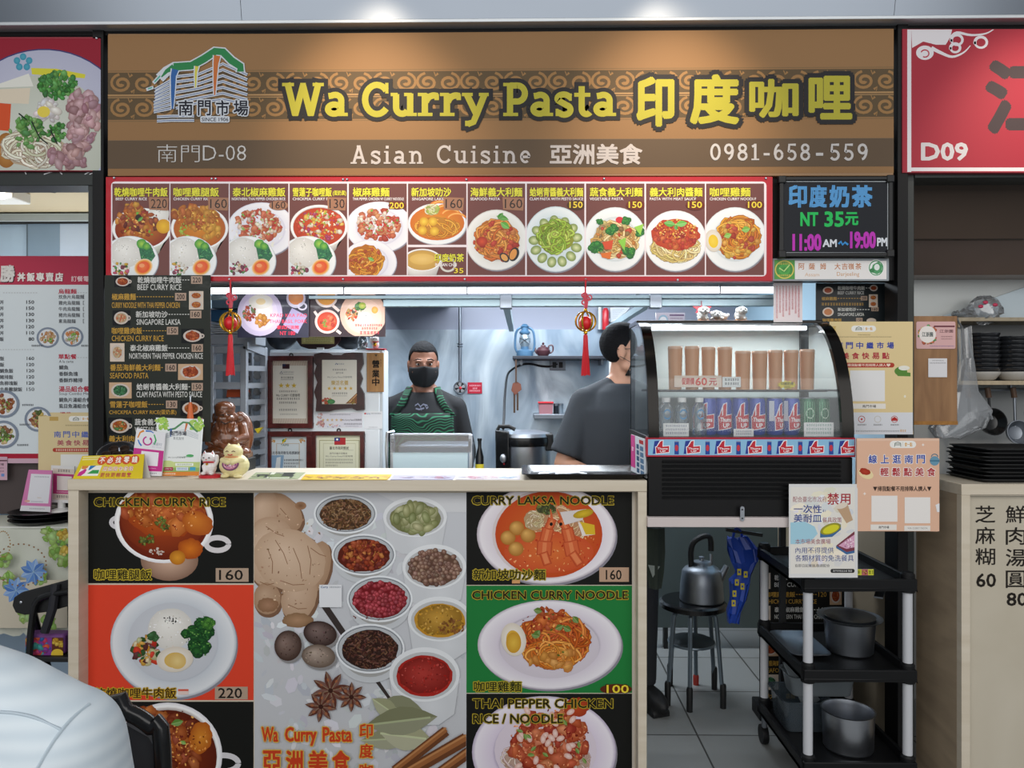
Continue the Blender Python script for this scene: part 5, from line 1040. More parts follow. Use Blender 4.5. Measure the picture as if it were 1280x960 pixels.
m.ell(q(284, 548), (23 * s, 20 * s, 20 * s), 24); m.ell(q(283, 538), (19 * s, 16 * s, 13 * s), 20)
m.ell(q(281, 516), (12.5 * s, 12.5 * s, 13.5 * s), 22); m.ell(q(281, 524, -.012), (12 * s, 11 * s, 8 * s), 18)
m.ell(q(304, 543, .035), (13 * s, 12 * s, 27 * s), 20); m.ell(q(300, 523, .03), (9 * s, 8 * s, 9 * s), 16)
m.ell(q(271, 565, -.02), (17 * s, 15 * s, 7.5 * s), 18); m.ell(q(298, 565, -.02), (16 * s, 15 * s, 7.5 * s), 18); m.box(q(258, 0).x, q(310, 0).x, yb - .055, yb + .055, q(0, 573).z, q(0, 565).z)
limb(m, [q(265, 534), q(259, 546, -.02), q(270, 553, -.066)], [6.5 * s, 6.5 * s, 4.6 * s]); limb(m, [q(303, 534), q(306, 547, -.02), q(294, 551, -.07)], [6.5 * s, 6.5 * s, 4.6 * s])
for u, v in ((258, 549), (259, 554), (263, 557)): m.ell(q(u, v, -.035), 3.2 * s, 10)
m.ell(q(281.5, 519, -.040), (2.6 * s, 3.2 * s, 2.4 * s), 10)
m.ell(q(275.5, 523, -.034), (4.2 * s, 4 * s, 3.6 * s), 12); m.ell(q(287, 523, -.034), (4.2 * s, 4 * s, 3.6 * s), 12)
m.ell(q(276, 513.6, -.036), (4.2 * s, 2 * s, 1.3 * s), 10, (0, .25, 0)); m.ell(q(286.5, 513.6, -.036), (4.2 * s, 2 * s, 1.3 * s), 10, (0, -.25, 0))
m.ell(q(281, 510, .002), (13 * s, 12.8 * s, 9 * s), 20)
for d in (-1, 1): m.ell(q(281 + d * 13.5, 522, .0), (2.2 * s, 3 * s, 6 * s), 10)
for i in range(7): m.tube([q(270 + i * 4, 529, -.036), q(271 + i * 3.7 + math.sin(i * 2), 536, -.052), q(273 + i * 3.2, 542 - abs(i - 3), -.060)], [1.6 * s, 1.4 * s, .7 * s], 8)
for i in range(5): m.tube(smooth_path([q(266 + i * 3, 548 + i * 2, -.062), q(282, 556 + i * 2.4, -.075), q(300 - i * 2.4, 549 + i * 2, -.062)], 3), 1.1 * s, 6)
link('figure_body', union(m, .0026, smooth_it=1), WOODC, st)
m = MB().box(q(256, 0).x, q(313, 0).x, yb - .062, yb + .06, ZC, q(0, 572).z); m.build('plinth', BLACKM, st, bevel=.003)
# eyes and mouth lines as dark carved slits
m = MB()
for u in (277, 287): m.tube([q(u - 3, 518, -.052), q(u, 519.2, -.056), q(u + 3, 518, -.052)], .6 * s, 6)
m.tube([q(276, 527, -.058), q(282, 530, -.062), q(288, 527, -.058)], .8 * s, 6); m.build('carved_face_lines', mat('dark_carving', '2a150c', .5), st)
yk = YC + .055; sk = yk / F_PX
lc = thing('lucky_cat', 'small white lucky cat figurine with red collar on a red base', 'figurine', (X(263, yk), yk, ZC))
def q(u, v, dy=0): return P(u, v, yk + dy)
WC = mat('white_glazed_ceramic', 'e6e0de', .25, 0, .03); RC = mat('red_glaze', 'c02430', .3, 0, .05); BLK = mat('black_glaze', '141214', .3)
MB().lathe([(14 * sk, 0), (14 * sk, .007), (13 * sk, .010), (0, .010)], (X(263, yk), yk, ZC), 24, sx=1.0, sy=.8).build('base', RC, lc)
zb_ = ZC + .010
m = MB(); cx_ = X(262, yk)
m.ell((cx_, yk, zb_ + 9 * sk), (8.6 * sk, 7.5 * sk, 9.4 * sk), 18); m.ell((cx_ - 1 * sk, yk - 1 * sk, zb_ + 21 * sk), (8.6 * sk, 7 * sk, 7 * sk), 18)
for d in (-1, 1): m.lathe([(3 * sk, 0), (.4 * sk, 5.4 * sk)], (cx_ - 1 * sk + d * 5 * sk, yk, zb_ + 25 * sk), 8)
limb(m, [(cx_ + 7 * sk, yk - 2 * sk, zb_ + 11 * sk), (cx_ + 10.5 * sk, yk - 3 * sk, zb_ + 17 * sk), (cx_ + 10 * sk, yk - 3 * sk, zb_ + 23 * sk)], [2.6 * sk, 2.4 * sk, 2.8 * sk], 10)
limb(m, [(cx_ - 5 * sk, yk - 5 * sk, zb_ + 11 * sk), (cx_ - 3 * sk, yk - 7 * sk, zb_ + 5 * sk)], [2.6 * sk, 2.4 * sk], 10)
for d in (-1, 1): m.ell((cx_ + d * 5 * sk, yk - 6 * sk, zb_ + 2.4 * sk), (3.4 * sk, 4 * sk, 2.4 * sk), 10)
link('cat_body', union(m, .0016), WC, lc)
MB().torus((cx_ - .5 * sk, yk - .4 * sk, zb_ + 15.6 * sk), 6.4 * sk, 1.1 * sk, (0, .15, 1), 20, 6).build('collar', RC, lc)
for d in (-1, 1): MB().ell((cx_ - 1 * sk + d * 3.4 * sk, yk - 7.6 * sk, zb_ + 22 * sk), (1.3 * sk, .6 * sk, .7 * sk), 8).build('eye', BLK, lc)
MB().ell((cx_ - 1 * sk, yk - 8 * sk, zb_ + 19.8 * sk), (.9 * sk, .7 * sk, .6 * sk), 8).build('nose', RC, lc)
MB().ell((cx_ - .5 * sk, yk - 7 * sk, zb_ + 14 * sk), 1.5 * sk, 10).build('bell', GOLD, lc)
for d in (-1, 1): MB().lathe([(1.6 * sk, 0), (.2 * sk, 3.2 * sk)], (cx_ - 1 * sk + d * 5 * sk, yk - 1.3 * sk, zb_ + 25.6 * sk), 6).build('inner_ear', RC, lc)
yc_ = YC + .065; sc = yc_ / F_PX
pc = thing('cat_figurine', 'plump pale yellow pottery cat figurine with patterned bib beside the white lucky cat', 'figurine', (X(293, yc_), yc_, ZC))
cx_ = X(293, yc_); YEL = mat('pale_yellow_pottery', 'e6d9a2', .4, 0, .06, 40)
m = MB(); m.ell((cx_, yc_, ZC + 15 * sc), (18.5 * sc, 15 * sc, 15.4 * sc), 22); m.ell((cx_ - 1 * sc, yc_ - 1 * sc, ZC + 32 * sc), (12 * sc, 10.5 * sc, 9.6 * sc), 20)
for d in (-1, 1): m.lathe([(3.8 * sc, 0), (.5 * sc, 6 * sc)], (cx_ - 1 * sc + d * 6 * sc, yc_, ZC + 37 * sc), 8)
for d in (-1, 1): limb(m, [(cx_ + d * 12 * sc, yc_ - 7 * sc, ZC + 22 * sc), (cx_ + d * 3 * sc, yc_ - 14 * sc, ZC + 20 * sc)], [3.6 * sc, 3.4 * sc], 10)
for d in (-1, 1): m.ell((cx_ + d * 8 * sc, yc_ - 10 * sc, ZC + 2.6 * sc), (5.5 * sc, 6 * sc, 2.6 * sc), 10)
link('cat_body', union(m, .0019), YEL, pc)
# patterned bib following the belly
bib = MB()
def belly(a, b):
 d = Vector((math.sin(a) * math.cos(b), -math.cos(a) * math.cos(b), math.sin(b))); return Vector((cx_ + d.x * 18.9 * sc, yc_ + d.y * 15.5 * sc, ZC + 15 * sc + d.z * 15.9 * sc))
k = Ink(lambda a, b, h: belly(a, b) + Vector((0, -h, 0)), .0006, seed=5)
for i in range(16):
 t0, t1 = math.pi * i / 16, math.pi * (i + 1) / 16
 for r0, r1, c in ((0, .8, 'c8849c'), (.8, 1.0, '7a4a6a')):
  k.h = .0006; pts = [(-.62 * r * math.cos(t) , .28 - .62 * r * math.sin(t)) for r, t in ((r0, t0), (r1, t0), (r1, t1), (r0, t1))]
  if r0 == 0: pts = pts[1:]
  k.poly(pts, c)
for i in range(22): a = k.r.uniform(.2, 2.9); r = k.r.uniform(.1, .7); k.ell(-.62 * r * math.cos(a), .28 - .62 * r * math.sin(a), .055, .045, k.r.choice(['e8c8d0', 'f0e0e0', '6a4a8a', 'a83a5a']), n=8)
k.build('bib', INK, pc, 'pink patterned bib')
m = MB()
for d in (-1, 1): m = MB(); m.tube([(cx_ - 1 * sc + d * 6 * sc, yc_ - 10.4 * sc, ZC + 33 * sc), (cx_ - 1 * sc + d * 4 * sc, yc_ - 11.3 * sc, ZC + 34 * sc), (cx_ - 1 * sc + d * 2 * sc, yc_ - 11.5 * sc, ZC + 33 * sc)], .5 * sc, 6); m.build('closed_eye', mat('brown_paint', '6a3a22', .5), pc)
MB().tube([(cx_ - 4 * sc, yc_ - 11.3 * sc, ZC + 29.6 * sc), (cx_ - 1 * sc, yc_ - 12 * sc, ZC + 28.6 * sc), (cx_ + 2 * sc, yc_ - 11.3 * sc, ZC + 29.6 * sc)], .6 * sc, 6).build('mouth', RC, pc)
MB().torus((cx_ - .5 * sc, yc_, ZC + 25 * sc), 10.4 * sc, 1.3 * sc, (0, .1, 1), 24, 6).build('collar', mat('orange_ribbon', 'd08a5a', .5), pc)
# ------------------------------------------------------------------ tray rack in the left of the kitchen
yr = 3.32
ROFF = 0
rk = thing('tray_rack', 'grey metal tray rack behind the carved statue left of the white cabinet', 'rack', (X(300, yr), yr + .2, 0))
RG = mat('grey_rack_metal', 'a3a9b3', .45, .35, .05)
xa, xb, xm = X(263, yr), X(334.5, yr + .17), X(304, yr)
for x, dy in ((xm, 0), (xb - .016, .15), (xa, .0), (xa, .17), (xm - .03, .15)):
 MB().box(x - .014, x + .014, yr + dy, yr + dy + .028, 0, Z(432, yr)).build('upright', RG, rk, bevel=.002)
for i, v in enumerate((437, 460, 482, 503, 524, 546, 568, 590, 612)):
 z = Z(v, yr); MB().box(xa, xm, yr + .004, yr + .02, z - .016, z + .016).build('side_rail', RG, rk, bevel=.002)
 MB().hexa([(xm, yr + .01, z - .012), (xm + .012, yr + .01, z - .012), (xb, yr + .165, z - .012), (xb - .012, yr + .165, z - .012)], [(xm, yr + .01, z + .012), (xm + .012, yr + .01, z + .012), (xb, yr + .165, z + .012), (xb - .012, yr + .165, z + .012)]).build('side_rail', RG, rk)
MB().hexa([(xm, yr, Z(436, yr)), (xm + .02, yr, Z(436, yr)), (xb, yr + .17, Z(446, yr + .17)), (xb - .02, yr + .17, Z(446, yr + .17))], [(xm, yr, Z(427, yr)), (xm + .02, yr, Z(427, yr)), (xb, yr + .17, Z(436, yr + .17)), (xb - .02, yr + .17, Z(436, yr + .17))]).build('top_rail', RG, rk)
# dark folded bags stored on the rack levels
rg = random.Random(9)
for i, v in enumerate((452, 474, 495, 517, 538, 560, 580)):
 z = Z(v, yr) + .0; x0, x1 = xm + .034, xb - .022
 o = thing('stored_bag', ['dark grey bag on the top level of the metal rack', 'dark grey bag on the second level of the metal rack', 'dark bag on the third rack level above the orange box', 'dark bag on the fourth rack level', 'dark bag on the fifth rack level behind the statue', 'dark bag on the sixth rack level behind the statue', 'dark bag on the lowest visible rack level'][i], 'bag', ((x0 + x1) / 2, yr + .14, z), 'dark bags on the rack')
 m = MB(); m.ell(((x0 + x1) / 2, yr + .085, z + .018), ((x1 - x0) * .52, .06, .023), 16, (0, rg.uniform(-.12, .12), 0)); m.ell((x0 + (x1 - x0) * .35, yr + .075, z + .024), ((x1 - x0) * .3, .05, .018), 14, (0, rg.uniform(-.25, .25), 0))
 link('bag_body', union(m, .006), mat('dark_bag_cloth', '24262a', .6, 0, .25, 20), o)
 MB().tube([(x1 - .04, yr + .05, z + .02), (x1 - .02, yr + .04, z + .012), (x1 - .016, yr + .04, z - .004)], .005, 8).build('strap', BLACKM, o)
ob = MB().hexa([(xa + .05, yr + .05, Z(497, yr)), (xm - .02, yr + .05, Z(497, yr)), (xm - .02, yr + .14, Z(497, yr)), (xa + .05, yr + .14, Z(497, yr))], [(xa + .05, yr + .06, Z(487, yr)), (xm - .02, yr + .06, Z(487, yr)), (xm - .02, yr + .14, Z(487, yr)), (xa + .05, yr + .14, Z(487, yr))]).build('orange_box', mat('orange_card', 'c8562a', .5, 0, .05), bevel=.004)
tag(ob, 'flat orange box lying inside the metal rack', 'box')
yb2 = MB().prism([P(318, 536, yr + .03), P(328, 534, yr + .03), P(322, 542, yr + .03)], (0, .02, 0)).build('yellow_wedge', mat('yellow_card', 'dcc428', .5), smooth=None)
tag(yb2, 'small yellow triangular card poking from the metal rack', 'card')
# blue plastic crates and papers on top of the rack, behind the lantern ornament
ztop = Z(432, yr)
for i, (v0, v1, c, l) in enumerate(((372, 384, '7d9ab4', 'pale blue folded stack on the rack top, topmost'), (386, 401, '2f5f8c', 'deep blue plastic crate on top of the metal rack'), (403, 416, 'c8ccd4', 'white paper stack on the rack top under the blue crate'))):
 m = MB(); m.box(xa - .01, xm + .03, yr + .02, yr + .16, Z(v1, yr), Z(v0, yr))
 if i == 2:
  m = MB()
  for j in range(5): m.box(xa - .01 + .003 * (j % 2), xm + .03 - .003 * (j % 3), yr + .02, yr + .16, Z(416 - j * 2.6, yr), Z(414.2 - j * 2.6, yr))
 o = m.build(['folded_cloth', 'plastic_crate', 'paper_stack'][i], mat('rack_top_' + c, c, .5, 0, .06), bevel=.004); tag(o, l, ['cloth', 'crate', 'paper'][i])
o = MB().box(xa - .02, xm + .05, yr + .02, yr + .15, ztop + .006, Z(417, yr)).build('metal_box', mat('rack_top_box', 'aab0ba', .4, .4, .04), bevel=.003); tag(o, 'flat grey metal box lying directly on top of the rack', 'box')
# ------------------------------------------------------------------ white cabinet with framed certificates
yw = 3.55
cb = thing('white_cabinet', 'white upright cabinet covered with framed certificates', 'cabinet', (X(410, yw), yw + .07, 0))
x0, x1 = X(337, yw), X(479, yw); ztw = Z(437, yw)
MB().box(x0, x1, yw, yw + .14, .05, ztw).build('body', WHITE, cb, bevel=.006)
MB().box(x0 + .006, x1 - .012, yw - .022, yw, .55, ztw - .01).build('door', WHITE, cb, bevel=.006)
MB().box(x1 - .012, x1 + .001, yw - .018, yw, Z(590, yw), ztw - .004).build('edge_strip', mat('cabinet_edge', 'c8ced4', .35, 0, .02), cb, bevel=.003)
for d in (x0 + .05, x1 - .05): MB().box(d - .02, d + .02, yw + .03, yw + .12, 0, .05).build('foot', BLACKM, cb)
yd = yw - .0225
MAH = wood_mat('mahogany_frame', '5e2320', '3c1414', 3, (8, 8, 8), .3); MAH2 = wood_mat('dark_plum_frame', '40201f', '281214', 3, (8, 8, 8), .35)
def cert(name, label, r, m, fw, draw, cat='certificate', cut=None, hook=True):
 a, b, c, d = r
 t = thing(name, label, cat, (X((a + c) / 2, yd), yd, Z(d, yd)))
 p0, p1 = P(a, d, yd), P(c, b, yd); w = fw * yd / F_PX
 mm = MB()
 for box in ((p0.x, p1.x, p0.z, p0.z + w), (p0.x, p1.x, p1.z - w, p1.z), (p0.x, p0.x + w, p0.z + w, p1.z - w), (p1.x - w, p1.x, p0.z + w, p1.z - w)): mm.box(box[0], box[1], yd - .022, yd, box[2], box[3])
 if cut: mm = MB(); mm.prism([P(u, v, yd) for u, v in cut], (0, -.02, 0))
 mm.build('frame', m, t, bevel=.002 if not cut else 0)
 pa, pb = (P(a + fw, d - fw, yd), P(c - fw, b + fw, yd))
 dy = -.0205 if cut else -.008
 MB().box(pa.x, pb.x, yd + dy, yd + dy + .004, pa.z, pb.z).build('paper', mat('certificate_paper', 'd8d4c4', .4, 0, .03), t)
 k = Ink(front(yd + dy), .0008); draw(k); k.build('print', GLOSS, t)
 if hook: MB().torus(P((a + c) / 2, b - 1, yd - .004), .008, .003, (0, 1, 0), 12, 6).build('hook', BLACKM, t)
 return t
def star(k, cx, cy, r, c): k.poly([(cx + (r if i % 2 == 0 else r * .42) * math.cos(-1.5708 + i * .6283), cy + (r if i % 2 == 0 else r * .42) * math.sin(-1.5708 + i * .6283)) for i in range(10)], c)
def flag(k, a, b, c, d): k.rect(a, b, c, d, 'b02a30'); k.rect(a, b, (a + c) / 2, (b + d) / 2, '2a3f80'); k.ell((a * 3 + c) / 4, (b * 3 + d) / 4, (c - a) * .1, (d - b) * .14, 'f0f0f0', n=12)
def c1(k):
 k.rect(339, 450, 386.5, 530, 'b8aa9c')
 for i in range(30): k.clip(339, 450, 386.5, 530); k.line([(330 + i * 3, 450), (310 + i * 3, 530)], .6, 'c8bcae')
 k.clip(); k.rect(338, 457, 383, 523, 'd8d4ca'); k.rect(353, 455, 362, 461, '3a1c24'); k.rect(353, 455, 357, 458, '22284a')
 k.line([(350, 467), (352, 464), (353, 467)], .8, '2a3f60'); k.fake(354, 464.5, 367, 466, '5a6068'); k.rect(350, 467.6, 367, 468, '606468'); k.text('樂活名攤證書', 351, 470.5, 367, 473.5, '5a5a58', .0); k.rect(351, 474.5, 367, 474.9, '606468')
 for x in (351.5, 359.5, 367.5): star(k, x, 482, 3.6, 'c8a83c')
 k.fake(349, 488, 371, 490.5, '6a6a68'); k.text('Wa CURRY 印度咖哩', 345, 492, 375, 496, '30302f', .01); k.fake(346, 497, 374, 499.8, '5a5a58'); k.fake(349, 502, 371, 504.6, '5a5a58'); k.fake(349, 511, 371, 513.6, '6a6a68'); k.fake(350, 517, 372, 518.6, '8a8a86')
def c2(k):
 k.rect(404, 450, 446, 504.5, 'dedace'); k.line([(419, 456), (420.5, 454), (422, 456)], .8, '2a4a80'); k.fake(422, 454, 430, 456, '8a9098'); k.fake(416, 461, 432, 463.4, '6a6a64'); k.text('南門市場', 420, 465, 429, 467.4, '6a6a64', 0); k.text('Wa Curry Pasta印度咖哩', 409, 470, 440, 473, '707068', 0)
 k.text('樂活名攤', 414, 475.5, 435.5, 481.5, 'c0a050', .02)
 for i in range(5): star(k, 411.5 + i * 6.8, 485.5, 2.6, 'd0a840')
 k.fake(415, 490.5, 434, 493, '6a6a64'); k.fake(415, 494.2, 434, 495.4, '8a8a86')
 k.chunks(409, 501, 6, 3.5, ['c85a3c', 'd88a5a', 'c8402c', '4a8a4a'], 40, 1.5); k.ell(414, 502, 5, 3, '5a9a5a', '3a7a4a'); k.poly([(446, 491), (446, 504.5), (432, 504.5)], '8a5a3a'); k.line([(446, 493), (436, 504)], 1.4, 'c89a6a'); k.flecks(440, 502, 4, 3, ['6a4a2a', '9a8a3a'], 20, .8)
def c3(k):
 k.rect(336, 546, 384, 592, 'd0d8dc'); k.ring(360, 570, 20, 22, .8, 'b89a6a', 4, 45, 405)
 for x, y in ((340, 551), (378, 551)): k.flecks(x, y, 4, 2.4, ['b8864a', 'c89a5a'], 20, 1.0)
 k.ell(355, 551, 2.4, 2, '4a8a3a'); k.line([(353, 554), (358, 548)], 1.6, 'd8b02c'); k.text('TAIPEI', 351, 555, 361, 557.5, '2a5a5a', .02); k.text('臺北市政府衛生局感謝狀', 337, 564, 375, 568, '3a4048', .02); k.fake(358, 574, 376, 575.6, '8a9298')
 for i in range(3): k.fake(355, 572 + i * 4 + 2, 378 - i * 4, 574.4 + i * 4 + 2, '4a525a')
 k.poly([(337, 569), (355, 569), (353, 592), (335, 592)], '8aaac8'); k.poly([(346, 572), (351, 571), (350, 586), (344, 587)], 'dde2e4')
def c4(k):
 k.rect(397, 544, 451, 592, 'dcdcc2'); k.rect(399, 550, 449.5, 592, 'a8a67e'); k.rect(400, 551, 448.5, 592, 'dcdcc2'); k.rect(404, 554, 444.5, 592, 'bdbb96'); k.rect(404.6, 554.6, 444, 592, 'dcdcc4')
 flag(k, 418, 547, 432, 556); k.text('臺北市政府獎狀', 412, 558, 436, 562, '4a4a3c', .02); k.fake(429, 562.4, 442, 563.2, '8a8a74'); k.text('南門中繼市場攤商', 412, 565.5, 434, 568, '5a5a4c', 0); k.text('Wa Curry Pasta印度咖哩', 407, 569, 441, 571.8, '5a5a4c', 0)
 for i in range(3): k.fake(407, 573.5 + i * 3.6, 441 - (i == 2) * 20, 575.8 + i * 3.6, '8a8a76')
 k.line([(422, 590), (425, 586), (427, 590), (431, 587), (433, 590), (438, 587), (441, 590)], 1.2, '2f4a8a')
cert('framed_certificate', 'mahogany framed certificate with three gold stars hanging upper left on the white cabinet', (336, 445, 392, 535), MAH, 6, c1)
cert('framed_certificate', 'dark wavy edged plaque with five gold stars on the white cabinet', (404, 450, 446, 505), MAH2, 0.0, c2, 'plaque',
  cut=[(394, 443), (403, 441), (413, 441.5), (417, 444), (428, 444), (432, 441.5), (443, 440.5), (454, 441), (455, 455), (451, 464), (454, 473), (451, 483), (456, 492), (456.5, 512), (447, 513), (441, 510), (420, 512), (413, 514), (396, 514), (397, 500), (394, 490), (398, 478), (394, 467), (397, 457), (393, 452)])
cert('framed_certificate', 'mahogany framed blue grey certificate at the foot of the white cabinet', (334, 539, 391, 594), MAH, 6.5, c3)
cert('framed_certificate', 'mahogany framed cream award certificate with a small flag on the white cabinet', (391, 539, 456, 596), MAH, 5, c4)
# wooden hanging sign
wsn = thing('wooden_sign', 'small wooden hanging sign with three brushed characters on the white cabinet', 'sign', (X(470, yd), yd, Z(490, yd)))
p0, p1 = P(459, 490, yd), P(480, 441, yd)
MB().box(p0.x, p1.x, yd - .012, yd, p0.z, p1.z).build('board', wood_mat('honey_wood', 'b88a52', '9a6c3c', 3, (14, 14, 1.2), .5), wsn, bevel=.002)
k = Ink(front(yd - .012), .0008); k.poly([(468, 443), (472, 443), (470, 446)], '5a4a3a')
for ch, y in (('營', 450), ('業', 462), ('中', 472.5)): k.text(ch, 465, y, 474.5, y + 10, '201a16', .04)
k.vtext('商い中です', 476, 449, 459, 1.8, '3a2c20'); k.build('print', INK, wsn)
def n1(k):
 k.rect(397, 516, 453, 534.5, 'd6d4dc'); k.chunks(401, 530, 5, 4, ['d8a0a0', 'c88a8a', 'e0c0b0'], 24, 1.6); k.flecks(416, 532, 10, 2, ['d8a0a0', '8a9ac0', 'c8b070'], 24, 1); k.chunks(400, 520, 3, 3, ['e0b8b0'], 10, 1.4)
 for i in range(5): star(k, 404 + i * 5.6, 525, 2.2, 'c8ac7a')
 k.fake(412, 517.5, 438, 519, '8a8e98'); k.text('Wa Curry Pasta印度咖哩', 427, 523.5, 452, 526.5, '33343c', .01); k.fake(430, 529, 452, 531, '5a5c66'); k.fake(432, 532.4, 448, 533.4, '8a8e98')
sheet('star_notice', [(397, 515.5), (453, 515.5), (453, 535), (397, 535)], yd - .001, 'white slip with a row of pale stars stuck on the white cabinet', 'notice', n1, th=.001)
def n2(k): k.rect(455, 515, 478, 536, 'e2e4e8'); k.text('Curry', 456, 516, 463, 518.4, '2f4a8a', .02); k.ell(456.5, 517, 1.4, 1, 'c04040'); k.fake(464, 516.2, 476, 517.6, '7a808a'); k.fake(461, 533.5, 472, 534.5, '9aa0a8')
sheet('small_notice', [(455, 514.5), (478, 514.5), (478, 536), (455, 536)], yd - .001, 'small white square notice beside the star slip on the white cabinet', 'notice', n2, th=.001)
# things on top of the cabinet
ya = yw + .06
pl = thing('award_plaque', 'dark wooden shield plaque with a gold plate standing on the white cabinet', 'plaque', (X(399, ya), ya, ztw))
MB().prism([P(u, v, ya) for u, v in ((374, 405), (425, 405), (425, 425), (419, 433), (410, 436.3), (386, 436.3), (376, 433), (370, 425))], (0, .02, 0)).build('shield', MAH2, pl, smooth=None)
k = Ink(front(ya), .0008); k.rect(377, 403, 418, 430, 'c0b070'); k.rect(379, 405, 416, 428, 'd0c484')
for i in range(4): k.fake(382, 419 + i * 2.4, 413, 420.6 + i * 2.4, '8a7a40')
k.build('gold_plate', INK, pl)
o = MB().box(X(398, ya), X(406, ya), ya - .03, ya - .01, ztw, ztw + .012).build('paper_clip_holder', OFFW); tag(o, 'tiny white holder in front of the shield plaque on the cabinet', 'holder')
# dark metal lids stacked behind the plaque
for i, (u, v, r, l) in enumerate(((352, 430, .10, 'dark shallow pan lid left of the shield plaque'), (437, 428, .10, 'dark shallow pan lid right of the shield plaque'))):
 o = thing('pan_cover', l, 'lid', (X(u, ya + .05), ya + .05, ztw))
 c = Vector((X(u, ya + .05), ya + .062, ztw + .08)); MB().lathe([(r * .8, -.002), (r * .78, .006), (r * .5, .028), (0, .034)], c, 28, (0, -.96, .28)).build('lid_dome', mat('dark_pan_metal', '33373c', .3, .6, .05), o); MB().lathe([(.009, .03), (.012, .05), (0, .054)], c, 14, (0, -.96, .28)).build('knob', BLACKM, o)
yi = yw + .02
gf = thing('silver_figurine', 'small silver seated figurine with an arched back on the white cabinet', 'figurine', (X(453, yi), yi, ztw)); si = yi / F_PX
def q(u, v, dy=0): return P(u, v, yi + dy)
m = MB(); m.box(q(447, 0).x, q(459, 0).x, yi - .012, yi + .016, ztw, ztw + .006); m.ell(q(453, 433), (4 * si, 3 * si, 3.6 * si), 12); m.ell(q(453, 427.5), (2.6 * si, 2.4 * si, 2.8 * si), 10)
for d in (-1, 1): m.ell(q(453 + d * 3, 427.5), (1.8 * si, .7 * si, 2 * si), 8); m.ell(q(453 + d * 4, 435.5, -.006), (3 * si, 2.4 * si, 1.5 * si), 8); limb(m, [q(453 + d * 3, 431), q(453 + d * 5.4, 428)], [1.1 * si, .9 * si], 8)
limb(m, [q(453, 428, -.009), q(452.4, 431, -.012), q(451, 433, -.012)], [1 * si, .8 * si, .6 * si], 8)
m.tube([q(448, 436, .008), q(447, 428, .008), q(448.6, 421, .008), q(453, 418.6, .008), q(457.4, 421, .008), q(459, 428, .008), q(458, 436, .008)], 1.1 * si, 8)
link('figure_body', union(m, .0016, smooth_it=1), mat('tarnished_silver', '8f979c', .35, .85, .2, 60), gf)
lk = thing('lucky_cat', 'tiny white lucky cat on a red cloth on the white cabinet', 'figurine', (X(470, yi), yi, ztw))
MB().box(q(459, 0).x, q(482, 0).x, yi - .03, yi + .03, ztw, ztw + .006).build('base', RC, lk, bevel=.002)
m = MB(); zz = ztw + .006; cxx = q(469.5, 0).x
m.ell((cxx, yi, zz + 5 * si), (4.6 * si, 4 * si, 5.2 * si), 14); m.ell((cxx, yi - .002, zz + 11 * si), (4.6 * si, 3.8 * si, 3.9 * si), 14)
for d in (-1, 1): m.lathe([(1.6 * si, 0), (.2 * si, 3 * si)], (cxx + d * 2.8 * si, yi, zz + 13.4 * si), 8)
limb(m, [(cxx - 4 * si, yi - .004, zz + 7 * si), (cxx - 6.4 * si, yi - .004, zz + 10 * si), (cxx - 6 * si, yi - .004, zz + 13 * si)], [1.4 * si, 1.3 * si, 1.5 * si], 8)
link('cat_body', union(m, .0014), WC, lk)
MB().torus((cxx, yi - .001, zz + 8 * si), 3.5 * si, .7 * si, (0, .1, 1), 16, 6).build('collar', RC, lk); MB().ell((cxx, yi - 4 * si, zz + 5 * si), (2 * si, 1 * si, 2.6 * si), 10).build('coin', GOLD, lk)
for d in (-1, 1): MB().ell((cxx + d * 1.8 * si, yi - 4.1 * si, zz + 11.6 * si), (.7 * si, .4 * si, .5 * si), 8).build('eye', BLK, lk)
# ------------------------------------------------------------------ glass guarded steel warmer in front of the cook
yg = 3.10
wm = thing('food_warmer', 'steel food warmer with a glass guard in front of the masked cook', 'warmer', (X(538, yg), yg + .2, 0))
xa, xb = X(487, yg), X(588, yg); zt = Z(544, yg)
MB().box(xa, xb, yg + .02, yg + .40, 0, Z(597, yg)).build('cabinet', STEELD, wm, bevel=.004)
MB().box(xa - .006, xa + .012, yg + .04, yg + .07, Z(597, yg), zt).build('side_frame', STEEL, wm, bevel=.002); MB().box(xb - .012, xb + .006, yg + .04, yg + .07, Z(597, yg), zt).build('side_frame', STEEL, wm, bevel=.002)
MB().hexa([(xa, yg + .01, Z(566, yg)), (xb, yg + .01, Z(566, yg)), (xb, yg + .016, Z(566, yg)), (xa, yg + .016, Z(566, yg))], [(xa, yg + .05, zt), (xb, yg + .05, zt), (xb, yg + .056, zt), (xa, yg + .056, zt)]).build('hood_glass', glass_mat('guard_glass', (.8, .84, .88), .05, .12, .22, 'a8a29c'), wm, 'slanted clear glass')
MB().box(xa, xb, yg + .045, yg + .06, zt - .006, zt + .004).build('top_rail', STEEL, wm, bevel=.002)
MB().box(xa + .01, xb - .01, yg + .15, yg + .38, Z(597, yg), Z(560, yg)).build('food_pan', STEELD, wm, bevel=.01)
MB().box(xa + .012, xb - .012, yg + .012, yg + .018, Z(597, yg), Z(566, yg)).build('glass_pane', mat('frosted_pale_blue_panel', 'b4cbd6', .3, 0, .02), wm, 'pale blue pane')
MB().tube([(xa - .012, yg + .01, Z(590, yg)), (xa - .014, yg, Z(560, yg)), (xa - .010, yg + .0, Z(541, yg)), (xa + .01, yg + .04, Z(540, yg))], .006, 8).build('side_rail', STEEL, wm)
o = thing('condiment_bottle', 'dark sauce bottle with yellow label beside the food warmer', 'bottle', (X(599.5, 3.2), 3.2, Z(600, 3.2)))
MB().box(X(593.5, 3.2), X(606, 3.2), 3.16, 3.24, 0, Z(600, 3.2) - .002).build('stand', STEELD, o)
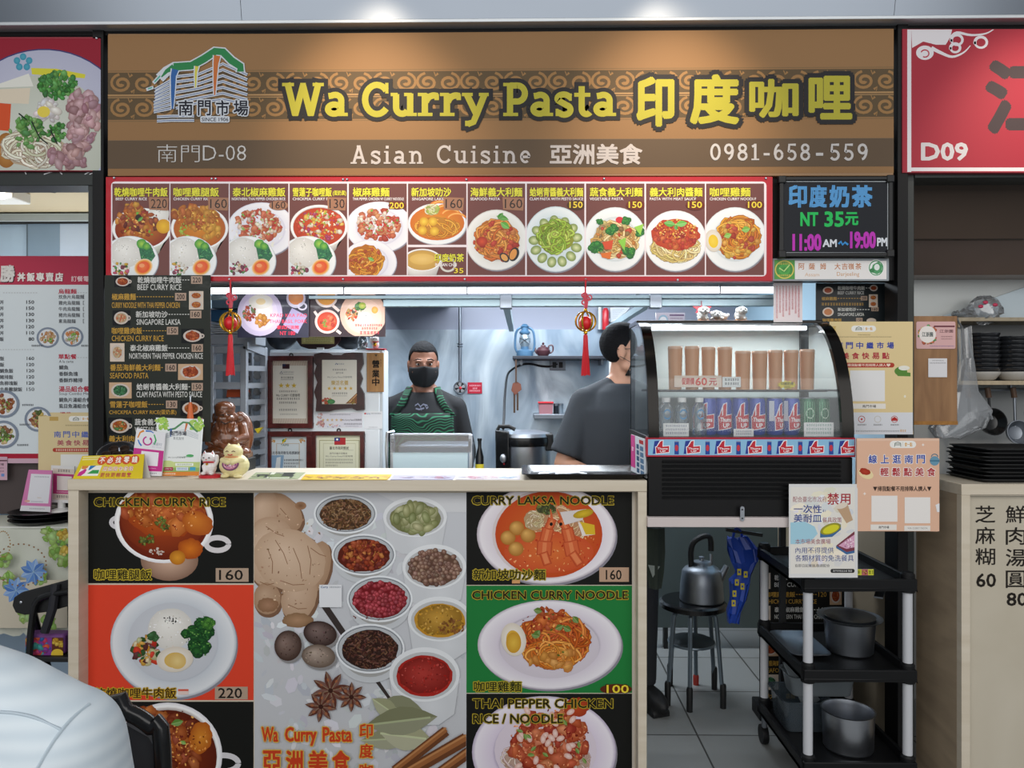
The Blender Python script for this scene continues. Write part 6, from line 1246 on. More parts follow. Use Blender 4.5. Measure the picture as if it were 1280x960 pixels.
MB().lathe([(.018, 0), (.018, .10), (.008, .14), (.008, .17), (.010, .17), (.010, .18), (0, .18)], (X(599.5, 3.2), 3.2, Z(600, 3.2)), 18).build('bottle_body', BLACKG, o); MB().lathe([(.0185, .02), (.0185, .07)], (X(599.5, 3.2), 3.2, Z(600, 3.2)), 18, cap=False).build('bottle_label', mat('yellow_label', 'd8c830', .5), o)
# ------------------------------------------------------------------ pressure cooker, cable, shelf and things on the back wall
yq = 3.75; zq = Z(606, yq)
wb = MB().box(X(612, yq), X(690, yq), yq - .22, yq + .30, 0, zq).build('work_bench', STEELD, bevel=.004); tag(wb, 'steel work bench behind the man in the grey shirt', 'bench')
pk = thing('pressure_cooker', 'black and steel electric cooker with a round lid left of the man in grey', 'cooker', (X(653, yq), yq, zq)); s = yq / F_PX
cxp = X(655, yq); R0 = 33 * s
MB().lathe([(R0 * .94, 0), (R0, .02), (R0, Z(556, yq) - zq)], (cxp, yq, zq), 36).build('pot_body', STEEL, pk)
MB().lathe([(R0 * 1.06, Z(556, yq) - zq), (R0 * 1.08, Z(550, yq) - zq), (R0 * 1.06, Z(545, yq) - zq)], (cxp, yq, zq), 36).build('collar', BLACKG, pk)
MB().lathe([(R0 * 1.04, Z(545, yq) - zq), (R0 * .98, Z(541, yq) - zq), (R0 * .6, Z(538, yq) - zq), (0, Z(537, yq) - zq)], (cxp, yq, zq), 36).build('lid', STEEL, pk)
MB().hexa([(X(621, yq), yq - .11, zq), (X(637, yq), yq - .13, zq), (X(637, yq), yq - .05, zq), (X(621, yq), yq - .03, zq)], [(X(620, yq), yq - .11, Z(536, yq)), (X(637, yq), yq - .13, Z(538, yq)), (X(637, yq), yq - .05, Z(538, yq)), (X(620, yq), yq - .03, Z(536, yq))]).build('control_panel', BLACKG, pk, bevel=.006)
m = MB().tube([P(622, 538, yq - .08), P(624, 533, yq - .08), P(636, 533, yq - .08), P(644, 537, yq - .08)], .010, 8); m.build('lid_handle', BLACKM, pk)
MB().ell(P(629, 573, yq - .135), (.016, .006, .022), 14).build('dial', STEEL, pk); MB().ell(P(630, 580, yq - .14), .004, 8).build('red_lamp', RC, pk)
MB().box(X(680, yq), X(691, yq), yq - .08, yq + .02, Z(562, yq), Z(541, yq)).build('side_handle', BLACKM, pk, bevel=.008)
cbk = thing('power_cable', 'black power cable looping from the wall socket to the cooker', 'cable', tuple(P(632, 530, 3.9)))
pts = [P(629, 536, 3.70), P(630, 520, 3.9), P(631, 495, 4.3), P(634, 470, 4.7), P(640, 462, 4.84), P(652, 456, 4.86), P(664, 455, 4.86), P(676, 457.5, 4.86), P(688, 458, 4.86), P(697, 455, 4.86)]
MB().tube(smooth_path(pts), .007, 8).build('cable', BLACKM, cbk)
so = thing('wall_socket', 'grey double wall socket under the dark kitchen shelf', 'socket', tuple(P(697, 463, 4.87)))
p0, p1 = P(687, 463, 4.87), P(707, 450, 4.87); MB().box(p0.x, p1.x, 4.855, 4.879, p0.z, p1.z).build('plate', mat('socket_plate', '8a929a', .4, 0, .05), so, bevel=.004)
for u in (693, 701): MB().box(P(u - 2.4, 0, 4.86).x, P(u + 2.4, 0, 4.86).x, 4.850, 4.856, P(0, 460, 4.86).z, P(0, 453, 4.86).z).build('outlet', BLACKM, so, bevel=.002)
ys_ = 4.68
sh = thing('wall_shelf', 'long dark shelf on the steel back wall under the blue lantern', 'shelf', (X(700, ys_), ys_, Z(449.5, ys_)))
MB().box(X(641, ys_), X(764, ys_), ys_ - .1, 4.879, Z(449.5, ys_), Z(445.5, ys_)).build('board', mat('dark_shelf_board', '2a2c34', .5, 0, .08), sh, bevel=.003)
for u in (650, 752): MB().box(X(u, ys_), X(u + 3, ys_), 4.70, 4.879, Z(456, ys_), Z(449.5, ys_)).build('bracket', STEELD, sh)
zs = Z(445.5, ys_)
# hurricane lantern
ln = thing('hurricane_lantern', 'blue hurricane lantern standing on the dark kitchen shelf', 'lantern', (X(656, ys_), ys_, zs)); s = ys_ / F_PX
BLU = mat('worn_blue_enamel', '4a6f8e', .4, .2, .15, 30); cx_ = X(656, ys_)
MB().lathe([(10 * s, 0), (10.5 * s, 2 * s), (10 * s, 7 * s), (5 * s, 9 * s), (5 * s, 12 * s), (0, 12 * s)], (cx_, ys_, zs), 24).build('fuel_tank', BLU, ln)
MB().lathe([(4.6 * s, 12 * s), (7.2 * s, 18 * s), (7.2 * s, 22 * s), (4.8 * s, 28 * s)], (cx_, ys_, zs), 24, cap=False).build('glass_globe', mat('smoky_globe', '8b9ba6', .15, .3, .2, 40), ln)
MB().lathe([(6.4 * s, 28 * s), (6.8 * s, 30 * s), (4.4 * s, 33 * s), (4.4 * s, 36 * s), (5.6 * s, 37 * s), (3 * s, 40 * s), (0, 41 * s)], (cx_, ys_, zs), 24).build('chimney', BLU, ln)
for d in (-1, 1): MB().tube(smooth_path([Vector((cx_ + d * x * s, ys_, zs + z * s)) for x, z in ((9.6, 5), (12, 12), (11.6, 26), (9, 33.5), (4.6, 36))], 3), 1.5 * s, 8).build('side_tube', BLU, ln)
for d in (-1, 1): MB().tube([(cx_ - d * 6 * s, ys_ - 7.2 * s, zs + 16 * s), (cx_, ys_ - 8 * s, zs + 20 * s), (cx_ + d * 6 * s, ys_ - 7.2 * s, zs + 24 * s)], .45 * s, 6).build('guard_wire', STEEL, ln)
tp = thing('teapot', 'small dark brown teapot beside the blue lantern on the shelf', 'teapot', (X(679, ys_), ys_, zs)); cx_ = X(679, ys_)
BRT = mat('dark_brown_clay', '4a2a30', .35, 0, .08, 30)
MB().lathe([(5.5 * s, 0), (8.2 * s, 3 * s), (9 * s, 7 * s), (6.6 * s, 11 * s), (3.4 * s, 12.4 * s), (0, 12.6 * s)], (cx_, ys_, zs), 24).build('pot_body', BRT, tp)
MB().lathe([(3.6 * s, 12.2 * s), (2.8 * s, 14 * s), (.9 * s, 14.6 * s), (1.8 * s, 16.6 * s), (0, 17.8 * s)], (cx_, ys_, zs), 18).build('lid', BRT, tp)
MB().tube(smooth_path([Vector((cx_ + x * s, ys_, zs + z * s)) for x, z in ((8, 4), (11.5, 6), (12.4, 11), (11, 14), (7, 13), (7, 10))], 3), 1.0 * s, 8).build('handle', BRT, tp)
MB().tube([(cx_ - 7 * s, ys_, zs + 4 * s), (cx_ - 9.6 * s, ys_, zs + 7 * s), (cx_ - 10.2 * s, ys_, zs + 11 * s)], [2.2 * s, 1.4 * s, 1 * s], 10).build('spout', BRT, tp)
hg = thing('hanging_charm', 'brown leather charm hanging from the dark kitchen shelf', 'charm', tuple(P(645, 516, ys_ - .09))); yh = ys_ - .09
def q(u, v, dy=0): return P(u, v, yh + dy)
MB().tube([q(645, 449.5), q(645, 478)], .006, 6).build('cord', mat('brown_cord', '4a3426', .7), hg)
MB().prism([q(u, v) for u, v in ((641, 479), (646, 477), (651, 480), (652, 487), (648, 490), (644, 494), (639, 488))], (0, .02, 0)).build('charm_body', mat('brown_leather', '6a3a2a', .5, 0, .1), hg)
for u, v in ((643, 516), (647, 513)): MB().tube([q(u, 491, .01), q(u, v, .01)], .007, 6).build('pendant', mat('brown_cord', '4a3426', .7), hg)
# small shelf with boxes
s2 = thing('small_wall_shelf', 'short steel shelf with a red lidded box on the back wall', 'shelf', tuple(P(690, 523, 4.7)))
MB().box(X(667, 4.7), X(712, 4.7), 4.62, 4.879, Z(523, 4.7), Z(517, 4.7)).build('board', STEELD, s2, bevel=.003)
o = thing('lidded_box', 'pink red plastic box on the short steel wall shelf', 'box', (X(681.5, 4.7), 4.7, Z(517, 4.7)))
MB().hexa([(X(674, 4.7), 4.65, Z(517, 4.7)), (X(690, 4.7), 4.65, Z(517, 4.7)), (X(690, 4.7), 4.77, Z(517, 4.7)), (X(674, 4.7), 4.77, Z(517, 4.7))], [(X(673, 4.7), 4.645, Z(504, 4.7)), (X(691, 4.7), 4.645, Z(504, 4.7)), (X(691, 4.7), 4.775, Z(504, 4.7)), (X(673, 4.7), 4.775, Z(504, 4.7))]).build('box_body', mat('pinkish_plastic', '9a6a70', .4, 0, .05), o)
MB().box(X(672.4, 4.7), X(691.6, 4.7), 4.64, 4.78, Z(504, 4.7), Z(502, 4.7)).build('lid', RC, o, bevel=.002)
for i, (u, l) in enumerate(((695, 'dark tin right of the pink red box on the wall shelf'), (701, 'steel tin at the right end of the short wall shelf'))):
 o = thing('small_tin', l, 'tin', (X(u, 4.7), 4.7, Z(517, 4.7))); MB().lathe([(.015, 0), (.015, .055), (.0155, .056), (.0155, .062), (0, .062)], (X(u, 4.7), 4.7, Z(517, 4.7)), 16).build('tin_body', mat('tin_' + str(i), ['30363e', '8c98a2'][i], .35, .5), o); MB().lathe([(.0162, .05), (.0162, .064), (0, .066)], (X(u, 4.7), 4.7, Z(517, 4.7)), 16).build('lid', STEELD, o)
# gas pipe with round gauge and red notice
gp = thing('wall_pipe', 'vertical grey pipe ending in a round fan shaped gauge on the back wall', 'pipe', tuple(P(575, 494, 4.80)))
MB().tube([P(575, 384, 4.82), P(575, 477, 4.82)], .010, 12).build('pipe', STEELD, gp)
for v in (430, 433): MB().torus(P(575, v, 4.82), .014, .005, (0, 0, 1), 16, 6).build('joint', STEELD, gp)
MB().lathe([(.042, 0), (.042, .03), (.038, .034), (.036, .022), (0, .022)], P(575.5, 484.5, 4.85), 28, (0, -1, 0)).build('gauge_ring', STEEL, gp)
MB().lathe([(.034, .022), (.033, .0225), (0, .0225)], P(575.5, 484.5, 4.85), 24, (0, -1, 0)).build('gauge_face', BLACKM, gp)
for i in range(5):
 a = i * 1.2566 + .3; c = P(575.5, 484.5, 4.85) + Vector((0, -.026, 0)); MB().prism([c + Vector((math.cos(a + t) * r, 0, math.sin(a + t) * r)) for r, t in ((.008, -.4), (.032, -.35), (.034, .1), (.03, .4), (.008, .4))], (0, -.004, 0)).build('fan_blade', STEEL, gp)
MB().ell(P(575.5, 485, 4.82), (.010, .006, .010), 12).build('hub', RC, gp)
def rn(k): k.rect(585, 478.5, 602, 491.5, 'b02438'); k.fake(587, 481, 600, 483, 'e8c8cc'); k.fake(591, 484.5, 597, 486.5, 'e8c8cc'); k.fake(587, 487.5, 600, 489.5, 'e8c8cc')
sheet('red_notice', [(584.5, 478), (602.5, 478), (602.5, 492), (584.5, 492)], 4.872, 'small red notice beside the round gauge on the back wall', 'notice', rn, th=.003, paper='b02438')
# extinguisher and door closer near the ceiling, fixed to the right hand wall side
fe = thing('red_cylinder', 'narrow red cylinder standing high on the back wall right of the lantern ornament', 'cylinder', tuple(P(757, 412, 4.8)))
MB().lathe([(.02, 0), (.022, .01), (.022, Z(385, 4.8) - Z(412, 4.8) - .02), (.012, Z(385, 4.8) - Z(412, 4.8)), (0, Z(385, 4.8) - Z(412, 4.8))], P(757, 412, 4.84), 16).build('cylinder_body', RC, fe)
MB().box(X(751, 4.86), X(763, 4.86), 4.85, 4.902, Z(402, 4.86), Z(398, 4.86)).build('wall_bracket', STEELD, fe)
o = MB().tube([P(750, 383, 4.85), P(750, 412, 4.85)], .02, 12).build('wall_duct', ALU); tag(o, 'grey vertical duct beside the narrow red cylinder', 'duct')
dcl = thing('door_closer', 'grey slanting door closer above the man in grey', 'door closer', tuple(P(780, 405, 4.3)))
MB().bar(P(766, 410, 4.4), P(794, 388, 4.0), .035).build('arm', STEELD, dcl); MB().box(P(788, 0, 4.05).x, P(798, 0, 4.05).x, 3.96, 4.08, P(0, 393, 4.05).z, P(0, 384, 4.05).z).build('box', mat('dark_closer', '5a6068', .4, .3), dcl, bevel=.004)
MB().bar(P(797, 386, 4.02), P(797, 320, 4.02), .02).build('hanger_rod', STEELD, dcl)
def pn(k):
 k.poly([(764, 385), (786, 385), (776, 396), (763, 402)], 'd4d8dc')
 for i in range(6): k.fake(766, 386 + i * 2.2, 780 - i * 2, 387 + i * 2.2, '9aa0aa')
sheet('pinned_papers', [(763, 384.5), (787, 384.5), (776, 398), (763, 403)], 4.86, 'pale pinned papers above the man in grey on the back wall', 'papers', pn, th=.002)
dp = MB().box(X(762, 4.5), X(768, 4.5), 4.48, 4.54, 0, Z(416, 4.5)).build('white_post', OFFW, bevel=.003); tag(dp, 'narrow white post behind the head of the man in grey', 'post')
for v0, v1, u0, u1 in ((383, 410, 480, 566),):
 o = MB().hexa([P(480, 383.5, 4.4), P(562, 383.5, 4.4), P(562, 383.5, 4.88), P(480, 383.5, 4.88)], [P(480, 370, 4.4), P(562, 370, 4.4), P(562, 370, 4.88), P(480, 370, 4.88)]).build('exhaust_duct', mat('grey_duct', '6a737c', .45, .4, .06)); tag(o, 'grey exhaust duct under the kitchen ceiling above the masked cook', 'duct')
# ------------------------------------------------------------------ people
def hand(m, w, d, palm, s=1.0, curl=.5, side=1):
 """palm and five fingers from wrist W along D; PALM is the way the palm faces; SIDE puts the thumb"""
 d = Vector(d).normalized(); n = Vector(palm); n = (n - d * n.dot(d)).normalized(); x = d.cross(n).normalized() * side; w = Vector(w)
 for k in (.015, .04, .065):
  for j in (-.024, 0, .024): m.ell(w + d * k * s + x * j * s, (.017 * s,) * 3, 8)
 for j, L in ((-.033, .058), (-.011, .074), (.011, .080), (.033, .072)):
  p = w + d * .082 * s + x * j * s; pts = [p]; dd = d.copy()
  for i in range(3):
   dd = (dd + n * curl * .6).normalized(); p = p + dd * L * s / 3 * (1.15 - .12 * i); pts.append(p)
  limb(m, pts, [.0095 * s, .009 * s, .0085 * s, .0075 * s], 8)
 p = w + d * .03 * s + x * .04 * s; limb(m, [w + d * .01 * s + x * .02 * s, p, p + (d * .7 + x * .6 + n * .3).normalized() * .032 * s, p + (d * .95 + x * .4 + n * .5).normalized() * .06 * s], [.014 * s, .012 * s, .0105 * s, .009 * s], 8)
def head(m, c, yaw=0.0, s=1.0, tilt=0.0, ears=True):
 M = (Matrix.Rotation(yaw, 3, 'Z') @ Matrix.Rotation(tilt, 3, 'X')); c = Vector(c)
 def e(p, r, rot=None):
  k = MB().ell(Vector(p) * s, tuple(q * s for q in r), 16, rot); m.add([c + M @ v for v in k.v], k.f)
 e((0, .012, .03), (.076, .096, .092)); e((0, -.02, -.01), (.068, .078, .09)); e((0, -.045, -.075), (.045, .042, .038)); e((0, -.072, -.098), (.02, .018, .016))
 for d in (-1, 1):
  e((d * .042, -.055, -.035), (.026, .03, .03)); e((d * .03, -.086, .022), (.026, .012, .008)); e((d * .045, -.025, -.07), (.024, .04, .028))
  if ears: e((d * .077, .012, -.012), (.010, .020, .033), (0, d * .15, 0)); e((d * .078, .008, -.036), (.007, .011, .013))
 e((0, -.093, -.010), (.010, .014, .026), (.25, 0, 0)); e((0, -.104, -.028), (.015, .012, .011))
 e((0, -.088, -.058), (.024, .010, .006)); e((0, -.086, -.068), (.021, .010, .007))
 return M
def hair_cap(c, yaw, s, col, tilt=0.0, front=.072, low=-.035):
 """short hair: a shell over the skull with a hairline that drops behind the ears"""
 M = (Matrix.Rotation(yaw, 3, 'Z') @ Matrix.Rotation(tilt, 3, 'X')); c = Vector(c); vs, fs = [], []; n, k = 40, 14; rr = random.Random(4)
 for i in range(k + 1):
  for j in range(n):
   a = 2 * math.pi * j / n; ca = math.cos(a)                       # a = 0 at the face
   lowz = front if ca > .55 else (front + (low - front) * min(1, (.55 - ca) / .75))
   tmax = math.acos(max(-.98, min(.98, (lowz - .03) / .102))); t = tmax * i / k
   g = 1.0 + rr.uniform(0, .012); top = 1.0 if i < k else .965
   vs.append(c + M @ (Vector((.0795 * math.sin(t) * math.sin(a) * g * top, .014 - .1 * math.sin(t) * ca * g * top, .03 + .0965 * math.cos(t) * g)) * s))
 for i in range(k): fs += [(i * n + j, i * n + (j + 1) % n, (i + 1) * n + (j + 1) % n, (i + 1) * n + j) for j in range(n)]
 return MB().add(vs, fs)
def oval(c, rx, ry, n=28, yaw=0.0, sq=1.0):
 out = []
 for i in range(n):
  a = 2 * math.pi * i / n; x, y = math.cos(a), math.sin(a); x = math.copysign(abs(x) ** sq, x); y = math.copysign(abs(y) ** sq, y)
  out.append(Vector((c[0] + rx * x * math.cos(yaw) - ry * y * math.sin(yaw), c[1] + rx * x * math.sin(yaw) + ry * y * math.cos(yaw), c[2])))
 return out
def place(me, loc, yaw, s=1.0): me.transform(Matrix.Translation(Vector(loc)) @ Matrix.Rotation(yaw, 4, 'Z') @ Matrix.Scale(s, 4)); return me
SKIN = mat('warm_brown_skin', '8a5d48', .5, 0, .05, 30); SKIN2 = mat('light_tan_skin', 'b98a72', .5, 0, .05, 30)
HAIR = mat('short_black_hair', '0e0e11', .85, 0, .3, 120, .3, None, .2)
def standing(name, label, loc, yaw, H, skin, hair, head_yaw, tilt, shirt, trousers, arms, fat=1.0, sleeve=.6, loose=1.0, low=-.035):
 """a standing figure; ARMS = per side (elbow, wrist, hand direction, palm) in body space, x to the viewer's right when facing the viewer"""
 t = thing(name, label, 'person', loc); k = H / 1.72
 m = MB(); f = fat
 m.loft([oval((0, .01, z), rx * f, ry * f) for z, rx, ry in ((.84, .12, .09), (.92, .165, .115), (1.05, .15, .108), (1.2, .158, .118), (1.33, .165, .115), (1.42, .12, .085), (1.46, .06, .06))])
 limb(m, [Vector((0, .012, 1.42)), Vector((0, .004, 1.54))], [.062, .055], 16)
 for d in (-1, 1): limb(m, [Vector((d * .085, .01, .88)), Vector((d * .095, 0, .48)), Vector((d * .1, .02, .09))], [.085, .058, .042], 14); m.ell((d * .105, -.05, .045), (.045, .12, .04), 14)
 hc = Vector((0, -.012, 1.605)); head(m, hc, head_yaw, 1.0, tilt)
 S = MB(); L = loose
 S.loft([oval((0, .01, z), rx * f * L, ry * f * L) for z, rx, ry in ((.86, .172, .125), (1.0, .17, .125), (1.2, .174, .132), (1.34, .178, .126), (1.42, .128, .094), (1.455, .078, .072))])
 for d, (el, wr, hd, pm) in zip((-1, 1), arms):
  sh = Vector((d * .165 * f, .01, 1.372)); limb(S, [Vector((d * .05, .015, 1.452)), Vector((d * .11 * f, .012, 1.405)), sh], [.036 * L, .048 * L, .054 * L], 14); limb(m, [Vector((d * .03, .015, 1.47)), Vector((d * .11 * f, .012, 1.395))], [.04, .044], 12); el, wr = Vector(el), Vector(wr)
  limb(m, [sh, el, wr], [.052, .042, .029], 14); hand(m, wr, hd, pm, 1.0, .4, -d)
  cut = sh.lerp(el, min(1, sleeve * 1.0)) if sleeve <= 1 else el
  pts, rs = [sh, sh.lerp(el, .5) if sleeve > .5 else sh.lerp(el, .3), cut], [.058 * L, .06 * L, .058 * L * (1.15 if sleeve < 1 else 1)]
  if sleeve > 1: pts, rs = [sh, el, el.lerp(wr, sleeve - 1)], [.058 * L, .052, .042]
  for (a, ra), (b, rb) in zip(zip(pts, rs), zip(pts[1:], rs[1:])): S.tube([a, b], [ra, rb], 18)
  for a, ra in list(zip(pts, rs))[:2]: S.ell(a, ra, 14)
 link('body', place(union(m, .0065), loc, yaw, k), skin, t)
 sm_ = union(S, .008, smooth_it=9); o = link('shirt', place(sm_, loc, yaw, k), shirt, t)
 hm_ = hair_cap(hc, head_yaw, 1.0, HAIR, tilt, low=low).mesh(); o = link('hair', place(hm_, loc, yaw, k), hair, t, smooth=None)
 so = o.modifiers.new('solid', 'SOLIDIFY'); so.thickness = .006; so.offset = -1
 T = MB()
 T.loft([oval((0, .01, z), rx * f * 1.02, ry * f * 1.02) for z, rx, ry in ((.80, .16, .115), (.9, .17, .122), (.99, .160, .116))])
 for d in (-1, 1): T.tube([(d * .085, .01, .86), (d * .095, 0, .48), (d * .1, .015, .09)], [.1, .075, .068], 18)
 for d in (-1, 1):
  B = MB(); B.ell((d * .105, -.06, .05), (.053, .135, .05), 16); B.ell((d * .102, .02, .08), (.052, .07, .065), 16); B.box(d * .105 - .045, d * .105 + .045, -.16, .07, 0, .02); link('shoe', place(union(B, .008), loc, yaw, k), mat('black_shoe_cloth', '141416', .6, 0, .1), t)
 link('trousers', place(union(T, .01), loc, yaw, k), trousers, t)
 return t, hc, k
BLKC = mat('black_cotton', '17181c', .85, 0, .15, 25); GREYC = mat('charcoal_grey_cotton', '31363d', .85, 0, .10, 20, .12); DENIM = mat('dark_trousers', '24262c', .8, 0, .1, 20)
# the cook behind the food warmer
y1 = 4.0; lo = Vector((X(529.5, y1), y1, 0)); yw1 = .06; H1 = 1.722
t1, hc, k1 = standing('person', 'masked cook in black shirt and green patterned apron standing behind the food warmer', lo, yw1, H1, SKIN, HAIR, .12, .10, BLKC, DENIM,
 [((-.235, .0, 1.13), (-.2, -.10, .93), (.2, -.5, -.8), (.4, 0, -.2)), ((.235, .0, 1.13), (.2, -.10, .93), (-.2, -.5, -.8), (-.4, 0, -.2))], 1.05, 1.7, 1.04)
Mw = Matrix.Translation(lo) @ Matrix.Rotation(yw1, 4, 'Z') @ Matrix.Scale(k1, 4)
Mh = Matrix.Rotation(.12, 3, 'Z') @ Matrix.Rotation(.10, 3, 'X')
def onface(p): return hc + Mh @ Vector(p)
def facepart(mb, name, m, smooth=.8, label=None): me = mb.mesh(); me.transform(Mw); return link(name, me, m, t1, smooth=smooth, label=label)
# mask: a rounded shell over nose, mouth and chin
mk = MB(); vs, fs = [], []; n, kk = 18, 10
for i in range(kk + 1):
 v = i / kk; z = -.012 - v * .102; wid = .074 + .008 * math.sin(math.pi * v) - .028 * v * v
 for j in range(n + 1):
  a = (j / n - .5) * 2; ridge = .018 * math.exp(-(a * 2.6) ** 2) * (1 - .3 * v)
  vs.append(onface((a * wid, -.120 + .082 * abs(a) ** 1.9 - ridge + .03 * v * v, z + .012 * math.exp(-(a * 2.4) ** 2) * (1 - v))))
for i in range(kk): fs += [(i * (n + 1) + j, i * (n + 1) + j + 1, (i + 1) * (n + 1) + j + 1, (i + 1) * (n + 1) + j) for j in range(n)]
mk.add(vs, fs); o = facepart(mk, 'face_mask', mat('black_mask_cloth', '121316', .8, 0, .1, 60)); so = o.modifiers.new('solid', 'SOLIDIFY'); so.thickness = .003
for d in (-1, 1):
 facepart(MB().tube([onface((d * .066, -.045, -.03)), onface((d * .076, -.005, -.012)), onface((d * .08, .02, .012))], .0016, 6), 'mask_strap', BLACKM)
 facepart(MB().tube([onface((d * .060, -.05, -.085)), onface((d * .076, -.01, -.05)), onface((d * .08, .02, -.03))], .0016, 6), 'mask_strap', BLACKM)
 facepart(MB().ell(onface((d * .031, -.083, .006)), (.013, .008, .0062), 12), 'eye', mat('eye_white', 'c8c0b8', .3))
 facepart(MB().ell(onface((d * .031, -.0905, .0055)), (.0058, .003, .0058), 10), 'iris', mat('dark_iris', '1a1210', .2))
 facepart(MB().tube([onface((d * .046, -.080, .010)), onface((d * .032, -.092, .0135)), onface((d * .017, -.088, .009))], .0024, 6), 'upper_eyelid', SKIN)
 facepart(MB().tube([onface((d * .053, -.080, .026)), onface((d * .036, -.096, .0335)), onface((d * .015, -.097, .0305))], [.002, .0036, .0032], 8), 'eyebrow', HAIR)
# apron: bib hugging the chest, neck straps
def chest(a, z, g=.0):
 rx, ry = .176 * 1.09 + g, .134 * 1.09 + g; zz = max(0, (z - 1.34)) * 1.3; return Vector((math.sin(a) * (rx - zz * .6), .01 - math.cos(a) * (ry - zz * .35), z))
def strip_ink(fn, name, n0, n1):
 vs, fs = [], []
 for i in range(n0 + 1):
  for j in range(n1 + 1): vs.append(fn(i / n0, j / n1))
 for i in range(n0): fs += [(i * (n1 + 1) + j, i * (n1 + 1) + j + 1, (i + 1) * (n1 + 1) + j + 1, (i + 1) * (n1 + 1) + j) for j in range(n1)]
 return MB().add(vs, fs)
def wavy_green():
 m = bpy.data.materials.new('green_wave_cloth'); m.use_nodes = True; nt = m.node_tree; N = nt.nodes; L = nt.links; b = N['Principled BSDF']; b.inputs['Roughness'].default_value = .8
 tc = N.new('ShaderNodeTexCoord'); w = N.new('ShaderNodeTexWave'); w.inputs['Scale'].default_value = 20; w.inputs['Distortion'].default_value = 22; w.inputs['Detail Scale'].default_value = .5; w.inputs['Detail'].default_value = 1; w.wave_type = 'RINGS'
 L.new(tc.outputs['Object'], w.inputs[0]); cr = N.new('ShaderNodeValToRGB'); cr.color_ramp.elements[0].position = .6; cr.color_ramp.elements[1].position = .95
 cr.color_ramp.elements[0].color = (*C('0f2019'), 1); cr.color_ramp.elements[1].color = (*C('2f7a58'), 1); L.new(w.outputs[0], cr.inputs[0]); L.new(cr.outputs[0], b.inputs['Base Color']); return m
GW = wavy_green()
def bibf(u, v):
 z = .72 + v * .625; half = (1.15 - .3 * max(0, (z - 1.1) / .25)) if z < 1.24 else .95 - .05 * (z - 1.24); a = (u - .5) * 2 * half
 return chest(a, z, .012 if z > 1.0 else .02)
ap = MB(); ap.v = []; o = facepart(strip_ink(bibf, 'apron', 22, 16), 'apron', GW, label='dark green apron with pale green waves'); so = o.modifiers.new('solid', 'SOLIDIFY'); so.thickness = .004
for d in (-1, 1):
 def stf(u, v, d=d):
  p = [chest(d * .86, 1.33, .014), chest(d * .72, 1.39, .016), Vector((d * .09, -.075, 1.438)), Vector((d * .076, -.02, 1.478)), Vector((d * .072, .03, 1.485))]
  q_ = smooth_path(p, 4); i = v * (len(q_) - 1); a = q_[int(i)].lerp(q_[min(len(q_) - 1, int(i) + 1)], i - int(i))
  return a + Vector((1, 0, .0)) * (u - .5) * (.045 - .012 * v)
 o = facepart(strip_ink(stf, 'strap', 4, 16), 'apron_strap', GW); so = o.modifiers.new('solid', 'SOLIDIFY'); so.thickness = .004
k = Ink(lambda u, v, h: Mw @ (chest((u) * .9, v, .004 + h)), .003)
for pts in ([(-.25, 1.385), (-.15, 1.395), (-.05, 1.38), (.05, 1.392), (.2, 1.385)], [(-.2, 1.37), (-.08, 1.365), (.08, 1.372)], [(-.05, 1.38), (0, 1.36)], [(.1, 1.39), (.16, 1.37), (.22, 1.378)]): k.line(pts, .008, '6a6c7c')
k.build('chest_print', INK, t1, 'pale grey scribbled print')
# the man in grey beside the drinks fridge
y2 = 3.45; lo2 = Vector((X(779, y2), y2, 0)); yw2 = math.radians(20)
t2, hc2, k2 = standing('person', 'man in charcoal grey shirt turned towards the drinks fridge with his head in profile', lo2, yw2, 1.775, SKIN2, HAIR, math.radians(62), .04, GREYC, DENIM,
 [((-.285, .02, 1.10), (-.17, -.22, 1.04), (.5, -.85, -.05), (0, 0, -1)), ((.27, .05, 1.12), (.16, -.12, 1.10), (-.6, -.6, 0), (0, 0, -1))], 1.13, .86, 1.16, low=-.06)
Mw2 = Matrix.Translation(lo2) @ Matrix.Rotation(yw2, 4, 'Z') @ Matrix.Scale(k2, 4); Mh2 = Matrix.Rotation(math.radians(62), 3, 'Z') @ Matrix.Rotation(.04, 3, 'X')
def onface2(p): return Mw2 @ (hc2 + Mh2 @ Vector(p))
for d in (-1, 1):
 MB().tube([onface2((d * .083, .03, .0)), onface2((d * .08, -.02, .004)), onface2((d * .066, -.09, .008))], .0018, 6).build('glasses_temple', mat('dark_temple', '2a2c30', .3, .4), t2)
 MB().tube([onface2((d * .086, .018, -.03)), onface2((d * .072, -.04, -.06))], .0014, 6).build('mask_strap', BLACKM, t2)
 MB().ell(onface2((d * .031, -.085, .006)), .008, 10).build('eye', mat('dark_iris', '1a1210', .2), t2)
 MB().tube([onface2((d * .052, -.079, .028)), onface2((d * .034, -.095, .033)), onface2((d * .014, -.095, .026))], .003, 6).build('eyebrow', HAIR, t2)
 MB().torus(onface2((d * .033, -.104, .004)), .021, .0015, Mw2.to_3x3() @ (Mh2 @ Vector((0, 1, 0))), 18, 6).build('spectacle_rim', mat('dark_temple', '2a2c30', .3, .4), t2)
vs, fs = [], []
for i in range(kk + 1):
 v = i / kk; z = -.012 - v * .102; wid = .074 + .008 * math.sin(math.pi * v) - .028 * v * v
 for j in range(n + 1):
  a = (j / n - .5) * 2; ridge = .018 * math.exp(-(a * 2.6) ** 2) * (1 - .3 * v)
  vs.append(onface2((a * wid, -.120 + .082 * abs(a) ** 1.9 - ridge + .03 * v * v, z + .012 * math.exp(-(a * 2.4) ** 2) * (1 - v))))
for i in range(kk): fs += [(i * (n + 1) + j, i * (n + 1) + j + 1, (i + 1) * (n + 1) + j + 1, (i + 1) * (n + 1) + j) for j in range(n)]
